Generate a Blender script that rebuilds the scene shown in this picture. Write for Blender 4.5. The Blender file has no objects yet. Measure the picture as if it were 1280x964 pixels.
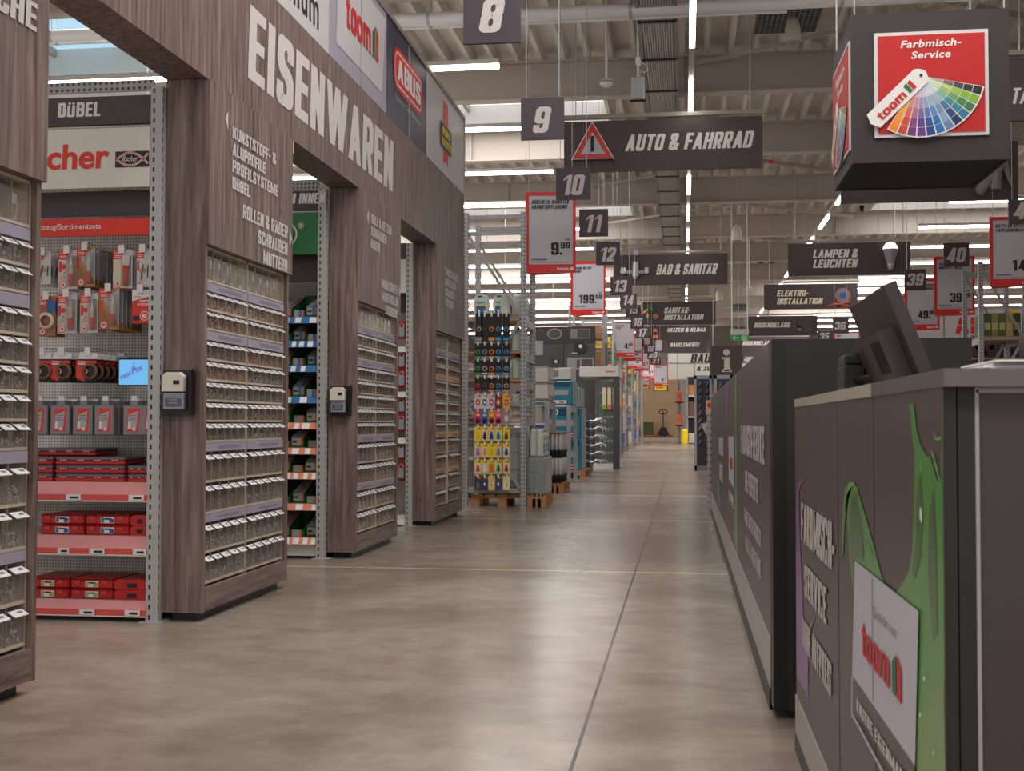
import bpy, bmesh, math, random
import numpy as np
from mathutils import Vector, Matrix
S = bpy.context.scene
COL = S.collection
random.seed(7)
# ---------------------------------------------------------------- camera, world, exposure
F_PX = 1530.0
YAW, PIT, ROL = (math.radians(a) for a in (7.98, 1.735, 0.07))
EYE = np.array([0.0, 0.0, 1.0])
_cy, _sy, _cp, _sp, _cr, _sr = math.cos(YAW), math.sin(YAW), math.cos(PIT), math.sin(PIT), math.cos(ROL), math.sin(ROL)
FW = np.array([-_sy*_cp, _cy*_cp, _sp])
_rt = np.array([_cy, _sy, 0.0])
_up = np.cross(_rt, FW)
RT = _cr*_rt + _sr*_up
UP = -_sr*_rt + _cr*_up
cam = bpy.data.cameras.new('camera')
cam.sensor_width = 36.0
cam.lens = F_PX*36.0/1280.0
cam.clip_end = 300
cam.dof.use_dof = True; cam.dof.focus_distance = 8.5; cam.dof.aperture_fstop = 14
co = bpy.data.objects.new('camera', cam)
M4 = Matrix.Identity(4)
for i in range(3):
    M4[i][0], M4[i][1], M4[i][2], M4[i][3] = RT[i], UP[i], -FW[i], EYE[i]
co.matrix_world = M4
COL.objects.link(co)
S.camera = co
S.view_settings.view_transform = 'Standard'
S.view_settings.look = 'None'
S.view_settings.gamma = 1.0
S.view_settings.use_curve_mapping = False
S.view_settings.exposure = 0.36
S.cycles.transparent_max_bounces = 20
W = bpy.data.worlds.new('daylight')
S.world = W
W.use_nodes = True
bg = W.node_tree.nodes['Background']
bg.inputs[0].default_value = (1.0, 0.96, 0.93, 1)
bg.inputs[1].default_value = 0.56

def ray(px, py): return (px-640.0)/F_PX*RT - (py-482.0)/F_PX*UP + FW
def onX(px, py, X): d = ray(px, py); return d*(X/d[0]) + EYE
def onY(px, py, Y): d = ray(px, py); return d*(Y/d[1]) + EYE
def onZ(px, py, Z): d = ray(px, py); return d*((Z-1.0)/d[2]) + EYE

def area_light(name, x, y, z, sx, sy, power, color=(1, 1, 1), rx=0.0):
    l = bpy.data.lights.new(name, 'AREA')
    l.shape = 'RECTANGLE'; l.size = sx; l.size_y = sy; l.energy = power; l.color = color
    o = bpy.data.objects.new(name, l); o.location = (x, y, z); o.rotation_euler = (rx, 0, 0)
    COL.objects.link(o)
    return o
# roof light daylight, plus lamps added near and far to brighten the hall
for nm, x, y, sx, sy, pw in (('rooflight_and_fill', -6.0, 20.8, 9.0, 3.4, 300), ('rooflight_and_fill', 7.6, 30.5, 5.5, 4.0, 130),
                             ('rooflight_and_fill', -6.0, 30.5, 8.0, 4.0, 300), ('rooflight_and_fill', -8.5, 16.0, 7.0, 3.6, 200),
                             ('rooflight_and_fill', 1.0, 6.0, 6.0, 3.6, 300), ('rooflight_and_fill', 6.8, 48.0, 6.0, 4.2, 550), ('rooflight_and_fill', -6.0, 41.0, 7.0, 4.2, 400),
                             ('rooflight_and_fill', -6.0, 51.0, 7.0, 4.2, 500), ('rooflight_and_fill', 7.0, 56.0, 5.5, 4.0, 500), ('rooflight_and_fill', -1.0, 60.9, 4.0, 3.6, 180), ('rooflight_and_fill', -1.0, -1.7, 5.0, 1.8, 300)):
    area_light(nm, x, y, 6.52, sx, sy, pw, (1.0, 0.97, 0.93))

# ---------------------------------------------------------------- materials
def lin(c):
    return tuple(((v/255.0)/12.92 if v/255.0 <= 0.04045 else (((v/255.0)+0.055)/1.055)**2.4) for v in c)
MATS = {}
def mat(name, rgb, rough=0.5, metal=0.0, var=0.06, scale=9.0, emit=0.0, spec=0.5):
    if name in MATS: return MATS[name]
    m = bpy.data.materials.new(name); m.use_nodes = True
    nt = m.node_tree; b = nt.nodes['Principled BSDF']
    c = lin(rgb)
    tc = nt.nodes.new('ShaderNodeTexCoord'); nz = nt.nodes.new('ShaderNodeTexNoise')
    nz.inputs['Scale'].default_value = scale; nz.inputs['Detail'].default_value = 3
    nt.links.new(tc.outputs['Object'], nz.inputs['Vector'])
    mx = nt.nodes.new('ShaderNodeMix'); mx.data_type = 'RGBA'
    mx.inputs[6].default_value = tuple(v*(1-var) for v in c)+(1,)
    mx.inputs[7].default_value = tuple(min(1, v*(1+var)) for v in c)+(1,)
    nt.links.new(nz.outputs['Fac'], mx.inputs[0])
    nt.links.new(mx.outputs[2], b.inputs['Base Color'])
    b.inputs['Roughness'].default_value = rough
    b.inputs['Metallic'].default_value = metal
    b.inputs['Specular IOR Level'].default_value = spec
    if emit:
        nt.links.new(mx.outputs[2], b.inputs['Emission Color'])
        b.inputs['Emission Strength'].default_value = emit
    MATS[name] = m
    return m
def c3(rgb, **k):
    return mat('paint_%02x%02x%02x' % tuple(rgb), rgb, **k)

def wood_mat(name, a, b_, c_, horizontal=False):
    m = bpy.data.materials.new(name); m.use_nodes = True
    nt = m.node_tree; N = nt.nodes; L = nt.links; b = N['Principled BSDF']
    tc = N.new('ShaderNodeTexCoord'); mp = N.new('ShaderNodeMapping')
    mp.inputs['Scale'].default_value = (14, 1.1, 14) if horizontal else (14, 14, 0.8)
    L.new(tc.outputs['Object'], mp.inputs['Vector'])
    n1 = N.new('ShaderNodeTexNoise'); n1.inputs['Scale'].default_value = 2.2; n1.inputs['Detail'].default_value = 7; n1.inputs['Roughness'].default_value = 0.56; n1.inputs['Distortion'].default_value = 0.5
    L.new(mp.outputs['Vector'], n1.inputs['Vector'])
    cr = N.new('ShaderNodeValToRGB'); e = cr.color_ramp.elements
    e[0].position = 0.30; e[0].color = lin(a)+(1,)
    e[1].position = 0.72; e[1].color = lin(c_)+(1,)
    e2 = cr.color_ramp.elements.new(0.5); e2.color = lin(b_)+(1,)
    L.new(n1.outputs['Fac'], cr.inputs['Fac'])
    n2 = N.new('ShaderNodeTexNoise'); n2.inputs['Scale'].default_value = 1.7; n2.inputs['Detail'].default_value = 4
    mp2 = N.new('ShaderNodeMapping'); mp2.inputs['Scale'].default_value = (1.5, 0.5, 3) if horizontal else (3, 3, 0.6)
    L.new(tc.outputs['Object'], mp2.inputs['Vector']); L.new(mp2.outputs['Vector'], n2.inputs['Vector'])
    mx = N.new('ShaderNodeMix'); mx.data_type = 'RGBA'; mx.blend_type = 'MULTIPLY'; mx.inputs[0].default_value = 0.45
    L.new(cr.outputs['Color'], mx.inputs[6]); L.new(n2.outputs['Color'], mx.inputs[7])
    bw = N.new('ShaderNodeRGBToBW'); L.new(n2.outputs['Color'], bw.inputs[0])
    mr = N.new('ShaderNodeMapRange'); mr.inputs[1].default_value = 0.3; mr.inputs[2].default_value = 0.7; mr.inputs[3].default_value = 0.56; mr.inputs[4].default_value = 1.15
    L.new(bw.outputs[0], mr.inputs[0]); L.new(mr.outputs[0], mx.inputs[7])
    # dark knots
    vo = N.new('ShaderNodeTexVoronoi'); vo.inputs['Scale'].default_value = 2.1
    mp3 = N.new('ShaderNodeMapping'); mp3.inputs['Scale'].default_value = (1.4, 0.8, 1.6) if horizontal else (1.6, 1.6, 0.9)
    L.new(tc.outputs['Object'], mp3.inputs['Vector']); L.new(mp3.outputs['Vector'], vo.inputs['Vector'])
    mk = N.new('ShaderNodeMapRange'); mk.inputs[1].default_value = 0.02; mk.inputs[2].default_value = 0.07; mk.inputs[3].default_value = 0.45; mk.inputs[4].default_value = 1.0
    L.new(vo.outputs['Distance'], mk.inputs[0])
    mx2 = N.new('ShaderNodeMix'); mx2.data_type = 'RGBA'; mx2.blend_type = 'MULTIPLY'; mx2.inputs[0].default_value = 1.0
    L.new(mx.outputs[2], mx2.inputs[6]); L.new(mk.outputs[0], mx2.inputs[7])
    L.new(mx2.outputs[2], b.inputs['Base Color'])
    b.inputs['Roughness'].default_value = 0.5
    bp = N.new('ShaderNodeBump'); bp.inputs['Strength'].default_value = 0.12; bp.inputs['Distance'].default_value = 0.01
    L.new(n1.outputs['Fac'], bp.inputs['Height']); L.new(bp.outputs[0], b.inputs['Normal'])
    MATS[name] = m
    return m
WOOD = wood_mat('grey_brown_wood', (80, 62, 56), (118, 98, 91), (150, 130, 122))
WOODH = wood_mat('grey_brown_wood_cross', (80, 63, 57), (118, 99, 92), (150, 130, 122), True)

def dotted_mat(name, base, dot, pitch, r, slot=False, rough=0.5, metal=0.0):
    """sheet metal punched with a grid of round holes (or tall slots) in the X/Z (and Y/Z) directions"""
    m = bpy.data.materials.new(name); m.use_nodes = True
    nt = m.node_tree; N = nt.nodes; L = nt.links; b = N['Principled BSDF']
    tc = N.new('ShaderNodeTexCoord'); sp = N.new('ShaderNodeSeparateXYZ'); L.new(tc.outputs['Object'], sp.inputs[0])
    def mth(op, a, bb=None):
        n = N.new('ShaderNodeMath'); n.operation = op
        for i, v in enumerate((a, bb)):
            if v is None: continue
            if isinstance(v, (int, float)): n.inputs[i].default_value = v
            else: L.new(v, n.inputs[i])
        return n.outputs[0]
    hx = mth('ADD', sp.outputs[0], sp.outputs[1])
    px_, pz_ = pitch
    fx = mth('SUBTRACT', mth('FRACT', mth('DIVIDE', hx, px_)), 0.5)
    fz = mth('SUBTRACT', mth('FRACT', mth('DIVIDE', sp.outputs[2], pz_)), 0.5)
    fx = mth('MULTIPLY', fx, px_); fz = mth('MULTIPLY', fz, pz_)
    if slot: fz = mth('MULTIPLY', fz, 0.42)
    d = mth('MAXIMUM', mth('ABSOLUTE', fx), mth('ABSOLUTE', fz)) if slot else mth('SQRT', mth('ADD', mth('MULTIPLY', fx, fx), mth('MULTIPLY', fz, fz)))
    k = mth('LESS_THAN', d, r)
    mx = N.new('ShaderNodeMix'); mx.data_type = 'RGBA'
    mx.inputs[6].default_value = lin(base)+(1,); mx.inputs[7].default_value = lin(dot)+(1,)
    L.new(k, mx.inputs[0]); L.new(mx.outputs[2], b.inputs['Base Color'])
    b.inputs['Roughness'].default_value = rough; b.inputs['Metallic'].default_value = metal
    MATS[name] = m
    return m
PEG = dotted_mat('perforated_back_wall', (222, 219, 212), (84, 76, 70), (0.017, 0.017), 0.0037)
PEG2 = dotted_mat('perforated_grey_sheet', (170, 168, 165), (70, 66, 64), (0.03, 0.03), 0.008)
SLOT = dotted_mat('slotted_upright_steel', (176, 174, 172), (40, 38, 38), (0.05, 0.05), 0.0052, True, 0.45, 0.15)
HOLE = dotted_mat('punched_rack_steel', (168, 168, 170), (70, 70, 74), (0.045, 0.05), 0.009, False, 0.4, 0.2)

def floor_mat():
    m = bpy.data.materials.new('polished_concrete'); m.use_nodes = True
    nt = m.node_tree; N = nt.nodes; L = nt.links; b = N['Principled BSDF']
    tc = N.new('ShaderNodeTexCoord')
    def noise(sc, det, rough=0.55, stretch=(1, 1, 1), dist=0.0):
        mp = N.new('ShaderNodeMapping'); mp.inputs['Scale'].default_value = stretch
        n = N.new('ShaderNodeTexNoise'); n.inputs['Scale'].default_value = sc; n.inputs['Detail'].default_value = det; n.inputs['Roughness'].default_value = rough; n.inputs['Distortion'].default_value = dist
        L.new(tc.outputs['Object'], mp.inputs[0]); L.new(mp.outputs[0], n.inputs['Vector'])
        return n.outputs['Fac']
    def ramp(src, *st):
        r = N.new('ShaderNodeValToRGB'); els = r.color_ramp.elements
        els[0].position, els[0].color = st[0][0], lin(st[0][1])+(1,)
        els[1].position, els[1].color = st[-1][0], lin(st[-1][1])+(1,)
        for p, c in st[1:-1]:
            e = els.new(p); e.color = lin(c)+(1,)
        L.new(src, r.inputs[0]); return r.outputs[0]
    base = ramp(noise(0.75, 10, 0.62, (0.75, 0.75, 1), 0.5), (0.30, (124, 110, 98)), (0.5, (156, 142, 130)), (0.70, (183, 172, 161)))
    fine = ramp(noise(4.5, 10, 0.72, (0.8, 1.1, 1)), (0.3, (198, 195, 193)), (0.72, (255, 255, 255)))
    mx = N.new('ShaderNodeMix'); mx.data_type = 'RGBA'; mx.blend_type = 'MULTIPLY'; mx.inputs[0].default_value = 0.85
    L.new(base, mx.inputs[6]); L.new(fine, mx.inputs[7])
    sp = N.new('ShaderNodeSeparateXYZ'); L.new(tc.outputs['Object'], sp.inputs[0])
    def line(out, pos, hw, colr, prev, fac):
        a = N.new('ShaderNodeMath'); a.operation = 'SUBTRACT'; L.new(out, a.inputs[0]); a.inputs[1].default_value = pos
        c = N.new('ShaderNodeMath'); c.operation = 'COMPARE'; L.new(a.outputs[0], c.inputs[0]); c.inputs[1].default_value = 0.0; c.inputs[2].default_value = hw
        f = N.new('ShaderNodeMath'); f.operation = 'MULTIPLY'; L.new(c.outputs[0], f.inputs[0]); f.inputs[1].default_value = fac
        q = N.new('ShaderNodeMix'); q.data_type = 'RGBA'; L.new(f.outputs[0], q.inputs[0]); L.new(prev, q.inputs[6]); q.inputs[7].default_value = lin(colr)+(1,)
        return q.outputs[2]
    col = mx.outputs[2]
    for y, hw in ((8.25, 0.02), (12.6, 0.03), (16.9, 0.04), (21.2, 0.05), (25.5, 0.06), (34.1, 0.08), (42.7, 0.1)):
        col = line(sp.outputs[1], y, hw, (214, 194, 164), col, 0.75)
    col = line(sp.outputs[0], -0.325, 0.006, (44, 38, 35), col, 1.0)
    col = line(sp.outputs[0], -4.6, 0.005, (70, 62, 58), col, 0.8)
    L.new(col, b.inputs['Base Color'])
    rr = N.new('ShaderNodeMapRange'); rr.inputs[3].default_value = 0.18; rr.inputs[4].default_value = 0.30
    L.new(noise(0.6, 3), rr.inputs[0]); L.new(rr.outputs[0], b.inputs['Roughness'])
    b.inputs['Specular IOR Level'].default_value = 0.45
    return m
FLOOR = floor_mat()

def clear_mat(name, tint, fac, rough=0.12):
    """thin clear plastic: mostly see-through with a faint tint and a gloss"""
    m = bpy.data.materials.new(name); m.use_nodes = True
    nt = m.node_tree; N = nt.nodes; L = nt.links
    for n in list(N):
        if n.type != 'OUTPUT_MATERIAL': N.remove(n)
    out = [n for n in N if n.type == 'OUTPUT_MATERIAL'][0]
    t = N.new('ShaderNodeBsdfTransparent'); t.inputs[0].default_value = (0.93, 0.91, 0.89, 1)
    p = N.new('ShaderNodeBsdfPrincipled'); p.inputs['Base Color'].default_value = lin(tint)+(1,); p.inputs['Roughness'].default_value = rough
    x = N.new('ShaderNodeMixShader'); x.inputs[0].default_value = fac
    L.new(t.outputs[0], x.inputs[1]); L.new(p.outputs[0], x.inputs[2]); L.new(x.outputs[0], out.inputs[0])
    MATS[name] = m
    return m
CLEAR = clear_mat('clear_plastic', (196, 186, 178), 0.16)
GLASS = clear_mat('showcase_glass', (150, 165, 158), 0.22, 0.05)
WHITE = mat('white_print', (228, 224, 220), 0.55)
LETTER = mat('lettering_white', (202, 194, 190), 0.6)
SIGN = mat('dark_brown_board', (74, 62, 64), 0.55, var=0.04)
SIGN2 = mat('dark_violet_board', (70, 59, 68), 0.5, var=0.04)
INK = mat('black_print', (38, 34, 34), 0.6)
RED = mat('signal_red', (214, 30, 22), 0.42)
DRED = mat('case_red', (186, 22, 20), 0.35)
STEEL = mat('galvanised_steel', (178, 178, 178), 0.38, 0.35)
RACK = mat('rack_steel', (160, 160, 162), 0.42, 0.2)
ZINC = mat('zinc_plated', (190, 190, 195), 0.28, 0.9)
DARKGAP = mat('dark_recess', (40, 35, 36), 0.7)
CREAM = mat('bin_cream_plastic', (184, 170, 152), 0.45)
LAV = mat('lavender_strip', (156, 147, 163), 0.55)
TAG = mat('paper_tag', (226, 224, 222), 0.5)
BLACK = mat('black_plastic', (15, 14, 15), 0.45)
CHAR = mat('charcoal_laminate', (31, 28, 27), 0.55)
GREY = mat('grey_plastic', (120, 120, 124), 0.45)
PALLET = mat('pallet_wood', (176, 128, 82), 0.7, var=0.2, scale=14)
CARD = mat('brown_cardboard', (190, 140, 92), 0.75, var=0.08)
CREAMW = mat('cream_white_metal', (216, 214, 208), 0.5)
TOOMRED = mat('logo_red', (196, 36, 40), 0.5)
TOOMGREEN = mat('logo_green', (24, 110, 66), 0.5)
PINK = mat('price_rail_pink', (222, 150, 150), 0.2, var=0.04)
BLUE = mat('label_blue', (34, 96, 160), 0.45)

# ---------------------------------------------------------------- mesh builder
_TX = {}
def text_geo(body, bold, space):
    k = (body, bold, space)
    if k in _TX: return _TX[k]
    c = bpy.data.curves.new('tmp_text', 'FONT'); c.body = body; c.offset = bold; c.space_character = space
    c.resolution_u = 3; c.space_line = 0.95
    o = bpy.data.objects.new('tmp_text', c); COL.objects.link(o)
    bpy.context.view_layer.update()
    me = bpy.data.meshes.new_from_object(o.evaluated_get(bpy.context.evaluated_depsgraph_get()))
    v = np.array([w.co[:2] for w in me.vertices]); f = [tuple(p.vertices) for p in me.polygons]
    bpy.data.objects.remove(o); bpy.data.curves.remove(c); bpy.data.meshes.remove(me)
    mn, mxx = v.min(0), v.max(0)
    _TX[k] = ((v-mn)/(mxx-mn), f)
    return _TX[k]

# ---------------------------------------------------------------- heavy condensed gothic capitals and figures, drawn as strokes
GT, GH = 0.19, 0.165          # stem and bar thickness (cap height 1)
class _Rib(list): pass
def _rib(pts, rad, closed=False):
    """ribbon along a path with rounded corners -> list of quads"""
    P = [np.array(p, float) for p in pts]; out = []
    n = len(P)
    for i, p in enumerate(P):
        if not closed and i in (0, n-1): out.append(p); continue
        a, b_ = P[i-1]-p, P[(i+1) % n]-p
        r = min(rad, np.linalg.norm(a)*0.5, np.linalg.norm(b_)*0.5)
        a, b_ = p+a/(np.linalg.norm(a)+1e-9)*r, p+b_/(np.linalg.norm(b_)+1e-9)*r
        for k in range(6):
            t = k/5.0; out.append(a*(1-t)**2+p*2*t*(1-t)+b_*t*t)
    m_ = len(out); L, R = [], []
    for i, p in enumerate(out):
        q0 = out[i-1] if (closed or i) else p; q1 = out[(i+1) % m_] if (closed or i < m_-1) else p
        d = q1-q0; d = d/(np.linalg.norm(d)+1e-9); nx = np.array([-d[1], d[0]])
        th = abs(d[1])*GT+abs(d[0])*GH
        L.append(p+nx*th/2); R.append(p-nx*th/2)
    qs = []
    for i in range(m_ if closed else m_-1): j = (i+1) % m_; qs.append([R[i], R[j], L[j], L[i]])
    return qs
def _glyph(c):
    w = {'I': GT, '1': 0.36, 'M': 0.74, 'W': 0.84, '-': 0.26, '.': 0.19, ',': 0.19, ':': 0.19, '&': 0.56, ' ': 0.20, 'E': 0.43, 'F': 0.41, 'L': 0.41, 'J': 0.42, 'A': 0.54, 'V': 0.54, 'Y': 0.54, 'T': 0.46, 'K': 0.52, 'X': 0.54, '/': 0.4}.get(c, 0.49)
    l, r, b, t, m = GT/2, w-GT/2, GH/2, 1-GH/2, 0.5
    V = lambda x, y0=0.0, y1=1.0: [(x, y0), (x+GT, y0), (x+GT, y1), (x, y1)]
    Hb = lambda y, x0=0.0, x1=None: [(x0, y), (w if x1 is None else x1, y), (w if x1 is None else x1, y+GH), (x0, y+GH)]
    D = lambda x0, y0, x1, y1, k=1.0: [(x0, y0), (x0+GT*k, y0), (x1+GT*k, y1), (x1, y1)]
    R = _rib; q = 0.2; h = w-GT
    S = {'A': [D(0, 0, h/2, 1), D(h, 0, h/2, 1), Hb(0.2, 0.1, w-0.1)], 'B': [V(0)]+R([(l, t), (r, t), (r, m), (l, m)], .16)+R([(l, m), (r, m), (r, b), (l, b)], .16),
         'C': R([(r, .66), (r, t), (l, t), (l, b), (r, b), (r, .34)], q), 'D': [V(0)]+R([(l, t), (r, t), (r, b), (l, b)], q), 'E': [V(0), Hb(0), Hb(1-GH), Hb(m-GH/2, 0, w*.93)],
         'F': [V(0), Hb(1-GH), Hb(m-GH/2, 0, w*.93)], 'G': R([(r, .68), (r, t), (l, t), (l, b), (r, b), (r, .5)], q)+[Hb(.42, w*.5, w)], 'H': [V(0), V(h), Hb(m-GH/2)], 'I': [V(0)],
         'J': R([(r, 1), (r, b), (l, b), (l, .3)], q), 'K': [V(0), D(GT*.7, .38, h, 1), D(h, 0, GT*.9, .62)], 'L': [V(0), Hb(0)], 'M': [V(0), V(h), D(h/2, .1, 0, 1), D(h/2, .1, h, 1)],
         'N': [V(0), V(h), D(h, 0, 0, 1)], 'O': R([(l, b), (l, t), (r, t), (r, b)], q, True), 'P': [V(0)]+R([(l, t), (r, t), (r, .44), (l, .44)], .18), 'Q': R([(l, b), (l, t), (r, t), (r, b)], q, True)+[D(h, -.08, w*.4, .25)],
         'R': [V(0), D(h, 0, w*.35, .45)]+R([(l, t), (r, t), (r, .46), (l, .46)], .18), 'S': R([(r, .68), (r, t), (l, t), (l, .55), (r, .45), (r, b), (l, b), (l, .32)], .17), 'T': [V(h/2), Hb(1-GH)],
         'U': R([(l, 1), (l, b), (r, b), (r, 1)], q), 'V': [D(h/2, 0, 0, 1), D(h/2, 0, h, 1)], 'W': [D(h*.25, 0, 0, 1), D(h*.25, 0, h*.5, 1), D(h*.75, 0, h*.5, 1), D(h*.75, 0, h, 1)],
         'X': [D(0, 0, h, 1), D(h, 0, 0, 1)], 'Y': [D(h/2, .38, 0, 1), D(h/2, .38, h, 1), V(h/2, 0, .45)], 'Z': [Hb(0), Hb(1-GH), D(0, .1, h, .9)],
         '0': R([(l, b), (l, t), (r, t), (r, b)], q, True), '1': [V(w-GT), [(0, .70), (w-GT, .84), (w-GT, 1), (w-GT*.7, 1), (0, .83)]], '2': R([(l, .66), (l, t), (r, t), (r, .56), (l, b+.04)], .18)+[Hb(0)],
         '3': R([(l, .70), (l, t), (r, t), (r, m), (w*.4, m)], .15)+R([(w*.4, m), (r, m), (r, b), (l, b), (l, .30)], .15), '4': [V(h*.86), D(0, .2, h*.8, 1, .9), Hb(.18)],
         '5': [Hb(1-GH, .04, w), V(.03, .5, 1)]+R([(l, .56), (r, .6), (r, b), (l, b), (l, .3)], .17), '6': R([(r, .70), (r, t), (l, t), (l, b), (r, b), (r, .56), (l, .56)], .18), '7': [Hb(1-GH), D(w*.12, 0, h, .9)],
         '8': R([(l, m), (l, t), (r, t), (r, m)], .17, True)+R([(l, b), (l, m), (r, m), (r, b)], .17, True), '9': R([(l, .30), (l, b), (r, b), (r, t), (l, t), (l, .44), (r, .44)], .18),
         '-': [[(0, .36), (w, .36), (w, .54), (0, .54)]], '.': [[(0, 0), (w, 0), (w, .2), (0, .2)]], ',': [[(0, -.1), (w*.6, -.1), (w, .2), (0, .2)]], '/': [D(0, 0, h, 1, .7)],
         '&': R([(w*.18, .62), (w*.18, t), (w*.62, t), (w*.62, .62), (l, .42), (l, b), (w*.66, b), (r, .42)], .15)+[D(h*1.02, 0, w*.16, .64, .95)], ' ': []}
    return w, S.get(c)
_SG = {}
def stroke_geo(body):
    if body in _SG: return _SG[body]
    x = 0.0; vs = []; fs = []; gap = 0.07; lv = []
    for ch in body:
        base = {'Ä': 'A', 'Ö': 'O', 'Ü': 'U'}.get(ch, ch); w, qs = _glyph(base)
        if qs is None: _SG[body] = None; return None
        k = 0.80 if base != ch else 1.0
        for j, q in enumerate(qs):
            b_ = len(vs); vs += [(x+p[0], p[1]*k) for p in q]; fs.append(tuple(range(b_, b_+len(q)))); lv += [j*0.12 % 1.9]*len(q)
        if base != ch:
            for cx_ in (w*.26, w*.74): b_ = len(vs); vs += [(x+cx_-.075, .86), (x+cx_+.075, .86), (x+cx_+.075, 1.0), (x+cx_-.075, 1.0)]; lv += [0]*4; fs.append((b_, b_+1, b_+2, b_+3))
        x += w+gap
    v = np.array(vs); v[:, 0] /= (x-gap); _SG[body] = (np.column_stack([v, lv]), fs)
    return _SG[body]
def toom_geo():
    """lower case logo word in heavy strokes"""
    global GT, GH
    if 'toomlogo' in _SG: return _SG['toomlogo']
    a, b_ = GT, GH; GT, GH = 0.19, 0.16; qs = []
    o = lambda x, w: [[(p[0]+x, p[1]) for p in q] for q in _rib([(GT/2, GH/2), (GT/2, .72-GH/2), (w-GT/2, .72-GH/2), (w-GT/2, GH/2)], .26, True)]
    qs += [[(0.10, .1), (0.29, .1), (0.29, 1.0), (0.10, .78)], [(0, .56), (.42, .56), (.42, .72), (0, .72)]]+_rib([(.195, .3), (.195, GH/2), (.42, GH/2)], .1)
    qs += o(.48, .58)+o(1.12, .58)
    qs += [[(1.78, 0), (1.97, 0), (1.97, .72), (1.78, .72)]]+[[(p[0]+1.78, p[1]) for p in q] for q in _rib([(.095, .5), (.095, .64), (.42, .64), (.42, 0)], .16)+_rib([(.42, .5), (.42, .64), (.76, .64), (.76, 0)], .16)]
    GT, GH = a, b_
    vs = []; fs = []
    lv = []
    for j, q in enumerate(qs): k = len(vs); vs += [tuple(p) for p in q]; lv += [j*0.06 % 2.0]*len(q); fs.append(tuple(range(k, k+len(q))))
    v = np.array(vs); v[:, 0] /= v[:, 0].max(); _SG['toomlogo'] = (np.column_stack([v, lv]), fs); return _SG['toomlogo']

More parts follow.
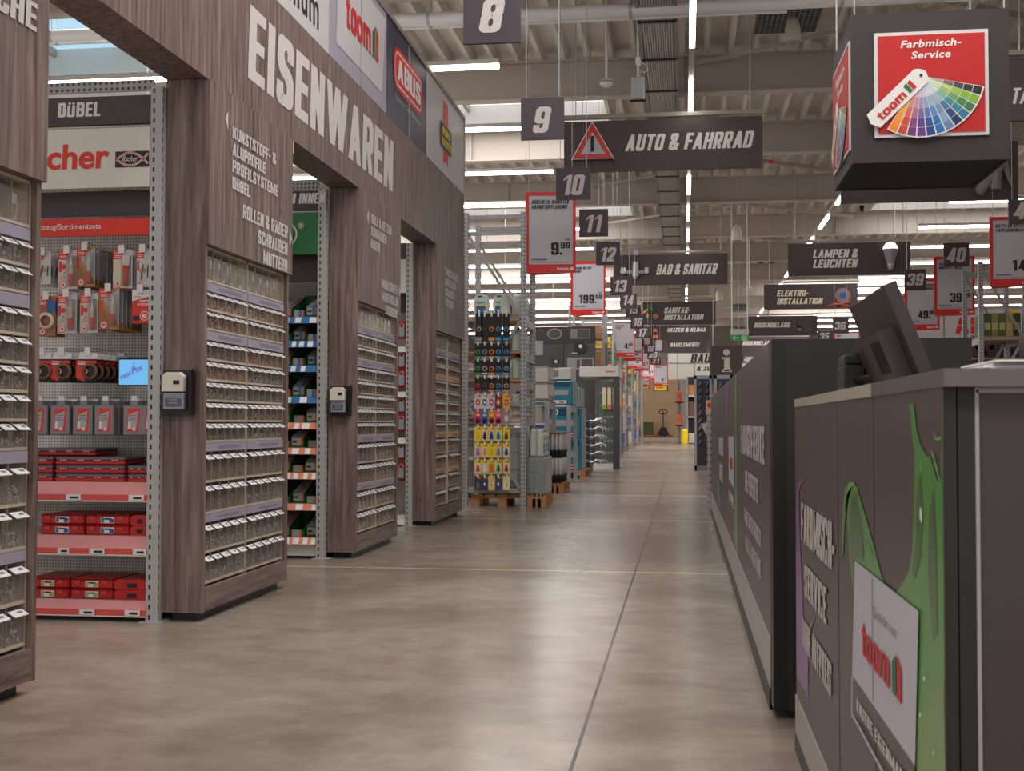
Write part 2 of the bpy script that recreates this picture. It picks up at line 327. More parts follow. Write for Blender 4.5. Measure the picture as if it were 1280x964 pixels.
class MB:
    def __init__(s): s.v = []; s.f = []; s.mi = []; s.mats = []; s.sm = []; s.off = (0, 0, 0)
    def _m(s, m):
        if m not in s.mats: s.mats.append(m)
        return s.mats.index(m)
    def add(s, vs, fs, m, smooth=False):
        b = len(s.v); i = s._m(m)
        s.v.extend(tuple(float(x) for x in p) for p in vs)
        for f in fs: s.f.append(tuple(b+k for k in f)); s.mi.append(i); s.sm.append(smooth)
        return s
    def box(s, x0, x1, y0, y1, z0, z1, m, bev=0.0):
        if x0 > x1: x0, x1 = x1, x0
        if y0 > y1: y0, y1 = y1, y0
        if z0 > z1: z0, z1 = z1, z0
        if bev > 0 and min(x1-x0, y1-y0, z1-z0) > 2.2*bev:
            # chamfered box: 24 verts
            b = bev; vs = []; idx = {}
            for ix, x in enumerate((x0, x1)):
                for iy, y in enumerate((y0, y1)):
                    for iz, z in enumerate((z0, z1)):
                        sx, sy, sz = (1, -1)[ix], (1, -1)[iy], (1, -1)[iz]
                        for a, p in enumerate(((x, y+sy*b, z+sz*b), (x+sx*b, y, z+sz*b), (x+sx*b, y+sy*b, z))):
                            idx[(ix, iy, iz, a)] = len(vs); vs.append(p)
            g = lambda *k: idx[k]
            fs = []
            for i in (0, 1):
                fs.append((g(i,0,0,0), g(i,1,0,0), g(i,1,1,0), g(i,0,1,0)))
                fs.append((g(0,i,0,1), g(1,i,0,1), g(1,i,1,1), g(0,i,1,1)))
                fs.append((g(0,0,i,2), g(1,0,i,2), g(1,1,i,2), g(0,1,i,2)))
                for j in (0, 1):
                    fs.append((g(i,j,0,0), g(i,j,1,0), g(i,j,1,1), g(i,j,0,1)))
                    fs.append((g(i,0,j,0), g(i,1,j,0), g(i,1,j,2), g(i,0,j,2)))
                    fs.append((g(0,i,j,1), g(1,i,j,1), g(1,i,j,2), g(0,i,j,2)))
                    for k in (0, 1): fs.append((g(i,j,k,0), g(i,j,k,1), g(i,j,k,2)))
            return s.add(vs, fs, m)
        vs = [(x0,y0,z0),(x1,y0,z0),(x1,y1,z0),(x0,y1,z0),(x0,y0,z1),(x1,y0,z1),(x1,y1,z1),(x0,y1,z1)]
        return s.add(vs, [(0,3,2,1),(4,5,6,7),(0,1,5,4),(1,2,6,5),(2,3,7,6),(3,0,4,7)], m)
    def bar(s, a, b, w, h, m):
        a = np.array(a, float); b = np.array(b, float); d = (b-a)/np.linalg.norm(b-a)
        ref = np.array([0, 0, 1.0]) if abs(d[2]) < 0.9 else np.array([0, 1.0, 0])
        u = np.cross(d, ref); u /= np.linalg.norm(u); v = np.cross(d, u)
        vs = [p + u*w/2*i + v*h/2*j for p in (a, b) for i, j in ((-1,-1),(1,-1),(1,1),(-1,1))]
        return s.add(vs, [(0,1,2,3),(7,6,5,4),(0,4,5,1),(1,5,6,2),(2,6,7,3),(3,7,4,0)], m)
    def tube(s, pts, r, m, n=8, smooth=True, cap=True):
        pts = [np.array(p, float) for p in pts]
        rs = r if isinstance(r, (list, tuple)) else [r]*len(pts)
        vs = []; fs = []
        pu = None
        for i, p in enumerate(pts):
            d = pts[min(i+1, len(pts)-1)] - pts[max(i-1, 0)]; d = d/np.linalg.norm(d)
            if pu is None:
                ref = np.array([0, 0, 1.0]) if abs(d[2]) < 0.9 else np.array([1.0, 0, 0])
                u = np.cross(d, ref)
            else: u = pu - d*(pu@d)
            u = u/np.linalg.norm(u); pu = u; w = np.cross(d, u)
            for k in range(n):
                a = 2*math.pi*k/n; vs.append(p + (u*math.cos(a)+w*math.sin(a))*rs[i])
        for i in range(len(pts)-1):
            for k in range(n): fs.append((i*n+k, i*n+(k+1) % n, (i+1)*n+(k+1) % n, (i+1)*n+k))
        s.add(vs, fs, m, smooth)
        if cap:
            s.add(vs[:n], [tuple(range(n-1, -1, -1))], m); s.add(vs[-n:], [tuple(range(n))], m)
        return s
    def lathe(s, prof, m, c=(0, 0, 0), n=20, axis='z'):
        vs = []; fs = []
        for r, z in prof:
            for k in range(n):
                a = 2*math.pi*k/n; x, y = r*math.cos(a), r*math.sin(a)
                p = (x, y, z) if axis == 'z' else ((x, z, y) if axis == 'y' else (z, x, y))
                vs.append((p[0]+c[0], p[1]+c[1], p[2]+c[2]))
        for i in range(len(prof)-1):
            for k in range(n): fs.append((i*n+k, i*n+(k+1) % n, (i+1)*n+(k+1) % n, (i+1)*n+k))
        return s.add(vs, fs, m, True)
    def poly(s, pts, m, ext=None):
        n = len(pts)
        if ext is None: return s.add(pts, [tuple(range(n))], m)
        q = [tuple(np.array(p)+np.array(ext)) for p in pts]
        return s.add(list(pts)+q, [tuple(range(n)), tuple(range(2*n-1, n-1, -1))]+[(i, (i+1) % n, n+(i+1) % n, n+i) for i in range(n)], m)
    def disc(s, c, r, m, axis='y', n=18, r2=0.0, ry=None):
        vs = []; ry = ry or r
        for k in range(n):
            a = 2*math.pi*k/n; x, z = math.cos(a), math.sin(a)
            vs.append((c[0]+r*x, c[1], c[2]+ry*z) if axis == 'y' else (c[0], c[1]+r*x, c[2]+ry*z))
        if r2 <= 0: return s.add(vs, [tuple(range(n))], m)
        q = r2/r
        for k in range(n): vs.append(tuple(c[j]+(vs[k][j]-c[j])*q for j in range(3)))
        return s.add(vs, [(k, (k+1) % n, n+(k+1) % n, n+k) for k in range(n)], m)
    def text(s, body, o, U, V, w, h, m, bold=0.03, shear=0.0, space=1.08):
        g = toom_geo() if body == 'toom' else (stroke_geo(body) if body == body.upper() else None)
        if g is None: g = text_geo(body, min(bold, 0.026), space)
        g, fs = g
        o, U, V = (np.array(t, float) for t in (o, U, V))
        sh = shear*h
        nv = np.cross(U, V)*0.001
        vs = [o + U*(p[0]*(w-sh) + p[1]*sh) + V*(p[1]*h) + (nv*p[2] if len(p) > 2 else 0) for p in g]
        return s.add(vs, fs, m)
    def build(s, name, parent=None, loc=(0, 0, 0), rz=0.0, kind=None, label=None):
        me = bpy.data.meshes.new(name)
        me.from_pydata(s.v, [], s.f)
        for m in s.mats: me.materials.append(m)
        me.polygons.foreach_set('material_index', s.mi)
        me.polygons.foreach_set('use_smooth', s.sm)
        me.update()
        o = bpy.data.objects.new(name, me); COL.objects.link(o)
        o.location = loc; o.rotation_euler = (0, 0, rz)
        if parent: o.parent = parent
        if kind: o['kind'] = kind
        if label: o['label'] = label
        return o

def thing(name, label, cat, loc=(0, 0, 0), rz=0.0, group=None):
    o = bpy.data.objects.new(name, None); COL.objects.link(o)
    o.empty_display_size = 0.1
    o.location = loc; o.rotation_euler = (0, 0, rz)
    o['label'] = label; o['category'] = cat
    if group: o['group'] = group
    return o
def tag(o, label, cat, group=None):
    o['label'] = label; o['category'] = cat
    if group: o['group'] = group
    return o
KIDS = {}
def kids(o):
    return list(o.children)
def dup(root, loc, label, rz=None, group=None, scale=None):
    r = root.copy(); COL.objects.link(r); r.location = loc; r['label'] = label
    if rz is not None: r.rotation_euler = (0, 0, rz)
    if group: r['group'] = group
    if scale: r.scale = scale
    for ch in kids(root):
        c = ch.copy(); COL.objects.link(c); c.parent = r
        for g in kids(ch):
            d = g.copy(); COL.objects.link(d); d.parent = c
    return r
XU, YU, ZU = np.array([1.0, 0, 0]), np.array([0, 1.0, 0]), np.array([0, 0, 1.0])
ORD = ['first', 'second', 'third', 'fourth', 'fifth', 'sixth', 'seventh', 'eighth', 'ninth', 'tenth', 'eleventh', 'twelfth', 'thirteenth']
# text whose pixel box is known, on a board facing the camera (plane Y) or the aisle (plane X)
def ytext(mb, body, x0, y0, x1, y1, Y, m, base, shear=0.22, bold=0.035, space=1.08):
    a = onY(x0, y1, Y); b = onY(x1, y1, Y); t = onY(x0, y0, Y)
    mb.text(body, a-np.array(base), XU, ZU, b[0]-a[0], t[2]-a[2], m, bold, shear, space)
# ---------------------------------------------------------------- the hall
def struct(name, mb, loc=(0, 0, 0)):
    o = mb.build(name, None, loc); o['kind'] = 'structure'; return o
XA, XB, YA, YB = -14.0, 16.0, -3.0, 67.0
m = MB(); m.add([(XA, YA, 0), (XB, YA, 0), (XB, YB, 0), (XA, YB, 0)], [(0, 1, 2, 3)], FLOOR)
m.box(XA, XB, YA, YB, -0.25, -0.004, mat('slab', (120, 112, 104)))
struct('floor', m)
def ctop(x, y):
    for a, b_, k in ROOFL:
        y0, y1 = bays[k+1]
        if a < x < b_ and y0+0.45 < y < y1-0.35: return ZD+0.42
    return ZD+0.18
DECK = mat('roof_deck', (212, 204, 197), 0.6, 0.0, var=0.12, scale=1.2)
BEAM = mat('roof_beam', (176, 165, 157), 0.6, var=0.05, scale=1.0)
BEAMW = mat('roof_light_kerb', (214, 210, 204), 0.6)
SKY = mat('rooflight_glazing', (238, 242, 248), 0.3, emit=1.1)
SKYB = mat('rooflight_glazing_blue', (150, 190, 214), 0.3, emit=0.8)
ZD = 6.55
BEAMS = [-0.4, 4.4, 9.1, 13.9, 18.6, 22.9, 27.9, 33.1, 38.2, 43.3, 48.4, 53.5, 58.6, 63.7]
# roof lights: (x0, x1, bay index); nearest and farthest ones added for light
ROOFL = [(-10.6, -1.35, 4), (-12.5, -4.9, 3), (4.85, 10.8, 6), (-10.0, -1.35, 6), (-2.0, 4.0, 1), (-4.0, 2.0, -1), (3.6, 10, 9), (-9.6, -2.2, 8), (-9.6, -2.2, 10), (4.2, 10, 11), (-3.0, 1.0, 12)]
def deck_strip(mb, x0, x1, y0, y1):
    P = 0.36; k0 = math.ceil((x0)/P); xs = [(x0, 0.18)]
    k = k0
    while k*P + 0.20 < x1:
        c = k*P
        if c - 0.06 > x0:
            xs += [(c-0.06, 0.18), (c-0.035, 0.0), (c+0.035, 0.0), (c+0.06, 0.18)]
        k += 1
    xs.append((x1, 0.18))
    vs = []
    for x, z in xs: vs += [(x, y0, ZD+z), (x, y1, ZD+z)]
    mb.add(vs, [(2*i, 2*i+2, 2*i+3, 2*i+1) for i in range(len(xs)-1)], DECK)
m = MB()
bays = [(YA, BEAMS[0])]+[(BEAMS[i], BEAMS[i+1]) for i in range(len(BEAMS)-1)]+[(BEAMS[-1], YB)]
for bi, (y0, y1) in enumerate(bays):
    x = XA
    for a, b_, k in sorted(ROOFL):
        if k+1 != bi: continue
        deck_strip(m, x, a, y0, y1); x = b_
        deck_strip(m, a, b_, y0, y0+0.45); deck_strip(m, a, b_, y1-0.35, y1)
    deck_strip(m, x, XB, y0, y1)
m.box(XA, XB, YA, YB, ZD+0.7, ZD+0.8, BEAM)
struct('ceiling', m)
wi = 1
for a, b_, k in ROOFL:
    y0, y1 = bays[k+1]
    y0 += 0.45; y1 -= 0.35
    m = MB()
    m.box(a, b_, y0, y1, ZD+0.42, ZD+0.45, SKYB if k == 3 else SKY)
    for q in (m,):
        q.box(a-0.06, a, y0, y1, ZD, ZD+0.5, BEAMW); q.box(b_, b_+0.06, y0, y1, ZD, ZD+0.5, BEAMW)
        q.box(a, b_, y0-0.06, y0, ZD, ZD+0.5, BEAMW); q.box(a, b_, y1, y1+0.06, ZD, ZD+0.5, BEAMW)
    n = max(1, int((b_-a)/1.25))
    for i in range(1, n):
        x = a+(b_-a)*i/n; m.box(x-0.035, x+0.035, y0, y1, ZD+0.3, ZD+0.42, BEAM)
    m.box(a, b_, (y0+y1)/2-0.03, (y0+y1)/2+0.03, ZD+0.33, ZD+0.42, BEAM)
    struct('window_%d' % wi, m); wi += 1
for i, y in enumerate(BEAMS):
    m = MB()
    d = 0.56
    m.box(XA, XB, y-0.012, y+0.012, ZD-d, ZD, BEAM)
    m.box(XA, XB, y-0.12, y+0.12, ZD-d-0.025, ZD-d, BEAM); m.box(XA, XB, y-0.12, y+0.12, ZD-0.025, ZD, BEAM)
    for x in np.arange(-12, 15, 4.0): m.box(x-0.015, x+0.015, y-0.1, y+0.1, ZD-d, ZD, BEAM)
    struct('trim_%d' % (i+1), m)
m = MB()
for y0, y1 in ((22.9, 27.9), (27.9, 33.1), (33.1, 38.2), (13.9, 18.6)):
    for xc in ((1.2,) if y0 != 13.9 else (3.4,)):
        m.bar((xc-3.2, y0+0.15, ZD-0.12), (xc+3.2, y1-0.15, ZD-0.12), 0.09, 0.09, BEAM)
        m.bar((xc+3.2, y0+0.15, ZD-0.16), (xc-3.2, y1-0.15, ZD-0.16), 0.05, 0.05, BEAM)
struct('trim_40', m)
WALLC = mat('sheet_metal_wall', (158, 152, 144), 0.6)
def wall_ribbed(name, x0, x1, y, z1, m_):
    mb = MB(); mb.box(x0, x1, y, y+0.15, 0, z1, m_)
    for x in np.arange(x0+0.1, x1, 0.5): mb.box(x, x+0.06, y-0.03, y, 0, z1, m_)
    return struct(name, mb)
wall_ribbed('wall_back', XA, XB, YB, ZD+0.13, WALLC)
m = MB(); m.box(XA-0.15, XA, 9, YB, 0, ZD+0.13, WALLC); struct('wall_left', m)
m = MB(); m.box(XB, XB+0.15, 9, YB, 0, ZD+0.13, WALLC); struct('wall_right', m)
# loading bay door and step in the back wall
BEIGE = mat('beige_door', (178, 150, 116), 0.6)
m = MB(); x0, x1 = -2.35, -0.42
m.box(x0, x1, YB-0.09, YB-0.035, 0.05, 3.15, BEIGE)
for k in range(1, 3): m.box(x0, x1, YB-0.1, YB-0.09, 1.0*k, 1.0*k+0.02, mat('beige_door_joint', (150, 126, 98)))  # darker beige joint strips across the door
m.box(x0-0.1, x0, YB-0.14, YB-0.03, 0, 3.3, BEIGE); m.box(x1, x1+0.1, YB-0.14, YB-0.03, 0, 3.3, BEIGE); m.box(x0, x1, YB-0.14, YB-0.03, 3.15, 3.3, BEIGE)
struct('door_1', m)
m = MB(); m.box(-2.5, 0.2, YB-1.05, YB-0.14, 0.0, 0.2, mat('step_concrete', (176, 166, 152), 0.6)); struct('trim_41', m)

# ---------------------------------------------------------------- ceiling services
LED = mat('led_tube', (255, 248, 239), 0.4, emit=9.0)
TRUNK = mat('light_trunking', (206, 202, 196), 0.45)
def led_row(label, pts, pitch, lit, group, first_on=0.0, hang=True):
    """a lighting trunk with lamp units in it, running from pts[0] to pts[1]"""
    a, b_ = np.array(pts[0], float), np.array(pts[1], float)
    L = np.linalg.norm(b_-a); d = (b_-a)/L
    t = thing('light_trunking', label, 'ceiling light', tuple(a), group=group)
    mb = MB(); mb.bar((0, 0, 0.03), tuple(d*L+np.array([0, 0, 0.03])), 0.06, 0.05, TRUNK); mb.build('trunking', t)
    s_ = first_on
    while s_ < L-0.2:
        e = min(s_+lit, L)
        mb = MB(); mb.bar(tuple(d*s_-ZU*0.02), tuple(d*e-ZU*0.02), 0.058, 0.045, LED); mb.build('lamp', t)
        s_ += pitch
    if hang:
        for q in np.arange(0.5, L, 3.0):
            p = d*q; mb = MB(); mb.tube([tuple(p+ZU*0.05), tuple(p+ZU*(ctop(a[0]+p[0], a[1]+p[1])-a[2]))], 0.006, STEEL, 5); mb.build('cord', t)
    return t
led_row('row of lamps with gaps running down the main aisle overhead, straight above the camera', [(0.1, 5.9, 5.0), (0.1, 58, 5.0)], 2.8, 1.45, None)
led_row('slanting row of lamps with gaps behind the dark paint mixing cube', [(2.77, 10.1, 5.0), (2.77, 58, 5.0)], 2.8, 1.45, None)
AY = [1.8, 4.7, 7.6, 10.5, 13.4, 16.3, 19.2, 22.1, 25.0, 27.9, 30.8, 33.7, 36.6, 39.5, 42.4, 45.3, 48.2, 51.1, 54.0]
nth = ['nearest', 'second nearest', 'third nearest', 'fourth nearest', 'fifth nearest', 'sixth nearest', 'seventh nearest', 'eighth nearest', 'ninth nearest', 'tenth nearest', 'eleventh nearest', 'twelfth nearest', 'thirteenth nearest', 'fourteenth nearest', 'fifteenth nearest', 'sixteenth nearest']
for i, y in enumerate(AY[1:]):
    led_row('light strip across the left aisles, %s such row on the left' % nth[i] if i < 16 else 'light strip across the left aisles, farthest but %d' % (18-i), [(-11, y, 5.0), (-2.03 if i > 2 else -2.9, y, 5.0)], 30, 30, 'light strips over the left aisles')
for i, y in enumerate(AY[7:]):
    led_row('light strip across the right aisles, %s such row on the right' % nth[i], [(4.75, y+0.7, 5.0), (12.5, y+0.7, 5.0)], 30, 30, 'light strips over the right aisles')
# big white pipe with a thin pipe under it
PIPE = mat('white_pipe', (222, 222, 222), 0.35)
def pipe(label, px0, px1, Y, r, x0, x1, m_=PIPE):
    a = onY(px0[0], px0[1], Y); z = a[2]
    o = thing('ceiling_pipe', label, 'pipe', (x0, Y, z))
    mb = MB(); mb.tube([(0, 0, 0), (x1-x0, 0, 0)], r, m_, 14); mb.build('pipe_run', o)
    for x in np.arange(0.8, x1-x0, 2.4):
        mb = MB(); mb.tube([(x, 0, r), (x, 0, ctop(x0+x, Y)-z)], 0.007, STEEL, 6); mb.lathe([(r*1.06, -0.02), (r*1.06, 0.02)], STEEL, (x, 0, 0), 14, 'x'); mb.build('hanger', o)
    return o
pipe('thick white pipe crossing the ceiling behind the number 8 board', (750, 14), None, 14.2, 0.075, -11, 12)
pipe('thin white pipe running just under the thick one', (750, 23), None, 14.35, 0.035, -11, 1.2)
# cable tray along the aisle
m = MB(); t = thing('cable_tray', 'wide ribbed grey cable tray running along the ceiling beside the lamp row', 'cable tray', (-0.30, 8.0, 5.82))
for k in range(12): m.tube([(-0.17+0.031*k, 0, 0), (-0.17+0.031*k, 50, 0)], 0.013, mat('tray_cable', (172, 165, 158), 0.6), 6)
m.box(-0.2, 0.2, 0, 50, 0.014, 0.03, GREY); m.build('cables', t)
for y in np.arange(0.4, 50, 1.55):
    m = MB(); m.box(-0.23, 0.23, y, y+0.05, -0.03, -0.014, BLACK); m.box(-0.23, -0.21, y, y+0.05, -0.014, 0.05, BLACK); m.box(0.21, 0.23, y, y+0.05, -0.014, 0.05, BLACK); m.build('strap', t)
for q in (-0.22, 0.22): m = MB(); m.box(q-0.02, q+0.02, 0, 50, -0.01, 0.06, GREY); m.build('side_rail', t)
for y in np.arange(1.0, 50, 6.0): m = MB(); m.tube([(-0.22, y, 0.05), (-0.22, y, ZD+0.18-5.82)], 0.008, STEEL, 5); m.build('hanger', t)
# grey control box on a drop pole
def drop_pole(name, label, cat, px, py, Y, mk):
    p = onY(px, py, Y); t = thing(name, label, cat, tuple(p))
    mb = MB(); mb.tube([(0, 0, 0), (0, 0, ctop(p[0], Y)-p[2])], 0.014, PIPE, 8); mb.build('pole', t)
    mk(t); return t
def mk_detector(t):
    mb = MB(); mb.lathe([(0.0, -0.07), (0.05, -0.065), (0.085, -0.03), (0.09, 0.0), (0.07, 0.02), (0.02, 0.03)], WHITE, n=20); mb.build('detector_head', t)
    mb = MB(); mb.lathe([(0.092, -0.018), (0.094, -0.01), (0.092, -0.004)], GREY, n=20); mb.build('ring', t)
drop_pole('smoke_detector', 'white smoke detector on a drop pole beside the cable tray', 'detector', 758, 102, 15.6, mk_detector)
drop_pole('smoke_detector', 'white smoke detector on a long pole above the word INSTALLATION of the exit sign side', 'detector', 936.5, 360, 33.5, mk_detector)['label'] = 'small white detector on a long pole right of the bath sign'
def mk_box(t):
    mb = MB(); mb.box(-0.08, 0.08, -0.06, 0.06, -0.14, 0.14, mat('grey_box', (176, 178, 182), 0.45), 0.012); mb.build('housing', t)
    mb = MB(); mb.box(-0.1, 0.1, -0.02, 0.02, -0.165, -0.14, BLACK); mb.build('bracket', t)
    mb = MB(); mb.box(-0.03, 0.03, -0.03, 0.03, 0.3, 0.4, WHITE, 0.008); mb.build('socket', t)
    mb = MB(); mb.tube([(0.03, 0, 0.34), (0.1, 0, 0.3), (0.13, 0, 0.24), (0.08, 0, 0.2), (0.03, 0, 0.24), (0.02, 0, 0.14)], 0.006, WHITE, 6); mb.build('cable', t)
drop_pole('control_box', 'grey metal control box on a pole left of the lamp row', 'box', 797.5, 111, 15.3, mk_box)
def mk_horn(t):
    mb = MB(); mb.lathe([(0.105, -0.17), (0.11, -0.15), (0.1, 0.02), (0.075, 0.12), (0.045, 0.165), (0.012, 0.18)], mat('speaker_white', (206, 200, 192), 0.5), n=22); mb.build('shell', t)
    mb = MB(); mb.lathe([(0.0, -0.165), (0.1, -0.17)], GREY, n=22); mb.build('grille', t)
for px, py, Y, lb in ((991, 37, 16.6, 'white bell-shaped speaker hanging left of the paint mixing cube'), (921, 291, 25.5, 'white bell-shaped speaker hanging below the brown beam'), (899, 369, 38, 'small white bell-shaped speaker right of the bath sign'), (826, 392, 46, None)):
    if lb is None: continue
    p = onY(px, py, Y); t = thing('pendant_speaker', lb, 'speaker', tuple(p))
    mk_horn(t); mb = MB(); mb.tube([(0, 0, 0.17), (0, 0, ctop(p[0], Y)-p[2])], 0.004, STEEL, 5); mb.build('cord', t)
# grille in the deck, red sprinkler heads, air heaters
p = onZ(985, 22, ZD-0.02); t = thing('ceiling_grille', 'dark mesh vent grille in the roof deck above the white speaker', 'vent', tuple(p))
mb = MB()
for k in range(13): mb.box(-0.42+0.07*k-0.006, -0.42+0.07*k+0.006, -0.6, 0.6, -0.02, 0.0, GREY)
for k in range(13): mb.box(-0.43, 0.43, -0.6+0.1*k-0.006, -0.6+0.1*k+0.006, -0.022, 0.0, GREY)
mb.build('mesh', t)
mb = MB(); mb.box(-0.43, 0.43, -0.6, 0.6, 0.0, 0.015, DARKGAP); mb.build('backing', t)
for px, py, Y, lb in ((994, 112, 19.6, 'small red sprinkler head on the roof deck left of the cube'), (963, 200, 23.5, 'small red sprinkler head above the beam right of the car and bicycle sign')):
    p = onY(px, py, Y); t = thing('sprinkler_head', lb, 'sprinkler', tuple(p))
    mb = MB(); mb.tube([(0, 0, 0), (0, 0, ctop(p[0], Y)-p[2])], 0.02, PIPE, 7); mb.build('drop', t)
    mb = MB(); mb.lathe([(0.0, -0.07), (0.05, -0.06), (0.06, -0.03), (0.03, 0.0)], RED, n=10); mb.build('head', t)
for px0, py0, px1, py1, Y, lb in ((942, 302, 971, 346, 44, 'grey air heater box hanging in front of the far wall, left of the lamp sign'), (905, 302, 932, 314, 47, 'grey air heater hanging beside the larger air heater'), (916, 379, 936, 388, 46, 'small dark air heater hanging above the green exit sign')):
    a = onY(px0, py1, Y); b_ = onY(px1, py0, Y); w, h = b_[0]-a[0], b_[2]-a[2]
    t = thing('air_heater', lb, 'heater', (a[0]+w/2, Y, a[2]))
    mb = MB(); mb.box(-w/2, w/2, 0, 0.8, 0, h, mat('heater_grey', (112, 112, 112), 0.5), 0.04); mb.build('housing', t)
    mb = MB(); mb.box(-w/2*0.85, w/2*0.85, -0.01, 0, h*0.62, h*0.74, BLACK); mb.build('slot', t)
    mb = MB()
    for q in (-1, 1): mb.tube([(q*w*0.4, 0.4, h), (q*w*0.4, 0.4, ZD+0.18-a[2])], 0.02, STEEL, 6)
    mb.build('hanger', t)
# ---------------------------------------------------------------- wooden portal on the left
FX = -2.38                    # front face
FB, FT = 2.74, 3.5            # fascia bottom / top
PIL = [(2.96, 4.28), (5.87, 7.19), (8.76, 10.08), (11.65, 13.12)]
PLACE = ['nearest', 'second', 'third', 'last']
portal = thing('shop_portal', 'long grey-brown wooden portal with big white lettering and four pillars, left of the aisle', 'portal', (FX, 0, 0))
m = MB(); m.box(-0.218, 0, 0.6, 13.12, FB, FT, WOOD)
m.box(-0.218, 0.004, 13.12, 13.15, FB, FT, WOOD); m.build('fascia', portal)
for i, (y0, y1) in enumerate(PIL):
    pm = MB(); pm.box(-0.216, -0.185, y0+0.033, y1-0.033, 0.05, FB, WOOD); pil = pm.build('pillar', portal)
    for ya, yb in ((y0, y0+0.032), (y1-0.032, y1)):
        q = MB(); q.box(-0.218, -0.004, ya, yb, 0.045, FB-0.002, WOOD); q.build('side_panel', pil)
    q = MB(); q.box(-0.165, 0.012, y0+0.01 if i else y0, y1+0.012, 1.9, FB+0.0, WOOD); q.build('upper_panel', pil)
    q = MB(); q.box(-0.165, -0.003, y0+0.033, y1-0.033, 0.05, 0.165, WOODH); q.build('kick_panel', pil)
    q = MB(); q.box(-0.18, -0.05, y0+0.05, y1-0.05, 0.0, 0.05, BLACK); q.build('plinth', pil)
def xt(body, x0, y0, x1, y1, right=False, m_=LETTER, bold=0.04, shear=0.06, dx=0.002, parent=portal, name='lettering', X=FX, h=None):
    """text on the portal face: (x0,y0)-(x0,y1) is its left edge in the photo, x1 its right end"""
    a = onX(x0, y1, X+dx); b_ = onX(x0, y0, X+dx)
    c = onX(x1, y1, X+dx)
    mb = MB(); hh = (b_[2]-a[2]) if h is None else h
    mb.text(body, (X+dx-(FX if parent is portal else 0), a[1], a[2]), YU, ZU, c[1]-a[1], hh, m_, bold, shear)
    return mb.build(name, parent)
def xt2(body, Y0, Y1, z0, z1, X=FX, dx=0.002, parent=portal, m_=LETTER, bold=0.04, shear=0.06, space=1.08):
    mb = MB(); mb.text(body, (dx, Y0, z0), YU, ZU, Y1-Y0, z1-z0, m_, bold, shear, space); return mb.build('lettering', parent)
xt2('EISENWAREN', 6.44, 9.86, 2.905, 3.325, bold=0.055)
LU = 0.016
def block(lines, Y0, z_top, lh, gap, widths, right=False):
    for k, s_ in enumerate(lines):
        z1 = z_top-k*(lh+gap); w = widths[k]
        if right: xt2(s_, Y0-w, Y0, z1-lh, z1, dx=LU)
        else: xt2(s_, Y0, Y0+w, z1-lh, z1, dx=LU)
def arrow(Y, z, s_, left):
    mb = MB(); d = -1 if left else 1
    mb.add([(LU, Y+d*s_*0.6, z), (LU, Y-d*s_*0.3, z+s_), (LU, Y-d*s_*0.3, z-s_)], [(0, 1, 2)], LETTER); mb.build('arrow', portal)
block(['KUNSTSTOFF- &', 'ALUPROFILE', 'PROFILSYSTEME', 'DÜBEL'], 6.18, 2.575, 0.066, 0.024, [0.70, 0.52, 0.74, 0.27])
arrow(6.1, 2.585, 0.05, True)
block(['ROLLEN & RÄDER', 'SCHRAUBEN', 'MUTTERN'], 7.10, 2.185, 0.076, 0.027, [0.76, 0.52, 0.43], True)
arrow(7.15, 2.12, 0.055, False)
block(['SEILE & KETTEN', 'SCHRAUBEN', 'HAKEN'], 9.08, 2.60, 0.072, 0.024, [0.66, 0.50, 0.28])
arrow(9.0, 2.56, 0.06, True)
block(['MÖBELGRIFFE', 'MÖBELROLLEN', 'TISCHBEINE'], 9.98, 2.14, 0.072, 0.028, [0.56, 0.54, 0.44], True)
arrow(10.04, 2.10, 0.06, False)
block(['TÜRBESCHLÄGE', 'BRIEFKÄSTEN', 'SCHLÖSSER', 'ZYLINDER'], 12.02, 2.56, 0.075, 0.028, [0.68, 0.58, 0.52, 0.45])
block(['PROFILE', 'BLECHE'], 4.20, 2.685, 0.105, 0.035, [0.62, 0.56], True)
# narrow free-standing stile between pillar and opening (vertical seams of the fascia boards)
# brand boards on top
def board_edge(px, py): return onX(px, py, FX)[1]
BY = [0.6, board_edge(411, 72), board_edge(483, 145), board_edge(533, 198), 13.15]
ALU = mat('aluminium_rail', (150, 140, 132), 0.4, 0.3)
GLOSSW = mat('glossy_white_board', (204, 200, 202), 0.16)
LILAC = mat('glossy_lilac_board', (170, 160, 178), 0.18)
NAVY = mat('navy_board', (46, 42, 68), 0.35)
BT = 4.36
def banner(label, y0, y1, m_):
    t = thing('brand_board', label, 'sign board', (FX, y0, FT))
    mb = MB(); mb.box(-0.03, 0.0, 0.004, y1-y0-0.004, 0.002, BT-FT-0.04, m_); mb.build('board', t)
    mb = MB(); mb.box(-0.05, 0.012, 0.0, y1-y0, BT-FT-0.04, BT-FT, ALU); mb.build('top_rail', t)
    return t
def seams(t, ys):
    for y in ys:
        mb = MB(); mb.box(0.0, 0.006, y-0.006, y+0.006, 0.0, BT-FT-0.04, ALU); mb.build('joint_strip', t)
t = banner('pale glossy board reading premium above the wooden portal', BY[0], BY[1], GLOSSW)
q = onX(398, 40, FX); mb = MB(); mb.text('premium', (0.003, q[1]-BY[0]-1.15, q[2]-FT-0.07), YU, ZU, 1.15, 0.32, INK, 0.012, 0.0); mb.build('lettering', t)
seams(t, [BY[1]-BY[0]-1.6, BY[1]-BY[0]-2.9])
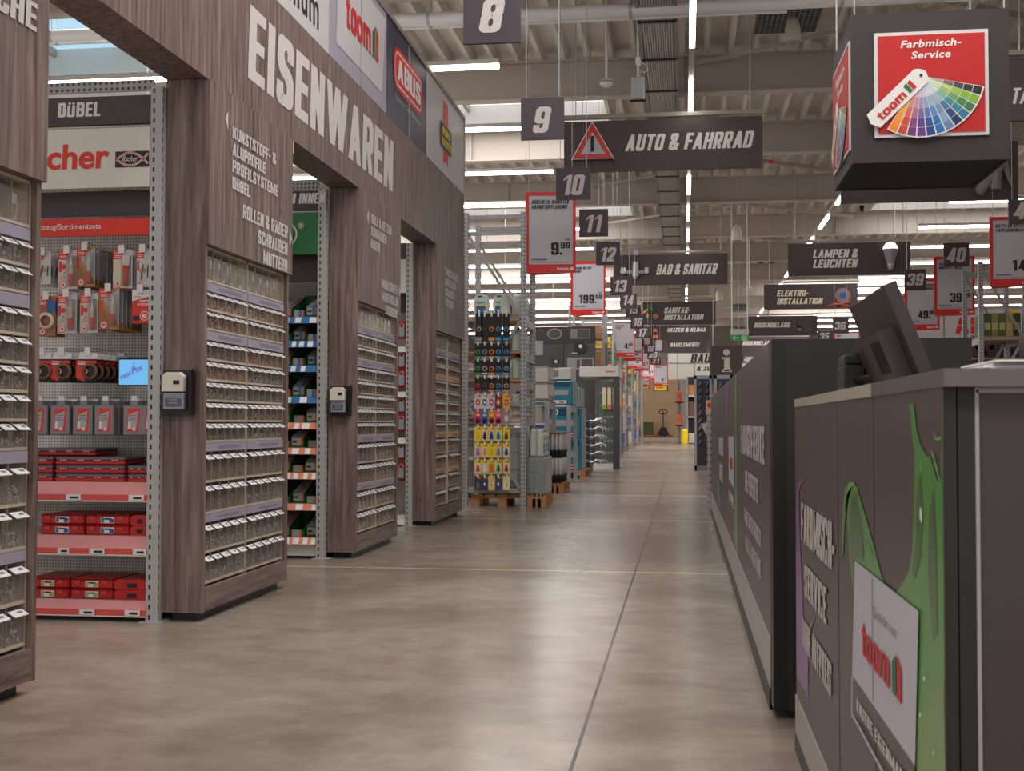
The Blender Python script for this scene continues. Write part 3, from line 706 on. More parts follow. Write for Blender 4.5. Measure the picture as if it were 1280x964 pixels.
def toom_logo(mb, o, U, V, w, h, red=TOOMRED, green=TOOMGREEN, n=None):
    """red word followed by a small green and red roof mark"""
    o, U, V = np.array(o, float), np.array(U, float), np.array(V, float)
    mb.text('toom', o, U, V, w*0.74, h*0.95, red, 0.035, 0.0, 1.0)
    P = lambda a, b_: tuple(o+U*(a*w)+V*(b_*h))
    mb.add([P(0.79, 0), P(0.88, 0), P(0.88, 0.98), P(0.79, 0.72)], [(0, 1, 2, 3)], green)
    mb.add([P(0.90, 0), P(0.99, 0), P(0.99, 0.76), P(0.90, 1.0)], [(0, 1, 2, 3)], red)
t = banner('lilac board with a white plate and red logo above the portal', BY[1], BY[2], LILAC)
L_ = BY[2]-BY[1]
mb = MB(); mb.add([(0.003, L_*0.10, 0.13), (0.003, L_*0.90, 0.13), (0.003, L_*0.97, 0.76), (0.003, L_*0.13, 0.76)], [(0, 1, 2, 3)], GLOSSW); mb.build('white_plate', t)
mb = MB(); toom_logo(mb, (0.006, L_*0.25, 0.33), YU, ZU, L_*0.58, 0.27); mb.build('logo', t)
seams(t, [L_*0.5])
t = banner('dark blue board with a red oval lock logo above the portal', BY[2], BY[3], NAVY)
L_ = BY[3]-BY[2]
def rrect(mb, X, y0, y1, z0, z1, r, m_, n=6):
    pts = []
    for cy_, cz_, a0 in ((y1-r, z1-r, 0), (y0+r, z1-r, 90), (y0+r, z0+r, 180), (y1-r, z0+r, 270)):
        for k in range(n+1):
            a = math.radians(a0+90*k/n); pts.append((X, cy_+r*math.cos(a), cz_+r*math.sin(a)))
    mb.add(pts, [tuple(range(len(pts)))], m_)
mb = MB(); y0, y1, z0, z1 = L_*0.15, L_*0.88, 0.30, 0.66
for d, c_ in ((0, RED), (0.035, WHITE), (0.05, RED)): rrect(mb, 0.003+d*0.05, y0+d, y1-d, z0+d, z1-d, 0.15-d, c_)
mb.text('ABUS', (0.008, y0+0.12, z0+0.09), YU, ZU, y1-y0-0.24, z1-z0-0.18, WHITE, 0.03, 0.0); mb.build('logo', t)
mb = MB(); mb.text('Security Tech Germany', (0.003, L_*0.2, 0.2), YU, ZU, L_*0.62, 0.055, LETTER, 0.0, 0.0); mb.build('lettering', t)
seams(t, [L_*0.52])
t = banner('pale board with a red ribbon and black and yellow badge above the portal', BY[3], BY[4], GLOSSW)
L_ = BY[4]-BY[3]; c = L_*0.47
mb = MB(); mb.add([(0.003, c-0.12, 0.10), (0.003, c, 0.14), (0.003, c+0.12, 0.10), (0.003, c+0.12, 0.74), (0.003, c-0.12, 0.74)], [(0, 1, 2, 3, 4)], RED); mb.build('ribbon', t)
mb = MB(); rrect(mb, 0.005, c-0.3, c+0.3, 0.24, 0.50, 0.02, TOOMGREEN); rrect(mb, 0.006, c-0.285, c+0.285, 0.255, 0.485, 0.02, BLACK)
YEL = mat('badge_yellow', (236, 200, 40), 0.5)
mb.text('BURG', (0.008, c-0.2, 0.385), YU, ZU, 0.40, 0.075, YEL, 0.04); mb.text('WÄCHTER', (0.008, c-0.25, 0.275), YU, ZU, 0.5, 0.08, YEL, 0.04); mb.build('badge', t)
mb = MB(); mb.box(-0.05, 0.012, L_, L_+0.02, 0.0, BT-FT, ALU); mb.build('end_post', t)
q = MB(); q.box(-0.005, 0.004, 7.19, 7.24, 2.66, 2.73, mat('yellow_sticker', (222, 204, 140), 0.6)); q.build('sticker', portal, label='small yellow sticker at the corner of the second opening')
# ---------------------------------------------------------------- small parts bins
STRIPS = [(1.672, 1.716), (1.422, 1.468), (0.850, 0.894), (0.490, 0.530)]
ROWS = [(1.72, 1.885, 5)]
ROWS += [(1.472+0.10*k, 1.572+0.10*k, 6) for k in (1, 0)]
ROWS += [(0.896+0.1052*k, 1.001+0.1052*k, 6) for k in (4, 3, 2, 1, 0)]
ROWS += [(0.532+0.159*k, 0.691+0.159*k, 5) for k in (1, 0)]
ROWS += [(0.178+0.156*k, 0.334+0.156*k, 5) for k in (1, 0)]
CW = 0.617
INSIDE = mat('bin_inside', (106, 92, 85), 0.7)
EDGE = mat('bin_edge_brown', (150, 134, 121), 0.4)
def bin_mesh(w, h):
    mb = MB(); d = 0.10
    mb.box(0, -0.002, 0.004, w-0.004, 0.012, h*0.80, CLEAR)                       # front pane
    mb.box(-0.004, 0.003, 0.0, 0.0018, 0.011, h, EDGE); mb.box(-0.004, 0.003, w-0.0018, w, 0.011, h, EDGE)
    mb.add([(-d, 0.0015, 0.009), (-0.004, 0.0015, 0.009), (-0.004, 0.0015, h), (-d, 0.0015, h)], [(0, 1, 2, 3)], CLEAR)
    mb.box(-d, 0.006, 0, w, 0.0, 0.011, CREAM)
    mb.box(-d, -d+0.003, 0.004, w-0.004, 0.011, h, INSIDE)
    return mb
BTAG = mat('bin_tag', (228, 226, 226), 0.3)
def tag_mesh(w, h):
    mb = MB(); a = h*0.82; k = 0.026; e = w*0.11
    mb.add([(0.002, e*0.6, a+0.010), (0.002, w-e*1.6, a+0.010), (k, w-e*0.6, a-0.010), (k, e*1.6, a-0.010)], [(3, 2, 1, 0)], BTAG)
    mb.add([(0.002, e*0.6, a+0.008), (0.002, w-e*1.6, a+0.008), (k, w-e*0.6, a-0.012), (k, e*1.6, a-0.012)], [(0, 1, 2, 3)], BTAG)
    mb.add([(0.009, w*0.45, a+0.0055), (0.009, w*0.72, a+0.0055), (0.017, w*0.76, a-0.002), (0.017, w*0.49, a-0.002)], [(3, 2, 1, 0)], GREY)
    mb.add([(0.0, 0.003, a+0.012), (0.0, w-0.003, a+0.012), (0.004, w-0.003, a+0.002), (0.004, 0.003, a+0.002)], [(0, 1, 2, 3)], CLEAR)
    return mb
CONT = {}
def contents_mesh(w, h, kind, seed):
    rnd = random.Random(seed); mb = MB()
    cols = {'steel': [(206, 206, 212), (140, 140, 148), (232, 232, 236), (110, 110, 118)], 'copper': [(232, 150, 90), (240, 190, 130), (196, 110, 66), (220, 206, 196)],
            'dark': [(70, 66, 74), (96, 92, 104), (150, 146, 150), (190, 190, 200)], 'brown': [(120, 84, 62), (98, 66, 52), (150, 110, 84), (170, 160, 152)], 'mixed': [(196, 176, 60), (120, 40, 44), (60, 74, 110), (190, 186, 182)],
            'pale': [(222, 212, 198), (192, 182, 170), (236, 232, 226), (172, 160, 150)]}[kind]
    ms = [c3(c, rough=0.35) for c in cols]
    n = 22 if h < 0.13 else 26
    for k in range(n):
        y = rnd.uniform(0.014, w-0.014); z = 0.014+abs(rnd.gauss(0, h*0.22)); x = rnd.uniform(-0.035, -0.008)
        z = min(z, h*0.62)
        L_ = rnd.uniform(0.012, 0.034); a = rnd.uniform(0, math.pi); b_ = rnd.uniform(-0.6, 0.9)
        e = (x+rnd.uniform(-0.01, 0.006), min(max(y+math.cos(a)*L_, 0.008), w-0.008), max(0.014, z+math.sin(a)*L_))
        mb.tube([(x, y, z), e], rnd.uniform(0.0024, 0.0045), ms[k % 4], 5)
        if rnd.random() < 0.6: mb.lathe([(0.0, -0.003), (0.006, -0.002), (0.006, 0.002), (0, 0.003)], ms[(k+1) % 4], (x, y, z), 6, 'x')
    mb.box(-0.09, -0.02, 0.008, w-0.008, 0.012, h*0.24, ms[1])
    return mb
def bag_mesh(w, h, seed):
    rnd = random.Random(seed); mb = MB()
    mb.box(-0.03, -0.028, w*0.3, w*0.72, h*0.5, h*0.74, TAG)
    mb.box(-0.032, -0.024, w*0.2, w*0.8, h*0.12, h*0.5, CLEAR)
    for k in range(3):
        y = rnd.uniform(0.3, 0.6)*w; mb.tube([(-0.022, y, h*0.2), (-0.02, y+rnd.uniform(-0.02, 0.02), h*0.55)], 0.003, [ZINC, CREAM, c3((206, 176, 140))][k], 5)
    for k in range(4): mb.lathe([(0.0, -0.004), (0.008, 0.0), (0, 0.004)], [ZINC, TAG][k % 2], (-0.02, rnd.uniform(0.25, 0.75)*w, h*rnd.uniform(0.1, 0.25)), 6, 'x')
    return mb
def keep(mb, name):                       # a mesh datablock only
    me = bpy.data.meshes.new(name); me.from_pydata(mb.v, [], mb.f)
    for q in mb.mats: me.materials.append(q)
    me.polygons.foreach_set('material_index', mb.mi); me.polygons.foreach_set('use_smooth', mb.sm); me.update(); return me
BINM = {}; 
for z0, z1, n in ROWS:
    k = (round(z1-z0, 3), n)
    if k in BINM: continue
    w, h = (CW-0.012)/n, z1-z0
    BINM[k] = (keep(bin_mesh(w, h), 'bin'), keep(tag_mesh(w, h), 'price_label'),
               {kd: [keep(contents_mesh(w, h, kd, 10*j+len(BINM)), 'screws') for j in range(4)] for kd in ('steel', 'copper', 'dark', 'brown', 'mixed', 'pale')},
               [keep(bag_mesh(w, h, j), 'hanging_bag') for j in range(4)])
def link(name, me, parent, loc=(0, 0, 0)):
    o = bpy.data.objects.new(name, me); COL.objects.link(o); o.parent = parent; o.location = loc; return o
def bin_rack(y0, label, scheme, last=None, orange=False):
    t = thing('small_parts_rack', label, 'bin rack', (FX-0.03, y0, 0), group='racks of clear bins in the wooden pillars')
    lo = 0 if last is None else CW*(1-last/5.0)
    mb = MB(); mb.box(-0.125, -0.118, lo, CW, 0.165, 1.9, INSIDE)
    mb.box(-0.118, 0.004, CW-0.006, CW, 0.165, 1.9, CREAM); mb.box(-0.118, 0.004, lo, lo+0.006, 0.165, 1.9, CREAM)
    mb.box(-0.118, 0.004, lo, CW, 1.885, 1.897, CREAM)
    mb.build('frame', t)
    for k, (za, zb) in enumerate(STRIPS):
        mb = MB(); c_ = mat('orange_strip', (206, 150, 96), 0.5) if orange and k in (1, 2, 3) else LAV
        mb.box(-0.02, 0.008, lo+0.004, CW-0.004, za, zb, c_)
        if last is None: mb.box(0.008, 0.0085, CW*0.32, CW*0.86, za+0.012, zb-0.014, mat('strip_print', (128, 120, 138), 0.6))
        mb.build('title_strip', t)
    rnd = random.Random(int(y0*100))
    for r_, (z0, z1, n) in enumerate(ROWS):
        bm, tm, cm, bg_ = BINM[(round(z1-z0, 3), n)]
        w = (CW-0.012)/n
        for c_ in range(n):
            if last is not None and c_ < n-last: continue
            b_ = link('bin', bm, t, (0, 0.006+w*c_, z0))
            if r_ == 0: link('hanging_bag', rnd.choice(bg_), b_)
            else:
                link('price_label', tm, b_)
                link('screws', rnd.choice(cm[scheme[min(r_, len(scheme)-1)]]), b_)
    return t
S1 = ['pale', 'copper', 'copper', 'brown', 'copper', 'steel', 'dark', 'dark', 'brown', 'brown', 'steel', 'steel']
S1b = ['pale', 'copper', 'pale', 'copper', 'steel', 'dark', 'mixed', 'steel', 'brown', 'dark', 'steel', 'dark']
S2 = ['pale', 'pale', 'pale', 'pale', 'mixed', 'brown', 'mixed', 'brown', 'dark', 'mixed', 'pale', 'pale']
S3 = ['pale', 'pale', 'copper', 'pale', 'pale', 'brown', 'pale', 'pale', 'pale', 'copper', 'pale', 'pale']
S0 = ['steel', 'steel', 'dark', 'steel', 'dark', 'steel', 'dark', 'steel', 'steel', 'steel', 'steel', 'steel']
bin_rack(PIL[0][1]-0.036-CW, 'bin rack of clear drawers in the pillar cut by the left picture edge', S0, last=3)
bin_rack(PIL[1][0]+0.036, 'left bin rack in the second wooden pillar, beside the red blister wall', S1)
bin_rack(PIL[1][0]+0.036+CW+0.014, 'right bin rack in the second wooden pillar, beside the green boxes', S1b)
bin_rack(PIL[2][0]+0.036, 'left bin rack in the third wooden pillar, beside the green boxes', S2)
bin_rack(PIL[2][0]+0.036+CW+0.014, 'right bin rack in the third wooden pillar', S2[::-1])
bin_rack(PIL[3][0]+0.036, 'left bin rack with orange strips in the last wooden pillar', S3, orange=True)
bin_rack(PIL[3][0]+0.036+CW+0.014+0.1, 'right bin rack with orange strips in the last wooden pillar', S3, orange=True)
# counting scale boxes on the pillar sides
def scale_box(px0, py0, px1, py1, Y, label):
    a = onY(px0, py1, Y); b_ = onY(px1, py0, Y); w, h = b_[0]-a[0], b_[2]-a[2]
    t = thing('scale_box', label, 'device', (a[0], Y, a[2]))
    mb = MB(); mb.box(0, w, -0.03, -0.001, 0, h, BLACK, 0.004); mb.box(0, w, -0.05, -0.03, 0, 0.02, BLACK); mb.box(w-0.008, w, -0.06, -0.03, 0.02, h, BLACK); mb.build('holder', t)
    mb = MB(); z0, z1 = h*0.52, h*0.95; x0, x1 = w*0.08, w*0.76
    mb.poly([(x0, -0.03, z0), (x1, -0.03, z0), (x1, -0.03, z1-0.02), (x1-0.02, -0.03, z1), (x0+0.02, -0.03, z1), (x0, -0.03, z1-0.02)], mat('ivory_plastic', (222, 214, 198), 0.4), (0, -0.045, 0))
    mb.box(x0+(x1-x0)*0.55, x0+(x1-x0)*0.85, -0.077, -0.075, z0+0.035, z0+0.055, BLACK); mb.build('scale', t)
    mb = MB(); mb.box(x0, x1, -0.06, -0.03, 0.025, h*0.49, mat('plate_grey', (142, 146, 158), 0.4), 0.004)
    mb.box(x0+0.012, x1-0.012, -0.0615, -0.06, 0.04, h*0.36, mat('plate_print', (86, 90, 106), 0.5))
    for k in range(3): mb.box(x0+0.03, x1-0.03, -0.063, -0.0615, 0.055+0.016*k, 0.061+0.016*k, mat('plate_grey', (142, 146, 158)))
    mb.build('instruction_plate', t)
    mb = MB(); mb.tube([(w-0.01, -0.03, h), (w+0.008, -0.03, h+0.012), (w+0.01, -0.03, h-0.02), (w+0.004, -0.03, h*0.4)], 0.003, BLACK, 6); mb.build('cable', t)
    return t
scale_box(206.5, 463, 245, 518.5, PIL[1][0]-0.001, 'black and ivory scale box on the side of the second wooden pillar')
scale_box(414, 482.5, 440, 520, PIL[2][0]-0.001, 'black and ivory scale box on the side of the third wooden pillar')
# small yellow sticker corner
# ---------------------------------------------------------------- aisle shelving seen through the portal openings
UX = -2.60                     # right edge of the aisle shelving
def shelving(label, Y, x_left, depth, board_m, shelf_z, top=2.78, rail=None, lip=None):
    t = thing('shelving_unit', label, 'shelving', (UX, Y, 0))
    mb = MB(); mb.box(-0.064, 0.0, -0.03, 0.03, 0, top, SLOT); mb.box(-0.09, 0.03, -0.05, 0.06, 0, 0.006, STEEL); mb.build('upright', t)
    mb = MB(); mb.box(x_left-UX, 0.0, depth, depth+0.03, 0.0, top, board_m); mb.build('back_panel', t)
    mb = MB(); mb.box(x_left-UX, -0.064, 0.0, depth, 0.02, 0.10, CREAMW); mb.box(x_left-UX, -0.064, 0.03, depth, 0.0, 0.02, DARKGAP); mb.build('base', t)
    for z in shelf_z:
        mb = MB(); mb.box(x_left-UX, -0.064, 0.0, depth, z-0.03, z, CREAMW); o = mb.build('shelf', t)
        if rail:
            q = MB(); h = rail[1]
            q.add([(x_left-UX, -0.022, z-h), (-0.057, -0.022, z-h), (-0.057, -0.004, z+0.002), (x_left-UX, -0.004, z+0.002)], [(0, 1, 2, 3)], rail[0])
            q.box(x_left-UX, -0.057, -0.024, -0.003, z-h-0.004, z-h, CREAMW)
            q.build('price_rail', o)
    return t
# --- first aisle
Y1 = 5.86
shA = shelving('cream shelving with red goods seen through the first opening of the wooden portal', Y1, -8.0, 0.42, PEG, [0.425, 0.695], 2.70)
RAILR = mat('price_rail_red', (206, 60, 50), 0.25)
for z0, z1, tg in ((0.605, 0.695, ((-0.49, 0.08), (-0.155, 0.08))), (0.335, 0.425, ((-0.53, 0.06), (-0.36, 0.08), (-0.13, 0.07))), (0.03, 0.10, ((-0.41, 0.08), (-0.17, 0.08)))):
    q = MB(); q.add([(-1.5, -0.034, z0), (-0.06, -0.034, z0), (-0.06, -0.03, z0+0.03), (-1.5, -0.03, z0+0.03)], [(0, 1, 2, 3)], RAILR)
    q.add([(-1.5, -0.03, z0+0.03), (-0.06, -0.03, z0+0.03), (-0.06, -0.002, z1), (-1.5, -0.002, z1)], [(0, 1, 2, 3)], PINK)
    q.box(-1.5, -0.06, -0.036, -0.002, z0-0.006, z0, CREAMW)
    q.build('price_rail', shA)
    for x, w in tg:
        q = MB(); q.box(x, x+w, -0.04, -0.0365, z0+0.002, z0+0.03, TAG); q.box(x+w*0.3, x+w*0.85, -0.041, -0.04, z0+0.009, z0+0.02, INK); q.build('price_tag', shA)
def board(name, label, px0, py0, px1, py1, Y, m_, th=0.02, x_left=None, cat='sign'):
    a = onY(px0, py1, Y); b_ = onY(px1, py0, Y)
    x0 = a[0] if x_left is None else x_left
    if x_left is not None: b_[0] = min(b_[0], UX-0.066)
    base = (x0, Y, a[2])
    t = thing(name, label, cat, base)
    mb = MB(); mb.box(0, b_[0]-x0, 0, th, 0, b_[2]-a[2], m_); mb.build('board', t)
    return t, np.array(base), (b_[0]-x0, b_[2]-a[2])
Yh = Y1-0.035
t, bs, sz = board('category_sign', 'dark brown board reading DÜBEL over the red blister wall', 56, 118, 192.5, 158, Yh, SIGN, 0.03, -4.05)
mb = MB(); ytext(mb, 'DÜBEL', 72, 129, 126, 147, Yh-0.002, WHITE, bs, 0.05, 0.05); mb.build('lettering', t)
t, bs, sz = board('brand_sign', 'white board with big red lettering and a fish logo', 56, 158, 192.5, 236.5, Yh, mat('sign_white', (222, 218, 208), 0.45), 0.03, -4.05)
FRED = mat('lettering_red', (226, 52, 26), 0.5)
mb = MB(); ytext(mb, 'fischer', 21, 182, 137.5, 214, Yh-0.002, FRED, bs, 0.05, 0.045, 0.98); mb.build('lettering', t)
mb = MB(); a = onY(144, 209.5, Yh-0.002)-bs; b_ = onY(191.5, 188, Yh-0.002)-bs; b_[0] = min(b_[0], sz[0]-0.001)
mb.add([(a[0], -0.002, a[2]), (b_[0], -0.002, a[2]), (b_[0], -0.002, b_[2]), (a[0], -0.002, b_[2])], [(0, 1, 2, 3)], INK)
cx, cz = a[0]+0.08, (a[2]+b_[2])/2
def fish(mb, y, hw, hh, x_end, m_, wd):
    up = [(cx-hw+2*hw*k/10.0, y, cz+hh*math.sin(math.pi*k/10.0)) for k in range(11)]+[(x_end, y, cz-hh*0.8)]
    dn = [(p[0], y, 2*cz-p[2]) for p in up]
    for P in (up, dn):
        for p, q in zip(P[:-1], P[1:]): mb.bar(p, q, 0.001, wd, m_)
fish(mb, -0.004, 0.072, 0.033, b_[0]-0.004, WHITE, 0.011); fish(mb, -0.005, 0.072, 0.033, b_[0]-0.004, FRED, 0.004)
mb.text('fischer', (cx-0.045, -0.006, cz-0.012), XU, ZU, 0.095, 0.028, WHITE, 0.01, 0.4); mb.build('fish_logo', t)
t, bs, sz = board('dark_gap_panel', 'dark recessed strip between the white brand board and the red header', 50, 237, 191, 271.5, Yh+0.12, SIGN2, 0.02, -4.05)  # flat dark sheet standing in for the gap between the boards
t, bs, sz = board('header_strip', 'red header strip with white lettering above the blister packs', 50, 271.5, 191, 296, Yh+0.03, mat('header_red', (222, 48, 28), 0.5), 0.012, -4.05)
mb = MB(); ytext(mb, 'Werkzeug/Sortimentsets', 30, 281, 126, 290, Yh+0.027, WHITE, bs, 0.0, 0.012, 1.0); mb.build('lettering', t)
t, bs, sz = board('perforated_screen', 'pale perforated sheet above the DÜBEL board', 56, 99, 193, 118, Yh+0.05, PEG2, 0.01, -4.05)
# monitor
a = onY(147, 483, Y1+0.02); b_ = onY(189.5, 447.5, Y1+0.02)
t = thing('advert_screen', 'small screen with a light blue picture hanging among the red packs', 'screen', (a[0], Y1+0.02, a[2]))
w, h = b_[0]-a[0], b_[2]-a[2]
mb = MB(); mb.box(0, w, 0, 0.025, 0, h, BLACK, 0.004); mb.box(w*0.3, w*0.6, 0.025, 0.36, h*0.4, h*0.5, BLACK); mb.build('casing', t)
mb = MB(); mb.add([(0.008, -0.001, 0.008), (w-0.008, -0.001, 0.008), (w-0.008, -0.001, h-0.008), (0.008, -0.001, h-0.008)], [(0, 1, 2, 3)], mat('screen_blue', (92, 160, 206), 0.3, emit=0.75))
c_ = mat('screen_purple', (96, 96, 176), 0.3, emit=0.6)
mb.text('PRÜFE DIE', (0.02, -0.002, h*0.22), np.array([0.9, 0, 0.42]), np.array([-0.3, 0, 0.95]), w*0.72, 0.022, c_, 0.02)
mb.disc((w*0.48, -0.002, h*0.62), 0.012, c_); mb.box(w*0.46, w*0.5, -0.002, -0.0015, h*0.7, h*0.86, c_); mb.build('picture', t)
# hooks
HOOKS = 0
def hook(x, z, Y, L_, label, grp='wire hooks on the red blister wall'):
    t = thing('wire_hook', label, 'hook', (x, Y+0.42, z), group=grp)
    mb = MB(); mb.tube([(0, 0, 0), (0, -L_+0.02, 0.0), (0, -L_, 0.012)], 0.0025, ZINC, 6); mb.build('prong', t)
    mb = MB(); mb.box(-0.02, 0.02, -0.006, -0.0005, -0.02, 0.02, ZINC); mb.build('foot', t)
    mb = MB(); mb.tube([(0.0, -0.01, 0.03), (0.0, -L_, 0.026)], 0.002, ZINC, 5); mb.box(-0.016, 0.016, -L_-0.003, -L_, -0.012, 0.03, TAG); mb.build('price_tag', t)
    return t
PACKRED = mat('pack_red', (222, 44, 32), 0.4)
def glue_pack(w, h, style):
    """hanging blister card; back plane at y=0, faces -Y, hung from its top centre"""
    t = thing('blister_pack', 'x', 'pack')
    mb = MB(); base = {'tube': (196, 194, 194), 'wood': (176, 128, 74), 'tool': (200, 198, 196), 'tape': (150, 96, 64), 'full': (214, 38, 26), 'set': (200, 200, 202)}[style]
    mb.box(-w/2, w/2, -0.003, 0, -h, 0, c3(base, rough=0.35))
    if style == 'full':
        mb.add([(-w/2, -0.004, -h*0.10), (w/2, -0.004, -h*0.02), (w/2, -0.004, -0.001), (-w/2, -0.004, -0.001)], [(0, 1, 2, 3)], TAG)
        mb.add([(-w/2, -0.004, -h*0.34), (w/2, -0.004, -h*0.20), (w/2, -0.004, -0.001), (-w/2, -0.004, -0.001)], [(0, 1, 2, 3)], TAG)
        mb.text('fischer', (-w*0.42, -0.005, -h*0.24), np.array([1, 0, 0.04]), ZU, w*0.4, h*0.05, PACKRED, 0.02)
        mb.text('GIPS', (-w*0.05, -0.005, -h*0.38), XU, ZU, w*0.48, h*0.07, WHITE, 0.04); mb.text('SPACHTEL', (-w*0.2, -0.005, -h*0.47), XU, ZU, w*0.64, h*0.06, WHITE, 0.04)
        mb.box(-w*0.45, -w*0.1, -0.0045, -0.004, -h*0.92, -h*0.78, INK)
        mb.disc((w*0.2, -0.0045, -h*0.78), w*0.25, TAG); mb.disc((w*0.2, -0.005, -h*0.78), w*0.21, PACKRED); mb.disc((w*0.2, -0.0055, -h*0.78), w*0.13, mat('seal_cream', (236, 214, 176)))
    else:
        mb.box(-w/2, w*0.02, -0.0042, -0.003, -h*0.24, -0.001, PACKRED)
        mb.text('fischer', (-w*0.42, -0.005, -h*0.10), XU, ZU, w*0.34, h*0.045, WHITE, 0.02)
        for k in range(2): mb.box(-w*0.42, -w*(0.04+0.05*k), -0.0048, -0.0042, -h*(0.155+0.04*k), -h*(0.14+0.04*k), WHITE)
        mb.box(-w*0.46, -w*0.32, -0.0042, -0.003, -h*0.56, -h*0.30, PACKRED)
        if style == 'tube':
            mb.disc((-w*0.2, -0.0042, -h*0.42), w*0.13, PACKRED); mb.disc((-w*0.18, -0.0042, -h*0.58), w*0.03, INK); mb.disc((-w*0.18, -0.0042, -h*0.7), w*0.03, INK)
            mb.bar((-w*0.42, -0.0042, -h*0.75), (-w*0.2, -0.0042, -h*0.6), 0.0005, 0.01, mat('skin_print', (214, 160, 140)))
        if style == 'wood':
            mb.add([(-w/2, -0.0042, -h+0.001), (w*0.0, -0.0042, -h+0.001), (-w*0.05, -0.0042, -h*0.68), (-w*0.22, -0.0042, -h*0.48), (-w/2, -0.0042, -h*0.66)], [(0, 1, 2, 3, 4)], mat('floor_print', (158, 106, 54)))
            mb.add([(-w*0.28, -0.0040, -h*0.26), (w/2, -0.0040, -h*0.02), (w/2, -0.004, -h*0.9), (0.02, -0.004, -h*0.66)], [(0, 1, 2, 3)], mat('photo_grey', (170, 178, 190)))
        if style == 'tool':
            mb.bar((-w*0.15, -0.0042, -h*0.8), (w*0.0, -0.0042, -h*0.4), 0.0005, 0.02, mat('tool_blue', (70, 76, 116))); mb.bar((w*0.3, -0.0042, -h*0.75), (w*0.34, -0.0042, -h*0.42), 0.0005, 0.016, mat('tool_green', (26, 76, 62)))
            mb.box(-w*0.3, w*0.3, -0.0042, -0.004, -h*0.62, -h*0.5, mat('tan_print', (190, 150, 110)))
        mb.disc((-w*0.25, -0.0046, -h*0.89), w*0.19, PACKRED); mb.disc((-w*0.25, -0.005, -h*0.89), w*0.15, TAG); mb.disc((-w*0.25, -0.0054, -h*0.89), w*0.09, mat('seal_orange', (222, 112, 60)))
    mb.build('card', t)
    q = MB()
    if style in ('tube', 'wood'):
        x = w*0.22; r = w*0.11
        q.lathe([(0.001, -h*0.9), (r*0.6, -h*0.89), (r, -h*0.84), (r, -h*0.62)], PACKRED, (x, -0.015, 0), 10)
        q.lathe([(r, -h*0.62), (r*1.02, -h*0.38)], mat('tube_cream', (206, 196, 178), 0.35), (x, -0.015, 0), 10)
        q.lathe([(r, -h*0.38), (r*0.4, -h*0.31), (r*0.3, -h*0.2), (0.001, -h*0.19)], WHITE, (x, -0.015, 0), 10); q.build('tube', t)
    elif style == 'set':
        x = w*0.2; r = w*0.17
        q.lathe([(0.001, -h*0.95), (r*0.8, -h*0.94), (r*0.75, -h*0.70), (r, -h*0.42)], mat('tube_red', (190, 30, 34), 0.3), (x, -0.014, 0), 10)
        q.add([(x-r, -0.014, -h*0.42), (x+r, -0.014, -h*0.42), (x+r*1.15, -0.014, -h*0.14), (x-r*1.15, -0.014, -h*0.14)], [(0, 1, 2, 3)], WHITE); q.build('tube', t)
        q = MB(); q.box(-w*0.42, -w*0.02, -0.006, -0.003, -h*0.85, -h*0.3, mat('board_cream', (206, 198, 170))); q.build('insert', t)
    elif style == 'tape':
        q.lathe([(w*0.30, -0.022), (w*0.45, -0.022), (w*0.45, -0.003), (w*0.30, -0.003), (w*0.30, -0.022)], mat('tape_cream', (214, 204, 184), 0.5), (0.0, 0, -h*0.62), 22, 'y'); q.build('tape_roll', t)
        q = MB(); q.box(0, w/2, -0.006, -0.003, -h*0.4, -h*0.12, BLUE); q.build('blue_sticker', t)
    if style in ('tube', 'wood', 'set'):
        q = MB(); q.box(w*0.02, w*0.44, -0.028, -0.003, -h*0.93, -h*0.15, CLEAR); q.build('blister', t)
    return t
def hang_row(defs, z_px_top, grp):
    for label, px, style, w, h, n, ztop in defs:
        p = onY(px, ztop, Y1+0.04)
        hook(p[0], p[2]+0.004, Y1, 0.40, 'hook of the %s' % label)
        proto = glue_pack(w, h, style)
        proto['group'] = grp
        for k in range(n):
            loc = (p[0]+(random.uniform(-0.004, 0.004) if k else 0), Y1+0.04+0.045*k, p[2]+0.01)
            lb = '%s, %s' % (label, 'in front' if k == 0 else '%s behind it' % ORD[k-1])
            if k == 0: proto.location = loc; proto['label'] = lb
            else: dup(proto, loc, lb, rz=random.uniform(-0.05, 0.05))
hang_row([('white tool pack at the left end, upper row', 54.5, 'tool', 0.085, 0.165, 5, 318),
          ('red glue tube pack, second hook, upper row', 85.5, 'tube', 0.105, 0.20, 3, 315.5),
          ('wood floor glue pack, third hook, upper row', 108, 'wood', 0.10, 0.205, 7, 311),
          ('red squeeze tube set, fourth hook, upper row', 154, 'set', 0.105, 0.195, 4, 315),
          ('white carded pack by the upright, upper row', 180, 'tool', 0.075, 0.195, 3, 314)], 0, 'blister packs on the upper hook row')
hang_row([('pack with a cream tape roll, lower row', 59.5, 'tape', 0.095, 0.205, 3, 373),
          ('red glue tube pack right of the tape roll', 84.5, 'tube', 0.105, 0.205, 3, 369.5),
          ('grey glue tube pack, third hook, lower row', 112, 'tube', 0.098, 0.205, 3, 369),
          ('wood floor glue pack, fourth hook, lower row', 137, 'wood', 0.11, 0.21, 7, 363),
          ('large red filler bag by the slotted upright', 177, 'full', 0.098, 0.172, 2, 364.5)], 0, 'blister packs on the lower hook row')
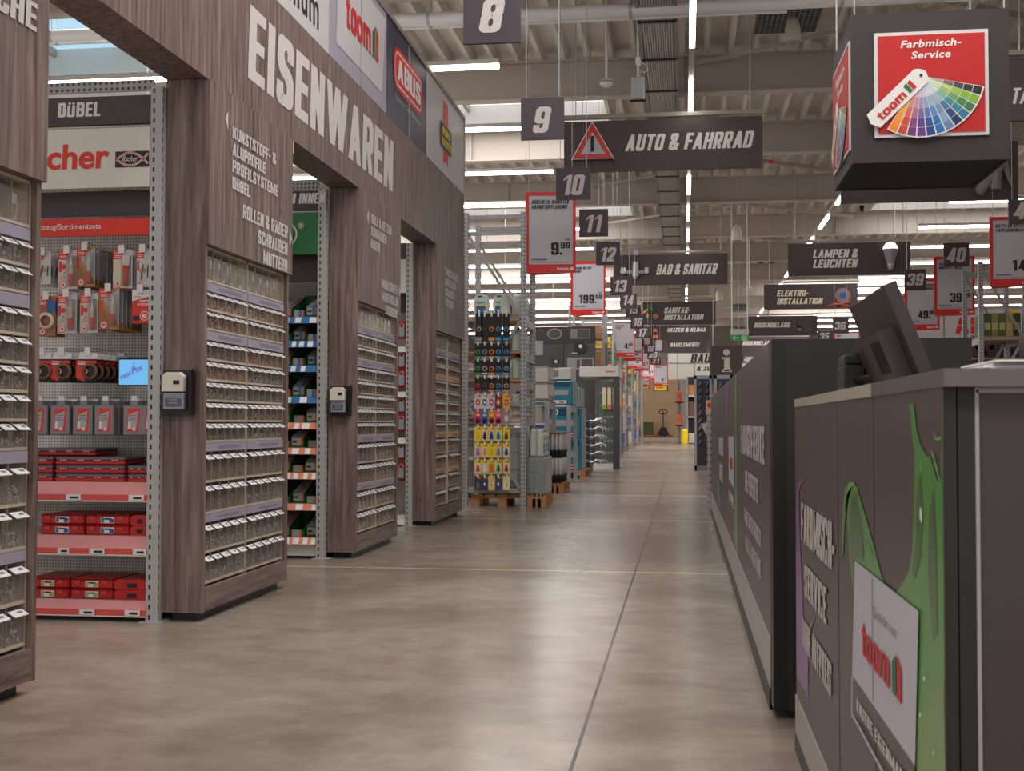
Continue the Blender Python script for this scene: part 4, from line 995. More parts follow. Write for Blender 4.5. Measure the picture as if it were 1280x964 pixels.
# sanding belts row
def belt_pack():
    t = thing('sanding_pack', 'x', 'pack', group='red packs of belts above the boxes')
    w, h = 0.11, 0.115
    mb = MB(); mb.box(-w/2, w/2, -0.02, 0, -h, 0, BLACK, 0.003); mb.add([(-w/2, -0.021, -h*0.28), (w/2, -0.021, -h*0.2), (w/2, -0.021, -0.01), (-w/2, -0.021, -0.006)], [(0, 1, 2, 3)], PACKRED)
    mb.add([(-w/2, -0.021, -h*0.85), (-w*0.08, -0.021, -h), (-w*0.08, -0.021, -h*0.28), (-w/2, -0.021, -h*0.28)], [(0, 1, 2, 3)], PACKRED)
    for k in range(2): mb.box(-w*0.4, -w*0.05, -0.0222, -0.021, -h*(0.16+0.09*k), -h*(0.11+0.09*k), TAG)
    mb.disc((-w*0.08, -0.0222, -h*0.55), w*0.15, TAG); mb.disc((-w*0.08, -0.023, -h*0.55), w*0.12, PACKRED); mb.build('box', t)
    q = MB(); q.lathe([(0.030, -0.012), (0.043, -0.012), (0.043, 0.0), (0.030, 0.0), (0.030, -0.012)], mat('belt_tan', (120, 84, 60), 0.7), (w*0.2, -0.021, -h*0.55), 16, 'y'); q.build('belt', t)
    q = MB(); q.add([(-w*0.45, -0.01, 0), (w*0.5, -0.01, 0.0), (w*0.46, -0.004, 0.03), (-w*0.4, -0.004, 0.036)], [(0, 1, 2, 3)], TAG); q.build('hang_tab', t)
    return t
pb = belt_pack(); first = True
for c_, (px, n) in enumerate(((53, 4), (78, 5), (110.5, 6))):
    p = onY(px, 449, Y1+0.05)
    hook(p[0], p[2]+0.03, Y1, 0.38, 'wire hook of the %s column of red belt packs' % ORD[c_])
    for k in range(n):
        loc = (p[0]+0.004*k, Y1+0.05+0.06*k, p[2]); lb = 'red and black belt pack, %s column from the left, %s' % (ORD[c_], 'front one' if k == 0 else '%s behind' % ORD[k-1])
        if first: pb.location = loc; pb['label'] = lb; first = False
        else: dup(pb, loc, lb)
def assort_pack():
    t = thing('assortment_box', 'x', 'box', group='clear assortment boxes on hooks')
    w, h = 0.108, 0.155
    mb = MB(); mb.box(-w/2, w/2, -0.026, 0, -h, 0, mat('smoky_plastic', (128, 126, 132), 0.18), 0.006); mb.box(-0.02, 0.02, -0.014, -0.008, 0, 0.022, mat('smoky_plastic', (128, 126, 132), 0.18)); mb.build('case', t)
    q = MB(); q.add([(-w*0.30, -0.0265, -h*0.88), (w*0.28, -0.0265, -h*0.88), (w*0.36, -0.0265, -h*0.12), (-w*0.24, -0.0265, -h*0.12)], [(0, 1, 2, 3)], PACKRED)
    q.add([(-w*0.26, -0.027, -h*0.80), (w*0.18, -0.027, -h*0.76), (w*0.26, -0.027, -h*0.2), (-w*0.2, -0.027, -h*0.32)], [(0, 1, 2, 3)], mat('label_grey', (176, 174, 178)))
    for k in range(3): q.box(-w*0.16, w*0.18, -0.0275, -0.027, -h*(0.36+0.07*k), -h*(0.33+0.07*k), GREY)
    q.box(-w*0.22, -w*0.1, -0.0275, -0.027, -h*0.78, -h*0.55, TAG); q.box(w*0.0, w*0.14, -0.0275, -0.027, -h*0.84, -h*0.74, TAG); q.build('label', t)
    return t
pb = assort_pack(); first = True
for c_, (px, n) in enumerate(((50, 4), (78, 4), (106, 4), (133, 6), (169, 4), (192, 3))):
    p = onY(px, 506.5, Y1+0.06)
    hook(p[0], p[2]+0.016, Y1, 0.37, 'wire hook of the %s column of clear assortment boxes' % ORD[c_])
    for k in range(n):
        loc = (p[0]+0.006*k, Y1+0.06+0.05*k, p[2]); lb = 'clear red-labelled box, %s column from the left, %s' % (ORD[c_], 'front one' if k == 0 else '%s behind' % ORD[k-1])
        if first: pb.location = loc; pb['label'] = lb; first = False
        else: dup(pb, loc, lb)
# cases on the shelves
def case(w, d, h, lid):
    t = thing('assortment_case', 'x', 'case')
    mb = MB(); mb.box(0, w, 0, d, 0, h*0.48, DRED, 0.006)
    mb.build('tray', t)
    q = MB(); q.box(0.003, w-0.003, 0.003, d, h*0.48, h-0.003, lid, 0.006); q.build('lid', t)
    q = MB()
    for k in range(4):
        for j in range(3): q.box(w*(0.08+0.245*k)+0.013*j, w*(0.08+0.245*k)+0.013*j+0.009, -0.002, 0.001, h*0.42, h*0.62, mat('latch_pink', (226, 140, 128), 0.4))
    q.build('catches', t)
    return t
LIDG = mat('case_lid_grey', (96, 98, 108), 0.2)
def place_cases(rows, proto, grp, lab):
    for i, (x, z, dy, sx, lb) in enumerate(rows):
        if i == 0: proto.location = (x, Y1+0.03+dy, z); proto['label'] = lb; proto['group'] = grp; proto.scale = (sx, 1, 1)
        else: dup(proto, (x, Y1+0.03+dy, z), lb, group=grp, scale=(sx, 1, 1))
Yc = Y1+0.03
xa = onY(68, 600, Yc)[0]; xb = onY(155.5, 600, Yc)[0]; W1 = xb-xa; H1 = 0.043
x2 = onY(66, 600, Yc)[0]-W1-0.004; x3 = onY(156.5, 600, Yc)[0]
pr = case(W1, 0.26, H1, LIDG); zz = 0.696
place_cases([(xa, zz+H1*k, 0, 1, 'flat red case with grey lid on the upper shelf, middle stack, %s' % ('bottom', 'middle', 'top')[k]) for k in range(3)] +
            [(x2, zz+H1*k, 0, 1, 'flat red case with grey lid on the upper shelf, left stack, %s' % ('bottom', 'second from below', 'third from below')[k]) for k in range(3)] +
            [(x2+0.19, zz+H1*3, 0.09, 1, 'flat red case lying set back on top of the left stack')] +
            [(x3, zz+H1*k, 0.02, 0.46, 'flat red case on the upper shelf by the upright, %s of two' % ('lower', 'upper')[k]) for k in range(2)], pr, 'flat red cases on the upper shelf', '')
def toolcase(w, d, h, lab_m):
    t = thing('red_tool_case', 'x', 'case')
    mb = MB(); mb.box(0, w, 0, d, 0, h-0.002, DRED, 0.008); mb.build('shell', t)
    q = MB(); q.box(0, w, -0.001, d, h*0.86, h*0.9, INK); q.build('lid_seam', t)
    q = MB(); q.box(w*0.36, w*0.66, -0.0025, 0.001, h*0.16, h*0.76, TAG); q.box(w*0.37, w*0.43, -0.003, -0.0025, h*0.2, h*0.72, lab_m); q.box(w*0.55, w*0.65, -0.003, -0.0025, h*0.2, h*0.6, lab_m); q.box(w*0.44, w*0.6, -0.003, -0.0025, h*0.5, h*0.66, INK); q.build('label', t)
    q = MB()
    for x in (0.12, 0.76): q.box(w*x, w*(x+0.12), -0.006, 0.002, h*0.5, h*0.8, mat('latch_red', (206, 60, 54), 0.35))
    q.build('latch', t)
    return t
for z, px0, px1, H, m_, nm in ((0.426, 50, 105.5, 0.052, BLUE, 'lower shelf'), (0.101, 33.5, 87.5, 0.052, mat('label_green', (150, 176, 80)), 'bottom shelf')):
    xa = onY(px0, 670, Yc)[0]; w = onY(px1, 670, Yc)[0]-xa-0.004; pr = toolcase(w, 0.3, H, m_)
    x2 = xa+w+0.008; rows = []
    for j, x in enumerate((xa, x2)):
        for k in range(2): rows.append((x, z+H*k, 0, 1, 'red latched tool case on the %s, %s stack, %s of two' % (nm, ('left', 'middle')[j], ('lower', 'upper')[k])))
    place_cases(rows, pr, 'red latched cases on the '+nm, '')
    x3 = x2+w+0.006; w3 = -2.685-x3
    t = None
    for k in range(2):
        lb = 'plain red case with black catch, %s, by the upright, %s one' % (nm, ('lower', 'upper')[k])
        if t is None:
            t = thing('red_handle_case', lb, 'case', (x3, Yc, z), group='plain red cases on the '+nm)
            mb = MB(); mb.poly([(0, 0, 0), (w3, 0, 0), (w3, 0, H-0.012), (w3-0.014, 0, H-0.002), (0.014, 0, H-0.002), (0, 0, H-0.012)], DRED, (0, 0.25, 0)); mb.build('shell', t)
            q = MB(); q.box(w3*0.4, w3*0.68, -0.004, 0.002, H*0.2, H*0.6, BLACK); q.build('catch', t)
        else: dup(t, (x3, Yc, z+H), lb)

# --- second aisle: green boxes
Y2 = 8.72
zs = [round(1+(529-p)/1530*Y2*1.0, 3) for p in (393, 424, 456, 496.5, 530, 562.5, 594.5, 634.5, 678)]
shB = shelving('cream shelving full of green boxes seen through the second opening of the portal', Y2, -8.0, 0.42, PEG, zs[:-1], 2.72)
RB = mat('rail_blue', (52, 108, 168), 0.35); RO = mat('rail_orange', (214, 130, 96), 0.3)
for i, z in enumerate(zs):
    mb = MB(); mb.add([(-1.6, -0.03, z-0.045), (-0.058, -0.03, z-0.045), (-0.058, -0.006, z+0.004), (-1.6, -0.006, z+0.004)], [(0, 1, 2, 3)], RB if i < 4 else RO)
    x = -1.6; k = 0
    while x < -0.1:
        w = random.uniform(0.03, 0.06)
        mb.add([(x, -0.031, z-0.043), (x+w, -0.031, z-0.043), (x+w, -0.0085, z), (x, -0.0085, z)], [(0, 1, 2, 3)], TAG); x += w+random.uniform(0.02, 0.07)
    mb.build('price_rail', shB)
Yh = Y2-0.035
t, bs, sz = board('category_sign', 'dark brown board with white letters above the green brand board', 355, 238, 401.5, 263.5, Yh, SIGN, 0.03, -4.2)
mb = MB(); ytext(mb, 'SCHRAUBEN INNEN', 302, 243.5, 407, 256.5, Yh-0.002, WHITE, bs, 0.12, 0.045)
mb.build('lettering', t)
t, bs, sz = board('brand_sign', 'green board with a white circled cross logo over the green boxes', 355, 265, 401.5, 318, Yh, mat('brand_green', (36, 112, 62), 0.45), 0.03, -4.2)
mb = MB(); c0 = onY(356.5, 293, Yh)-bs; r = 0.092
mb.disc((c0[0], -0.002, c0[2]), r, WHITE, n=28, r2=r-0.01)
for d in (-1, 1): mb.bar((c0[0]-0.05, -0.003, c0[2]-0.055*d), (c0[0]+0.05, -0.003, c0[2]+0.055*d), 0.001, 0.026, WHITE)
c1 = onY(376, 282, Yh)-bs; mb.disc((c1[0], -0.002, c1[2]), 0.022, WHITE, n=20, r2=0.018); mb.text('R', (c1[0]-0.008, -0.002, c1[2]-0.01), XU, ZU, 0.017, 0.02, WHITE, 0.02); mb.build('logo', t)
t, bs, sz = board('dark_gap_panel', 'dark recessed strip under the green brand board', 355, 318, 401.5, 352.5, Yh+0.12, SIGN2, 0.02, -4.2)  # dark sheet drawn where the gap under the board is
t, bs, sz = board('perforated_screen', 'pale perforated sheet above the boards of the second aisle', 355, 224, 402, 238, Yh+0.05, PEG2, 0.01, -4.2)
GRN = mat('carton_green', (24, 98, 50), 0.45); GRN2 = mat('carton_green_light', (30, 110, 58), 0.45); ORG = mat('carton_orange', (226, 96, 44), 0.45); CBL = mat('carton_blue', (40, 110, 180), 0.45); CGR = mat('carton_grey', (164, 160, 158), 0.45)
def screw_box(w, d, h, top_blue):
    """tilted open-fronted dispensing carton: sloping from the back down to the front"""
    t = thing('screw_carton', 'x', 'carton', group='green screw cartons')
    mb = MB(); H2 = h*1.0; sl = 0.10
    A = [(0, 0, 0), (0, d, 0), (0, d, h*0.7+sl), (0, 0, h*0.7)]
    mb.poly(A, GRN, (w, 0, 0))
    mb.build('carton', t)
    q = MB()
    q.add([(0.0, -0.001, h*0.7+0.001), (w*0.62, -0.001, h*0.7+0.001), (w*0.62, d, h*0.7+sl+0.001), (0, d, h*0.7+sl+0.001)], [(0, 1, 2, 3)], CGR)
    q.add([(w*0.62, -0.001, h*0.7+0.001), (w*0.86, -0.001, h*0.7+0.001), (w*0.86, d, h*0.7+sl+0.001), (w*0.62, d, h*0.7+sl+0.001)], [(0, 1, 2, 3)], CBL if top_blue else CGR)
    q.add([(w*0.86, -0.001, h*0.7+0.001), (w, -0.001, h*0.7+0.001), (w, d, h*0.7+sl+0.001), (w*0.86, d, h*0.7+sl+0.001)], [(0, 1, 2, 3)], ORG)
    q.build('top_print', t)
    q = MB(); q.box(w*0.06, w*0.9, -0.003, 0, h*0.16, h*0.66, CGR); q.box(w*0.5, w*0.72, -0.004, -0.003, h*0.16, h*0.66, CBL if top_blue else CGR); q.box(w*0.78, w*0.9, -0.004, -0.003, h*0.16, h*0.66, ORG); q.box(w*0.12, w*0.45, -0.004, -0.003, h*0.34, h*0.46, INK); q.build('front_label', t)
    return t
def open_box(w, d, h, blue):
    t = thing('screw_carton', 'x', 'carton', group='green screw cartons'); sl = 0.10
    mb = MB()
    for x in (0, w-0.004): mb.poly([(x, 0, 0), (x, d, 0), (x, d, h*0.85+sl), (x, 0, h*0.45)], GRN2, (0.004, 0, 0))
    mb.box(0.004, w-0.004, 0, 0.003, 0, h*0.42, GRN); mb.box(0.004, w-0.004, d-0.003, d, 0, h*0.85+sl, GRN); mb.box(0.004, w-0.004, 0.003, d-0.003, 0, 0.005, GRN); mb.build('carton', t)
    q = MB(); q.box(w*0.12, w*0.88, -0.003, 0, h*0.04, h*0.5, CGR); q.box(w*0.5, w*0.7, -0.004, -0.003, h*0.04, h*0.5, CBL if blue else CGR); q.box(w*0.74, w*0.88, -0.004, -0.003, h*0.04, h*0.5, ORG); q.build('front_label', t)
    q = MB(); q.box(0.006, w-0.006, 0.02, d-0.005, 0.006, h*0.3, mat('screw_fill', (90, 84, 80), 0.4, 0.5, var=0.4, scale=90)); q.build('screws', t)
    return t
pB = screw_box(0.095, 0.3, 0.11, True); pO = screw_box(0.095, 0.3, 0.11, False); qB = open_box(0.095, 0.3, 0.11, True); qO = open_box(0.095, 0.3, 0.11, False); used = set()
for i, z in enumerate(zs):
    for k in range(6):
        x = UX-0.065-0.108*(k+1)+0.011
        if i == 0 or True:
            pr = (pB if i < 4 else pO) if (k+i) % 2 == 0 else (qB if i < 4 else qO)
            lb = 'green screw carton on the %s shelf from the top, %s from the upright' % (ORD[i], ORD[k])
            pass
            loc = (x, Y2+0.015+0.02*((k+i) % 3), z+0.002)
            if pr.name not in used: used.add(pr.name); pr.location = loc; pr['label'] = lb; pr['group'] = 'green screw cartons'
            else: dup(pr, loc, lb)
# --- third aisle
Y3 = 11.62
shC = shelving('cream shelving with red and yellow packs seen through the third opening of the portal', Y3, -8.0, 0.40, PEG, [round(1+(529-p)/1530*Y3, 3) for p in (432, 490, 549, 652)], 2.74, rail=(CREAMW, 0.05))
Yh = Y3-0.035
t, bs, sz = board('brand_sign', 'plain white board above the red and yellow packs', 497, 324, 507.5, 366, Yh, mat('sign_white', (222, 218, 208)), 0.03, -4.2)
t, bs, sz = board('category_sign', 'dark brown board high up in the third aisle', 497, 304, 507.5, 324, Yh, SIGN, 0.03, -4.2)
t, bs, sz = board('dark_gap_panel', 'dark recessed strip under the plain white board', 497, 366, 507.5, 391, Yh+0.1, SIGN2, 0.02, -4.2)  # same dark sheet in place of the gap here
def lock_pack():
    t = thing('lock_pack', 'x', 'pack', group='red and yellow packs in the third aisle')
    mb = MB(); mb.box(0, 0.14, -0.004, 0, -0.17, 0, mat('pack_scarlet', (206, 30, 26), 0.4)); mb.box(0, 0.05, -0.006, -0.004, -0.17, 0, mat('pack_yellow', (240, 196, 40), 0.4)); mb.build('card', t)
    q = MB(); q.box(0.06, 0.12, -0.03, -0.004, -0.15, -0.05, mat('blister_grey', (150, 156, 166), 0.25), 0.008); q.tube([(0.07, -0.016, -0.05), (0.07, -0.016, -0.025), (0.09, -0.016, -0.012), (0.11, -0.016, -0.025), (0.11, -0.016, -0.05)], 0.006, ZINC, 7); q.build('padlock', t)
    return t
pl = lock_pack(); first = True
for r_, py in enumerate((400, 438, 462, 496, 519, 555, 581)):
    for c_ in range(3):
        z = 1+(529-py)/1530*Y3; x = UX-0.06-0.145*(c_+1)
        lb = 'red and yellow padlock pack, %s row from the top, %s from the slotted upright' % (ORD[r_], ORD[c_]); loc = (x, Y3+0.03, z)
        if first: pl.location = loc; pl['label'] = lb; first = False
        else: dup(pl, loc, lb)
# ---------------------------------------------------------------- hanging signs
def cords(t, xs, z, y=0.0, r=0.005, top=ZD, m_=STEEL):
    L_ = t.location
    for x in xs:
        mb = MB(); mb.tube([(x, y, z), (x, y, ctop(L_[0]+x, L_[1]+y)-L_[2])], r, m_, 5); mb.build('cord', t)
def number_board(n, px0, py0, px1, py1, Y, where, tx, r=0.004):
    t, bs, sz = board('number_board', 'square dark hanging board with the number %s%s' % (n, where), px0, py0, px1, py1, Y, SIGN2, 0.03, None, 'number sign')
    t['group'] = 'aisle number boards'
    mb = MB(); ytext(mb, str(n), tx[0], tx[1], tx[2], tx[3], Y-0.002, LETTER, bs, 0.18, 0.05, 0.95); mb.build('number', t)
    cords(t, (sz[0]*0.12, sz[0]*0.88), sz[1], 0.015, r, ZD-bs[2])
    return t
NB = 3.6
def ny(k): return 7.75+2.92*(k-8)
number_board(8, 579, -14, 650.5, 55, ny(8), ' at the top edge of the picture', (598, -1, 632, 41))
number_board(9, 651, 121, 705, 175, ny(9), ' left of the warning triangle', (665.5, 134, 690, 166))
number_board(10, 695, 209, 738, 250, ny(10), ' in front of the largest red price frame', (701, 219, 732, 244))
number_board(11, 724, 261, 760, 296, ny(11), ' right of the largest red price frame', (730, 269, 753.5, 290.5))
number_board(12, 745, 302, 775, 331.5, ny(12), ' left of the bath sign', (749, 309.5, 771, 327))
number_board(13, 763, 345.5, 790, 369, ny(13), ' below the bath tap picture', (766, 350.5, 784.5, 365))
number_board(14, 775, 367, 796, 386, ny(14), ' below number 13', (777.5, 369, 793, 381.5))
number_board(15, 782, 381, 801, 396, ny(15), ' below number 14', (784.5, 383.5, 798, 392))
number_board(16, 788, 394, 805, 411, ny(16), ' left of the plumbing sign', (790.5, 397.5, 803.5, 408))
number_board(17, 794, 408, 812, 423, ny(17)-1, ' left of the heating sign', (797, 411, 809, 421))
number_board(18, 802, 420, 816, 432.5, ny(18), ' below number 17', (803.5, 422.5, 813, 430.5))
number_board(19, 805, 430, 818, 442, ny(19), ' left of the white door picture', (808, 431.5, 817.5, 439.5))
number_board(20, 809, 438.5, 823, 449, ny(20), ' below number 19', (811, 440, 822, 447))
number_board(21, 813, 446, 826, 456, ny(21), ', lowest of the left row', (815, 447.5, 824.5, 454))
number_board(35, 1022, 413, 1041, 432, ny(17), ' peeping over the tall black desk', (1024, 416, 1037, 426))
number_board(36, 1041, 397, 1061, 417, ny(16), ' left of the tilted monitor', (1043, 402.5, 1058, 412))
number_board(38, 1097, 360, 1120, 382, ny(14), ' right of the tilted monitor', (1099, 365, 1119, 378.5))
number_board(39, 1131, 336.5, 1157.5, 363, ny(13), ' right of the lamp sign', (1133, 342, 1156, 357))
number_board(40, 1180, 303, 1211.5, 333, ny(12), ' right of the light bulb picture', (1182.5, 310, 1209, 328))
t = number_board(41, 1261, 249, 1301, 280, ny(10)+2, ' cut by the right picture edge', (1266, 252, 1297, 274))

def category_board(label, px0, py0, px1, py1, Y, words, deco=None, hang=True, tm=WHITE, sm=SIGN):
    t, bs, sz = board('category_board', label, px0, py0, px1, py1, Y, sm, 0.04, None, 'department sign')
    mb = MB()
    for w, x0, y0, x1, y1 in words: ytext(mb, w, x0, y0, x1, y1, Y-0.003, tm, bs, 0.22, 0.045)
    mb.build('lettering', t)
    if hang:
        mb = MB(); mb.box(-0.05, sz[0]+0.05, -0.02, 0.05, sz[1]+0.03, sz[1]+0.08, ALU); mb.build('rail', t)
        cords(t, (sz[0]*0.06, sz[0]*0.94), sz[1]+0.05, 0.02, 0.007, ZD-bs[2])
    if deco: deco(t, bs, sz, Y)
    return t
def yp(px, py, Y, bs, d=-0.004): a = onY(px, py, Y)-bs; return (a[0], d, a[2])
def deco_triangle(t, bs, sz, Y):
    mb = MB(); P = lambda x, y, d=-0.03: yp(x, y, Y, bs, d)
    mb.poly([P(714, 200.5), P(768.5, 199.5), P(740.5, 152)], WHITE, (0, 0.02, 0))
    def ring(o, i, d, m_):
        o = [P(*q, d) for q in o]; i = [P(*q, d) for q in i]
        mb.add(o+i, [(0, 1, 4, 3), (1, 2, 5, 4), (2, 0, 3, 5)], m_)
    ring([(716, 199.5), (766.5, 198.5), (740.5, 154)], [(726, 193.5), (757, 193), (740.8, 166)], -0.034, mat('warning_red', (196, 52, 44), 0.35))
    mb.add([P(726, 193.5, -0.033), P(757, 193, -0.033), P(740.8, 166, -0.033)], [(0, 1, 2)], mat('silver_print', (176, 178, 190), 0.4))
    a = P(738.5, 190.5, -0.036); b_ = P(743, 170.5, -0.036); mb.box(a[0], b_[0], -0.037, -0.036, a[2], b_[2], INK)
    mb.build('warning_triangle', t)
    mb = MB()
    for p, q in (((714, 207), (716, 201)), ((716, 201), (766, 199.5)), ((766, 199.5), (768, 206)), ((741, 200), (741, 207))): mb.bar(P(*p), P(*q), 0.015, 0.015, BLACK)
    mb.build('triangle_stand', t)
category_board('large dark hanging board AUTO & FAHRRAD with a warning triangle', 705, 144.5, 953, 216, 15.4, [('AUTO & FAHRRAD', 781, 168.5, 943.5, 189)], deco_triangle)
CHROME = mat('chrome_print', (184, 184, 192), 0.2, 0.6)
def deco_tap(t, bs, sz, Y):
    mb = MB(); P = lambda x, y, d=-0.05: yp(x, y, Y, bs, d)
    mb.tube([P(778, 340.5), P(810, 340.5)], 0.055, CHROME, 10)
    for x in (779.5, 808.5): mb.tube([P(x, 335), P(x, 342)], [0.06, 0.075], CHROME, 10)
    mb.tube([P(794.5, 328), P(794, 346)], [0.075, 0.09], CHROME, 10); mb.tube([P(794, 344), P(794, 349)], 0.05, CHROME, 8); mb.box(P(791.5, 0)[0], P(797.5, 0)[0], -0.16, -0.1, P(0, 334)[2], P(0, 328)[2], CHROME)
    mb.build('tap_picture', t)
category_board('dark hanging board BAD & SANITÄR with a chrome bath tap', 767, 316.5, 909.5, 357, 27, [('BAD & SANITÄR', 820, 330.5, 898, 343.5)], deco_tap)
def deco_valve(t, bs, sz, Y):
    mb = MB(); P = lambda x, y, d=-0.04: yp(x, y, Y, bs, d); BR = mat('brass_print', (190, 140, 96), 0.35, 0.3)
    mb.tube([P(805, 392), P(810, 387)], 0.05, BR, 8); mb.tube([P(810, 392), P(810, 397)], 0.05, BR, 8); mb.tube([P(816, 395), P(823, 396)], 0.06, BR, 8); mb.tube([P(819, 392), P(819, 399)], 0.05, BR, 8)
    mb.tube([P(809, 381.5), P(817, 388)], 0.06, mat('print_green', (40, 130, 60)), 8); mb.tube([P(806, 398), P(812, 398)], 0.05, mat('print_green', (40, 130, 60)), 8); mb.build('valve_picture', t)
category_board('dark hanging board SANITÄR-INSTALLATION with brass valves', 802, 376.5, 894.5, 406.5, 39, [('SANITÄR-', 830, 384.5, 864, 391.5), ('INSTALLATION', 830, 393.5, 880, 400)], deco_valve)
def deco_oven(t, bs, sz, Y):
    mb = MB(); a = yp(814, 424, Y, bs); b_ = yp(824, 408, Y, bs); mb.box(a[0], b_[0], -0.05, 0, a[2], b_[2], BLACK)
    a = yp(816, 415, Y, bs); b_ = yp(822, 409.5, Y, bs); mb.add([(a[0], -0.051, a[2]), (b_[0], -0.051, a[2]), ((a[0]+b_[0])/2, -0.051, b_[2])], [(0, 1, 2)], mat('fire_print', (236, 126, 50), 0.5))
    a = yp(816, 423, Y, bs); b_ = yp(823, 419, Y, bs); mb.box(a[0], b_[0], -0.052, -0.05, a[2], b_[2], mat('fire_print', (236, 126, 50), 0.5)); mb.build('stove_picture', t)
category_board('dark hanging board HEIZEN & KLIMA with a small stove', 812, 406, 888.5, 425, 49, [('HEIZEN & KLIMA', 834, 410, 883, 415)], deco_oven)
def deco_door(t, bs, sz, Y):
    mb = MB(); a = yp(819.5, 438.5, Y, bs); b_ = yp(827.5, 425, Y, bs); mb.box(a[0], b_[0], -0.04, 0, a[2], b_[2], mat('door_print', (176, 176, 188), 0.5)); mb.build('door_picture', t)
category_board('dark hanging board BAUELEMENTE with a small white door', 818, 424.5, 883.5, 441, 56, [('BAUELEMENTE', 837.5, 428.5, 875, 433.5)], deco_door)
def deco_bulb(t, bs, sz, Y):
    mb = MB(); c_ = yp(1112.5, 312, Y, bs, -0.05)
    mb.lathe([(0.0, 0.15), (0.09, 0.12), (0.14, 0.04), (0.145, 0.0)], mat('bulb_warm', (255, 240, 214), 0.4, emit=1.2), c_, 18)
    mb.lathe([(0.147, 0.0), (0.12, -0.12), (0.085, -0.24), (0.08, -0.29)], mat('bulb_body', (150, 148, 164), 0.35), c_, 18)
    mb.lathe([(0.075, -0.29), (0.075, -0.36), (0.05, -0.4), (0.0, -0.42)], ZINC, c_, 14); mb.build('bulb_picture', t)
category_board('dark hanging board LAMPEN & LEUCHTEN with a glowing bulb', 985, 302, 1138, 345, 25, [('LAMPEN &', 1016, 312, 1074, 322.5), ('LEUCHTEN', 1016, 324.5, 1073, 335)], deco_bulb)
def deco_cable(t, bs, sz, Y):
    mb = MB(); c_ = yp(1053.5, 369.5, Y, bs, -0.02)
    mb.disc(c_, 0.2, mat('copper_ring', (150, 116, 108), 0.4), n=22); mb.disc((c_[0], -0.025, c_[2]), 0.15, mat('ring_grey', (130, 124, 132), 0.4), n=22); mb.disc((c_[0], -0.03, c_[2]), 0.085, BLUE, n=18)
    O = mat('cable_orange', (226, 96, 64), 0.4)
    pts = [yp(1035, 383, Y, bs, -0.03), yp(1045, 379, Y, bs, -0.03), yp(1062, 383, Y, bs, -0.03), yp(1050, 385.5, Y, bs, -0.03), yp(1064, 377, Y, bs, -0.03), yp(1044, 381, Y, bs, -0.03)]
    mb.tube(pts, 0.018, O, 6); mb.build('socket_picture', t)
category_board('dark hanging board ELEKTRO-INSTALLATION with a socket and orange cable', 955, 354, 1072, 387, 32.7, [('ELEKTRO-', 971, 363, 1011.5, 370.5), ('INSTALLATION', 971, 373, 1029, 380.5)], deco_cable, tm=mat('lettering_cream', (236, 222, 196), 0.5))
def deco_tile(t, bs, sz, Y):
    mb = MB(); a = yp(997, 415, Y, bs); b_ = yp(1015, 397, Y, bs); mb.box(a[0], b_[0], -0.03, 0, a[2]+0.15, b_[2], mat('tile_print', (46, 36, 42), 0.3)); mb.box(a[0]+0.2, b_[0], -0.04, -0.03, a[2], a[2]+0.16, mat('tile_print', (46, 36, 42), 0.3)); mb.box(a[0], a[0]+0.12, -0.03, 0, a[2]+0.05, a[2]+0.2, GREY); mb.build('tile_picture', t)
category_board('dark hanging board BODENBELÄGE with a dark floor tile', 932.5, 394.5, 1021.5, 420, 43, [('BODENBELÄGE', 942.5, 403.5, 988.5, 409.5)], deco_tile)
category_board('lower dark board BODENBELÄGE half hidden by the tall black desk', 927, 421.5, 1010, 446, 52, [('BODENBELÄGE', 928, 426.5, 966, 431.5)])
category_board('dark hanging board partly hidden at the right picture edge, right of the cube', 1262, 64, 1500, 151, 12.6, [('TAPETEN', 1263, 110, 1345, 130)])
def deco_rolls(t, bs, sz, Y):
    mb = MB(); P = lambda x, y, d=-0.06: yp(x, y, Y, bs, d); g = mat('roll_grey', (134, 130, 138), 0.5)
    mb.tube([P(1222, 242), P(1250, 206)], 0.07, g, 12); mb.tube([P(1243, 238), P(1244, 206)], 0.08, g, 12)
    mb.poly([P(1250, 205), P(1258, 200), P(1265, 237), P(1258, 226)], g, (0, 0.03, 0)); mb.disc(P(1222, 241, -0.12), 0.05, GREY); mb.build('wallpaper_rolls', t)
t = category_board('wide dark board with grey wallpaper rolls behind the paint mixing cube', 1051, 176, 1272, 254.5, 17.2, [('TAPETEN', 1085, 205, 1190, 232)], deco_rolls)
# information cube, exit sign, wall sign
a = onY(888, 472.5, 38); b_ = onY(928, 431.5, 38); w, h = b_[0]-a[0], b_[2]-a[2]
t = thing('information_cube', 'dark brown hanging cube with a pale letter i', 'sign', (a[0], 38, a[2]))
mb = MB(); mb.box(0, w, 0, w, 0, h, SIGN, 0.01); mb.build('cube', t)
mb = MB(); P = lambda x, y: yp(x, y, 38, a, -0.004)
mb.disc(P(908, 440.5), 0.1, LETTER)
for x0, y0, x1, y1 in ((905, 446.5, 912, 464), (902.5, 446.5, 906, 449), (902.5, 462, 914.5, 465)):
    p, q = P(x0, y1), P(x1, y0); mb.box(p[0], q[0], -0.005, -0.003, p[2], q[2], LETTER)
mb.build('letter', t)
cords(t, (0.1, w-0.1), h, w/2, 0.01, ZD-a[2])
a = onY(913.5, 426, 30); b_ = onY(936, 411.5, 30); w, h = b_[0]-a[0], b_[2]-a[2]
t = thing('exit_sign', 'green emergency exit sign with a white arrow under a white lamp housing', 'exit sign', (a[0], 30, a[2]))
mb = MB(); mb.box(0, w, 0, 0.08, h*0.52, h, CREAMW, 0.01); mb.build('lamp_housing', t)
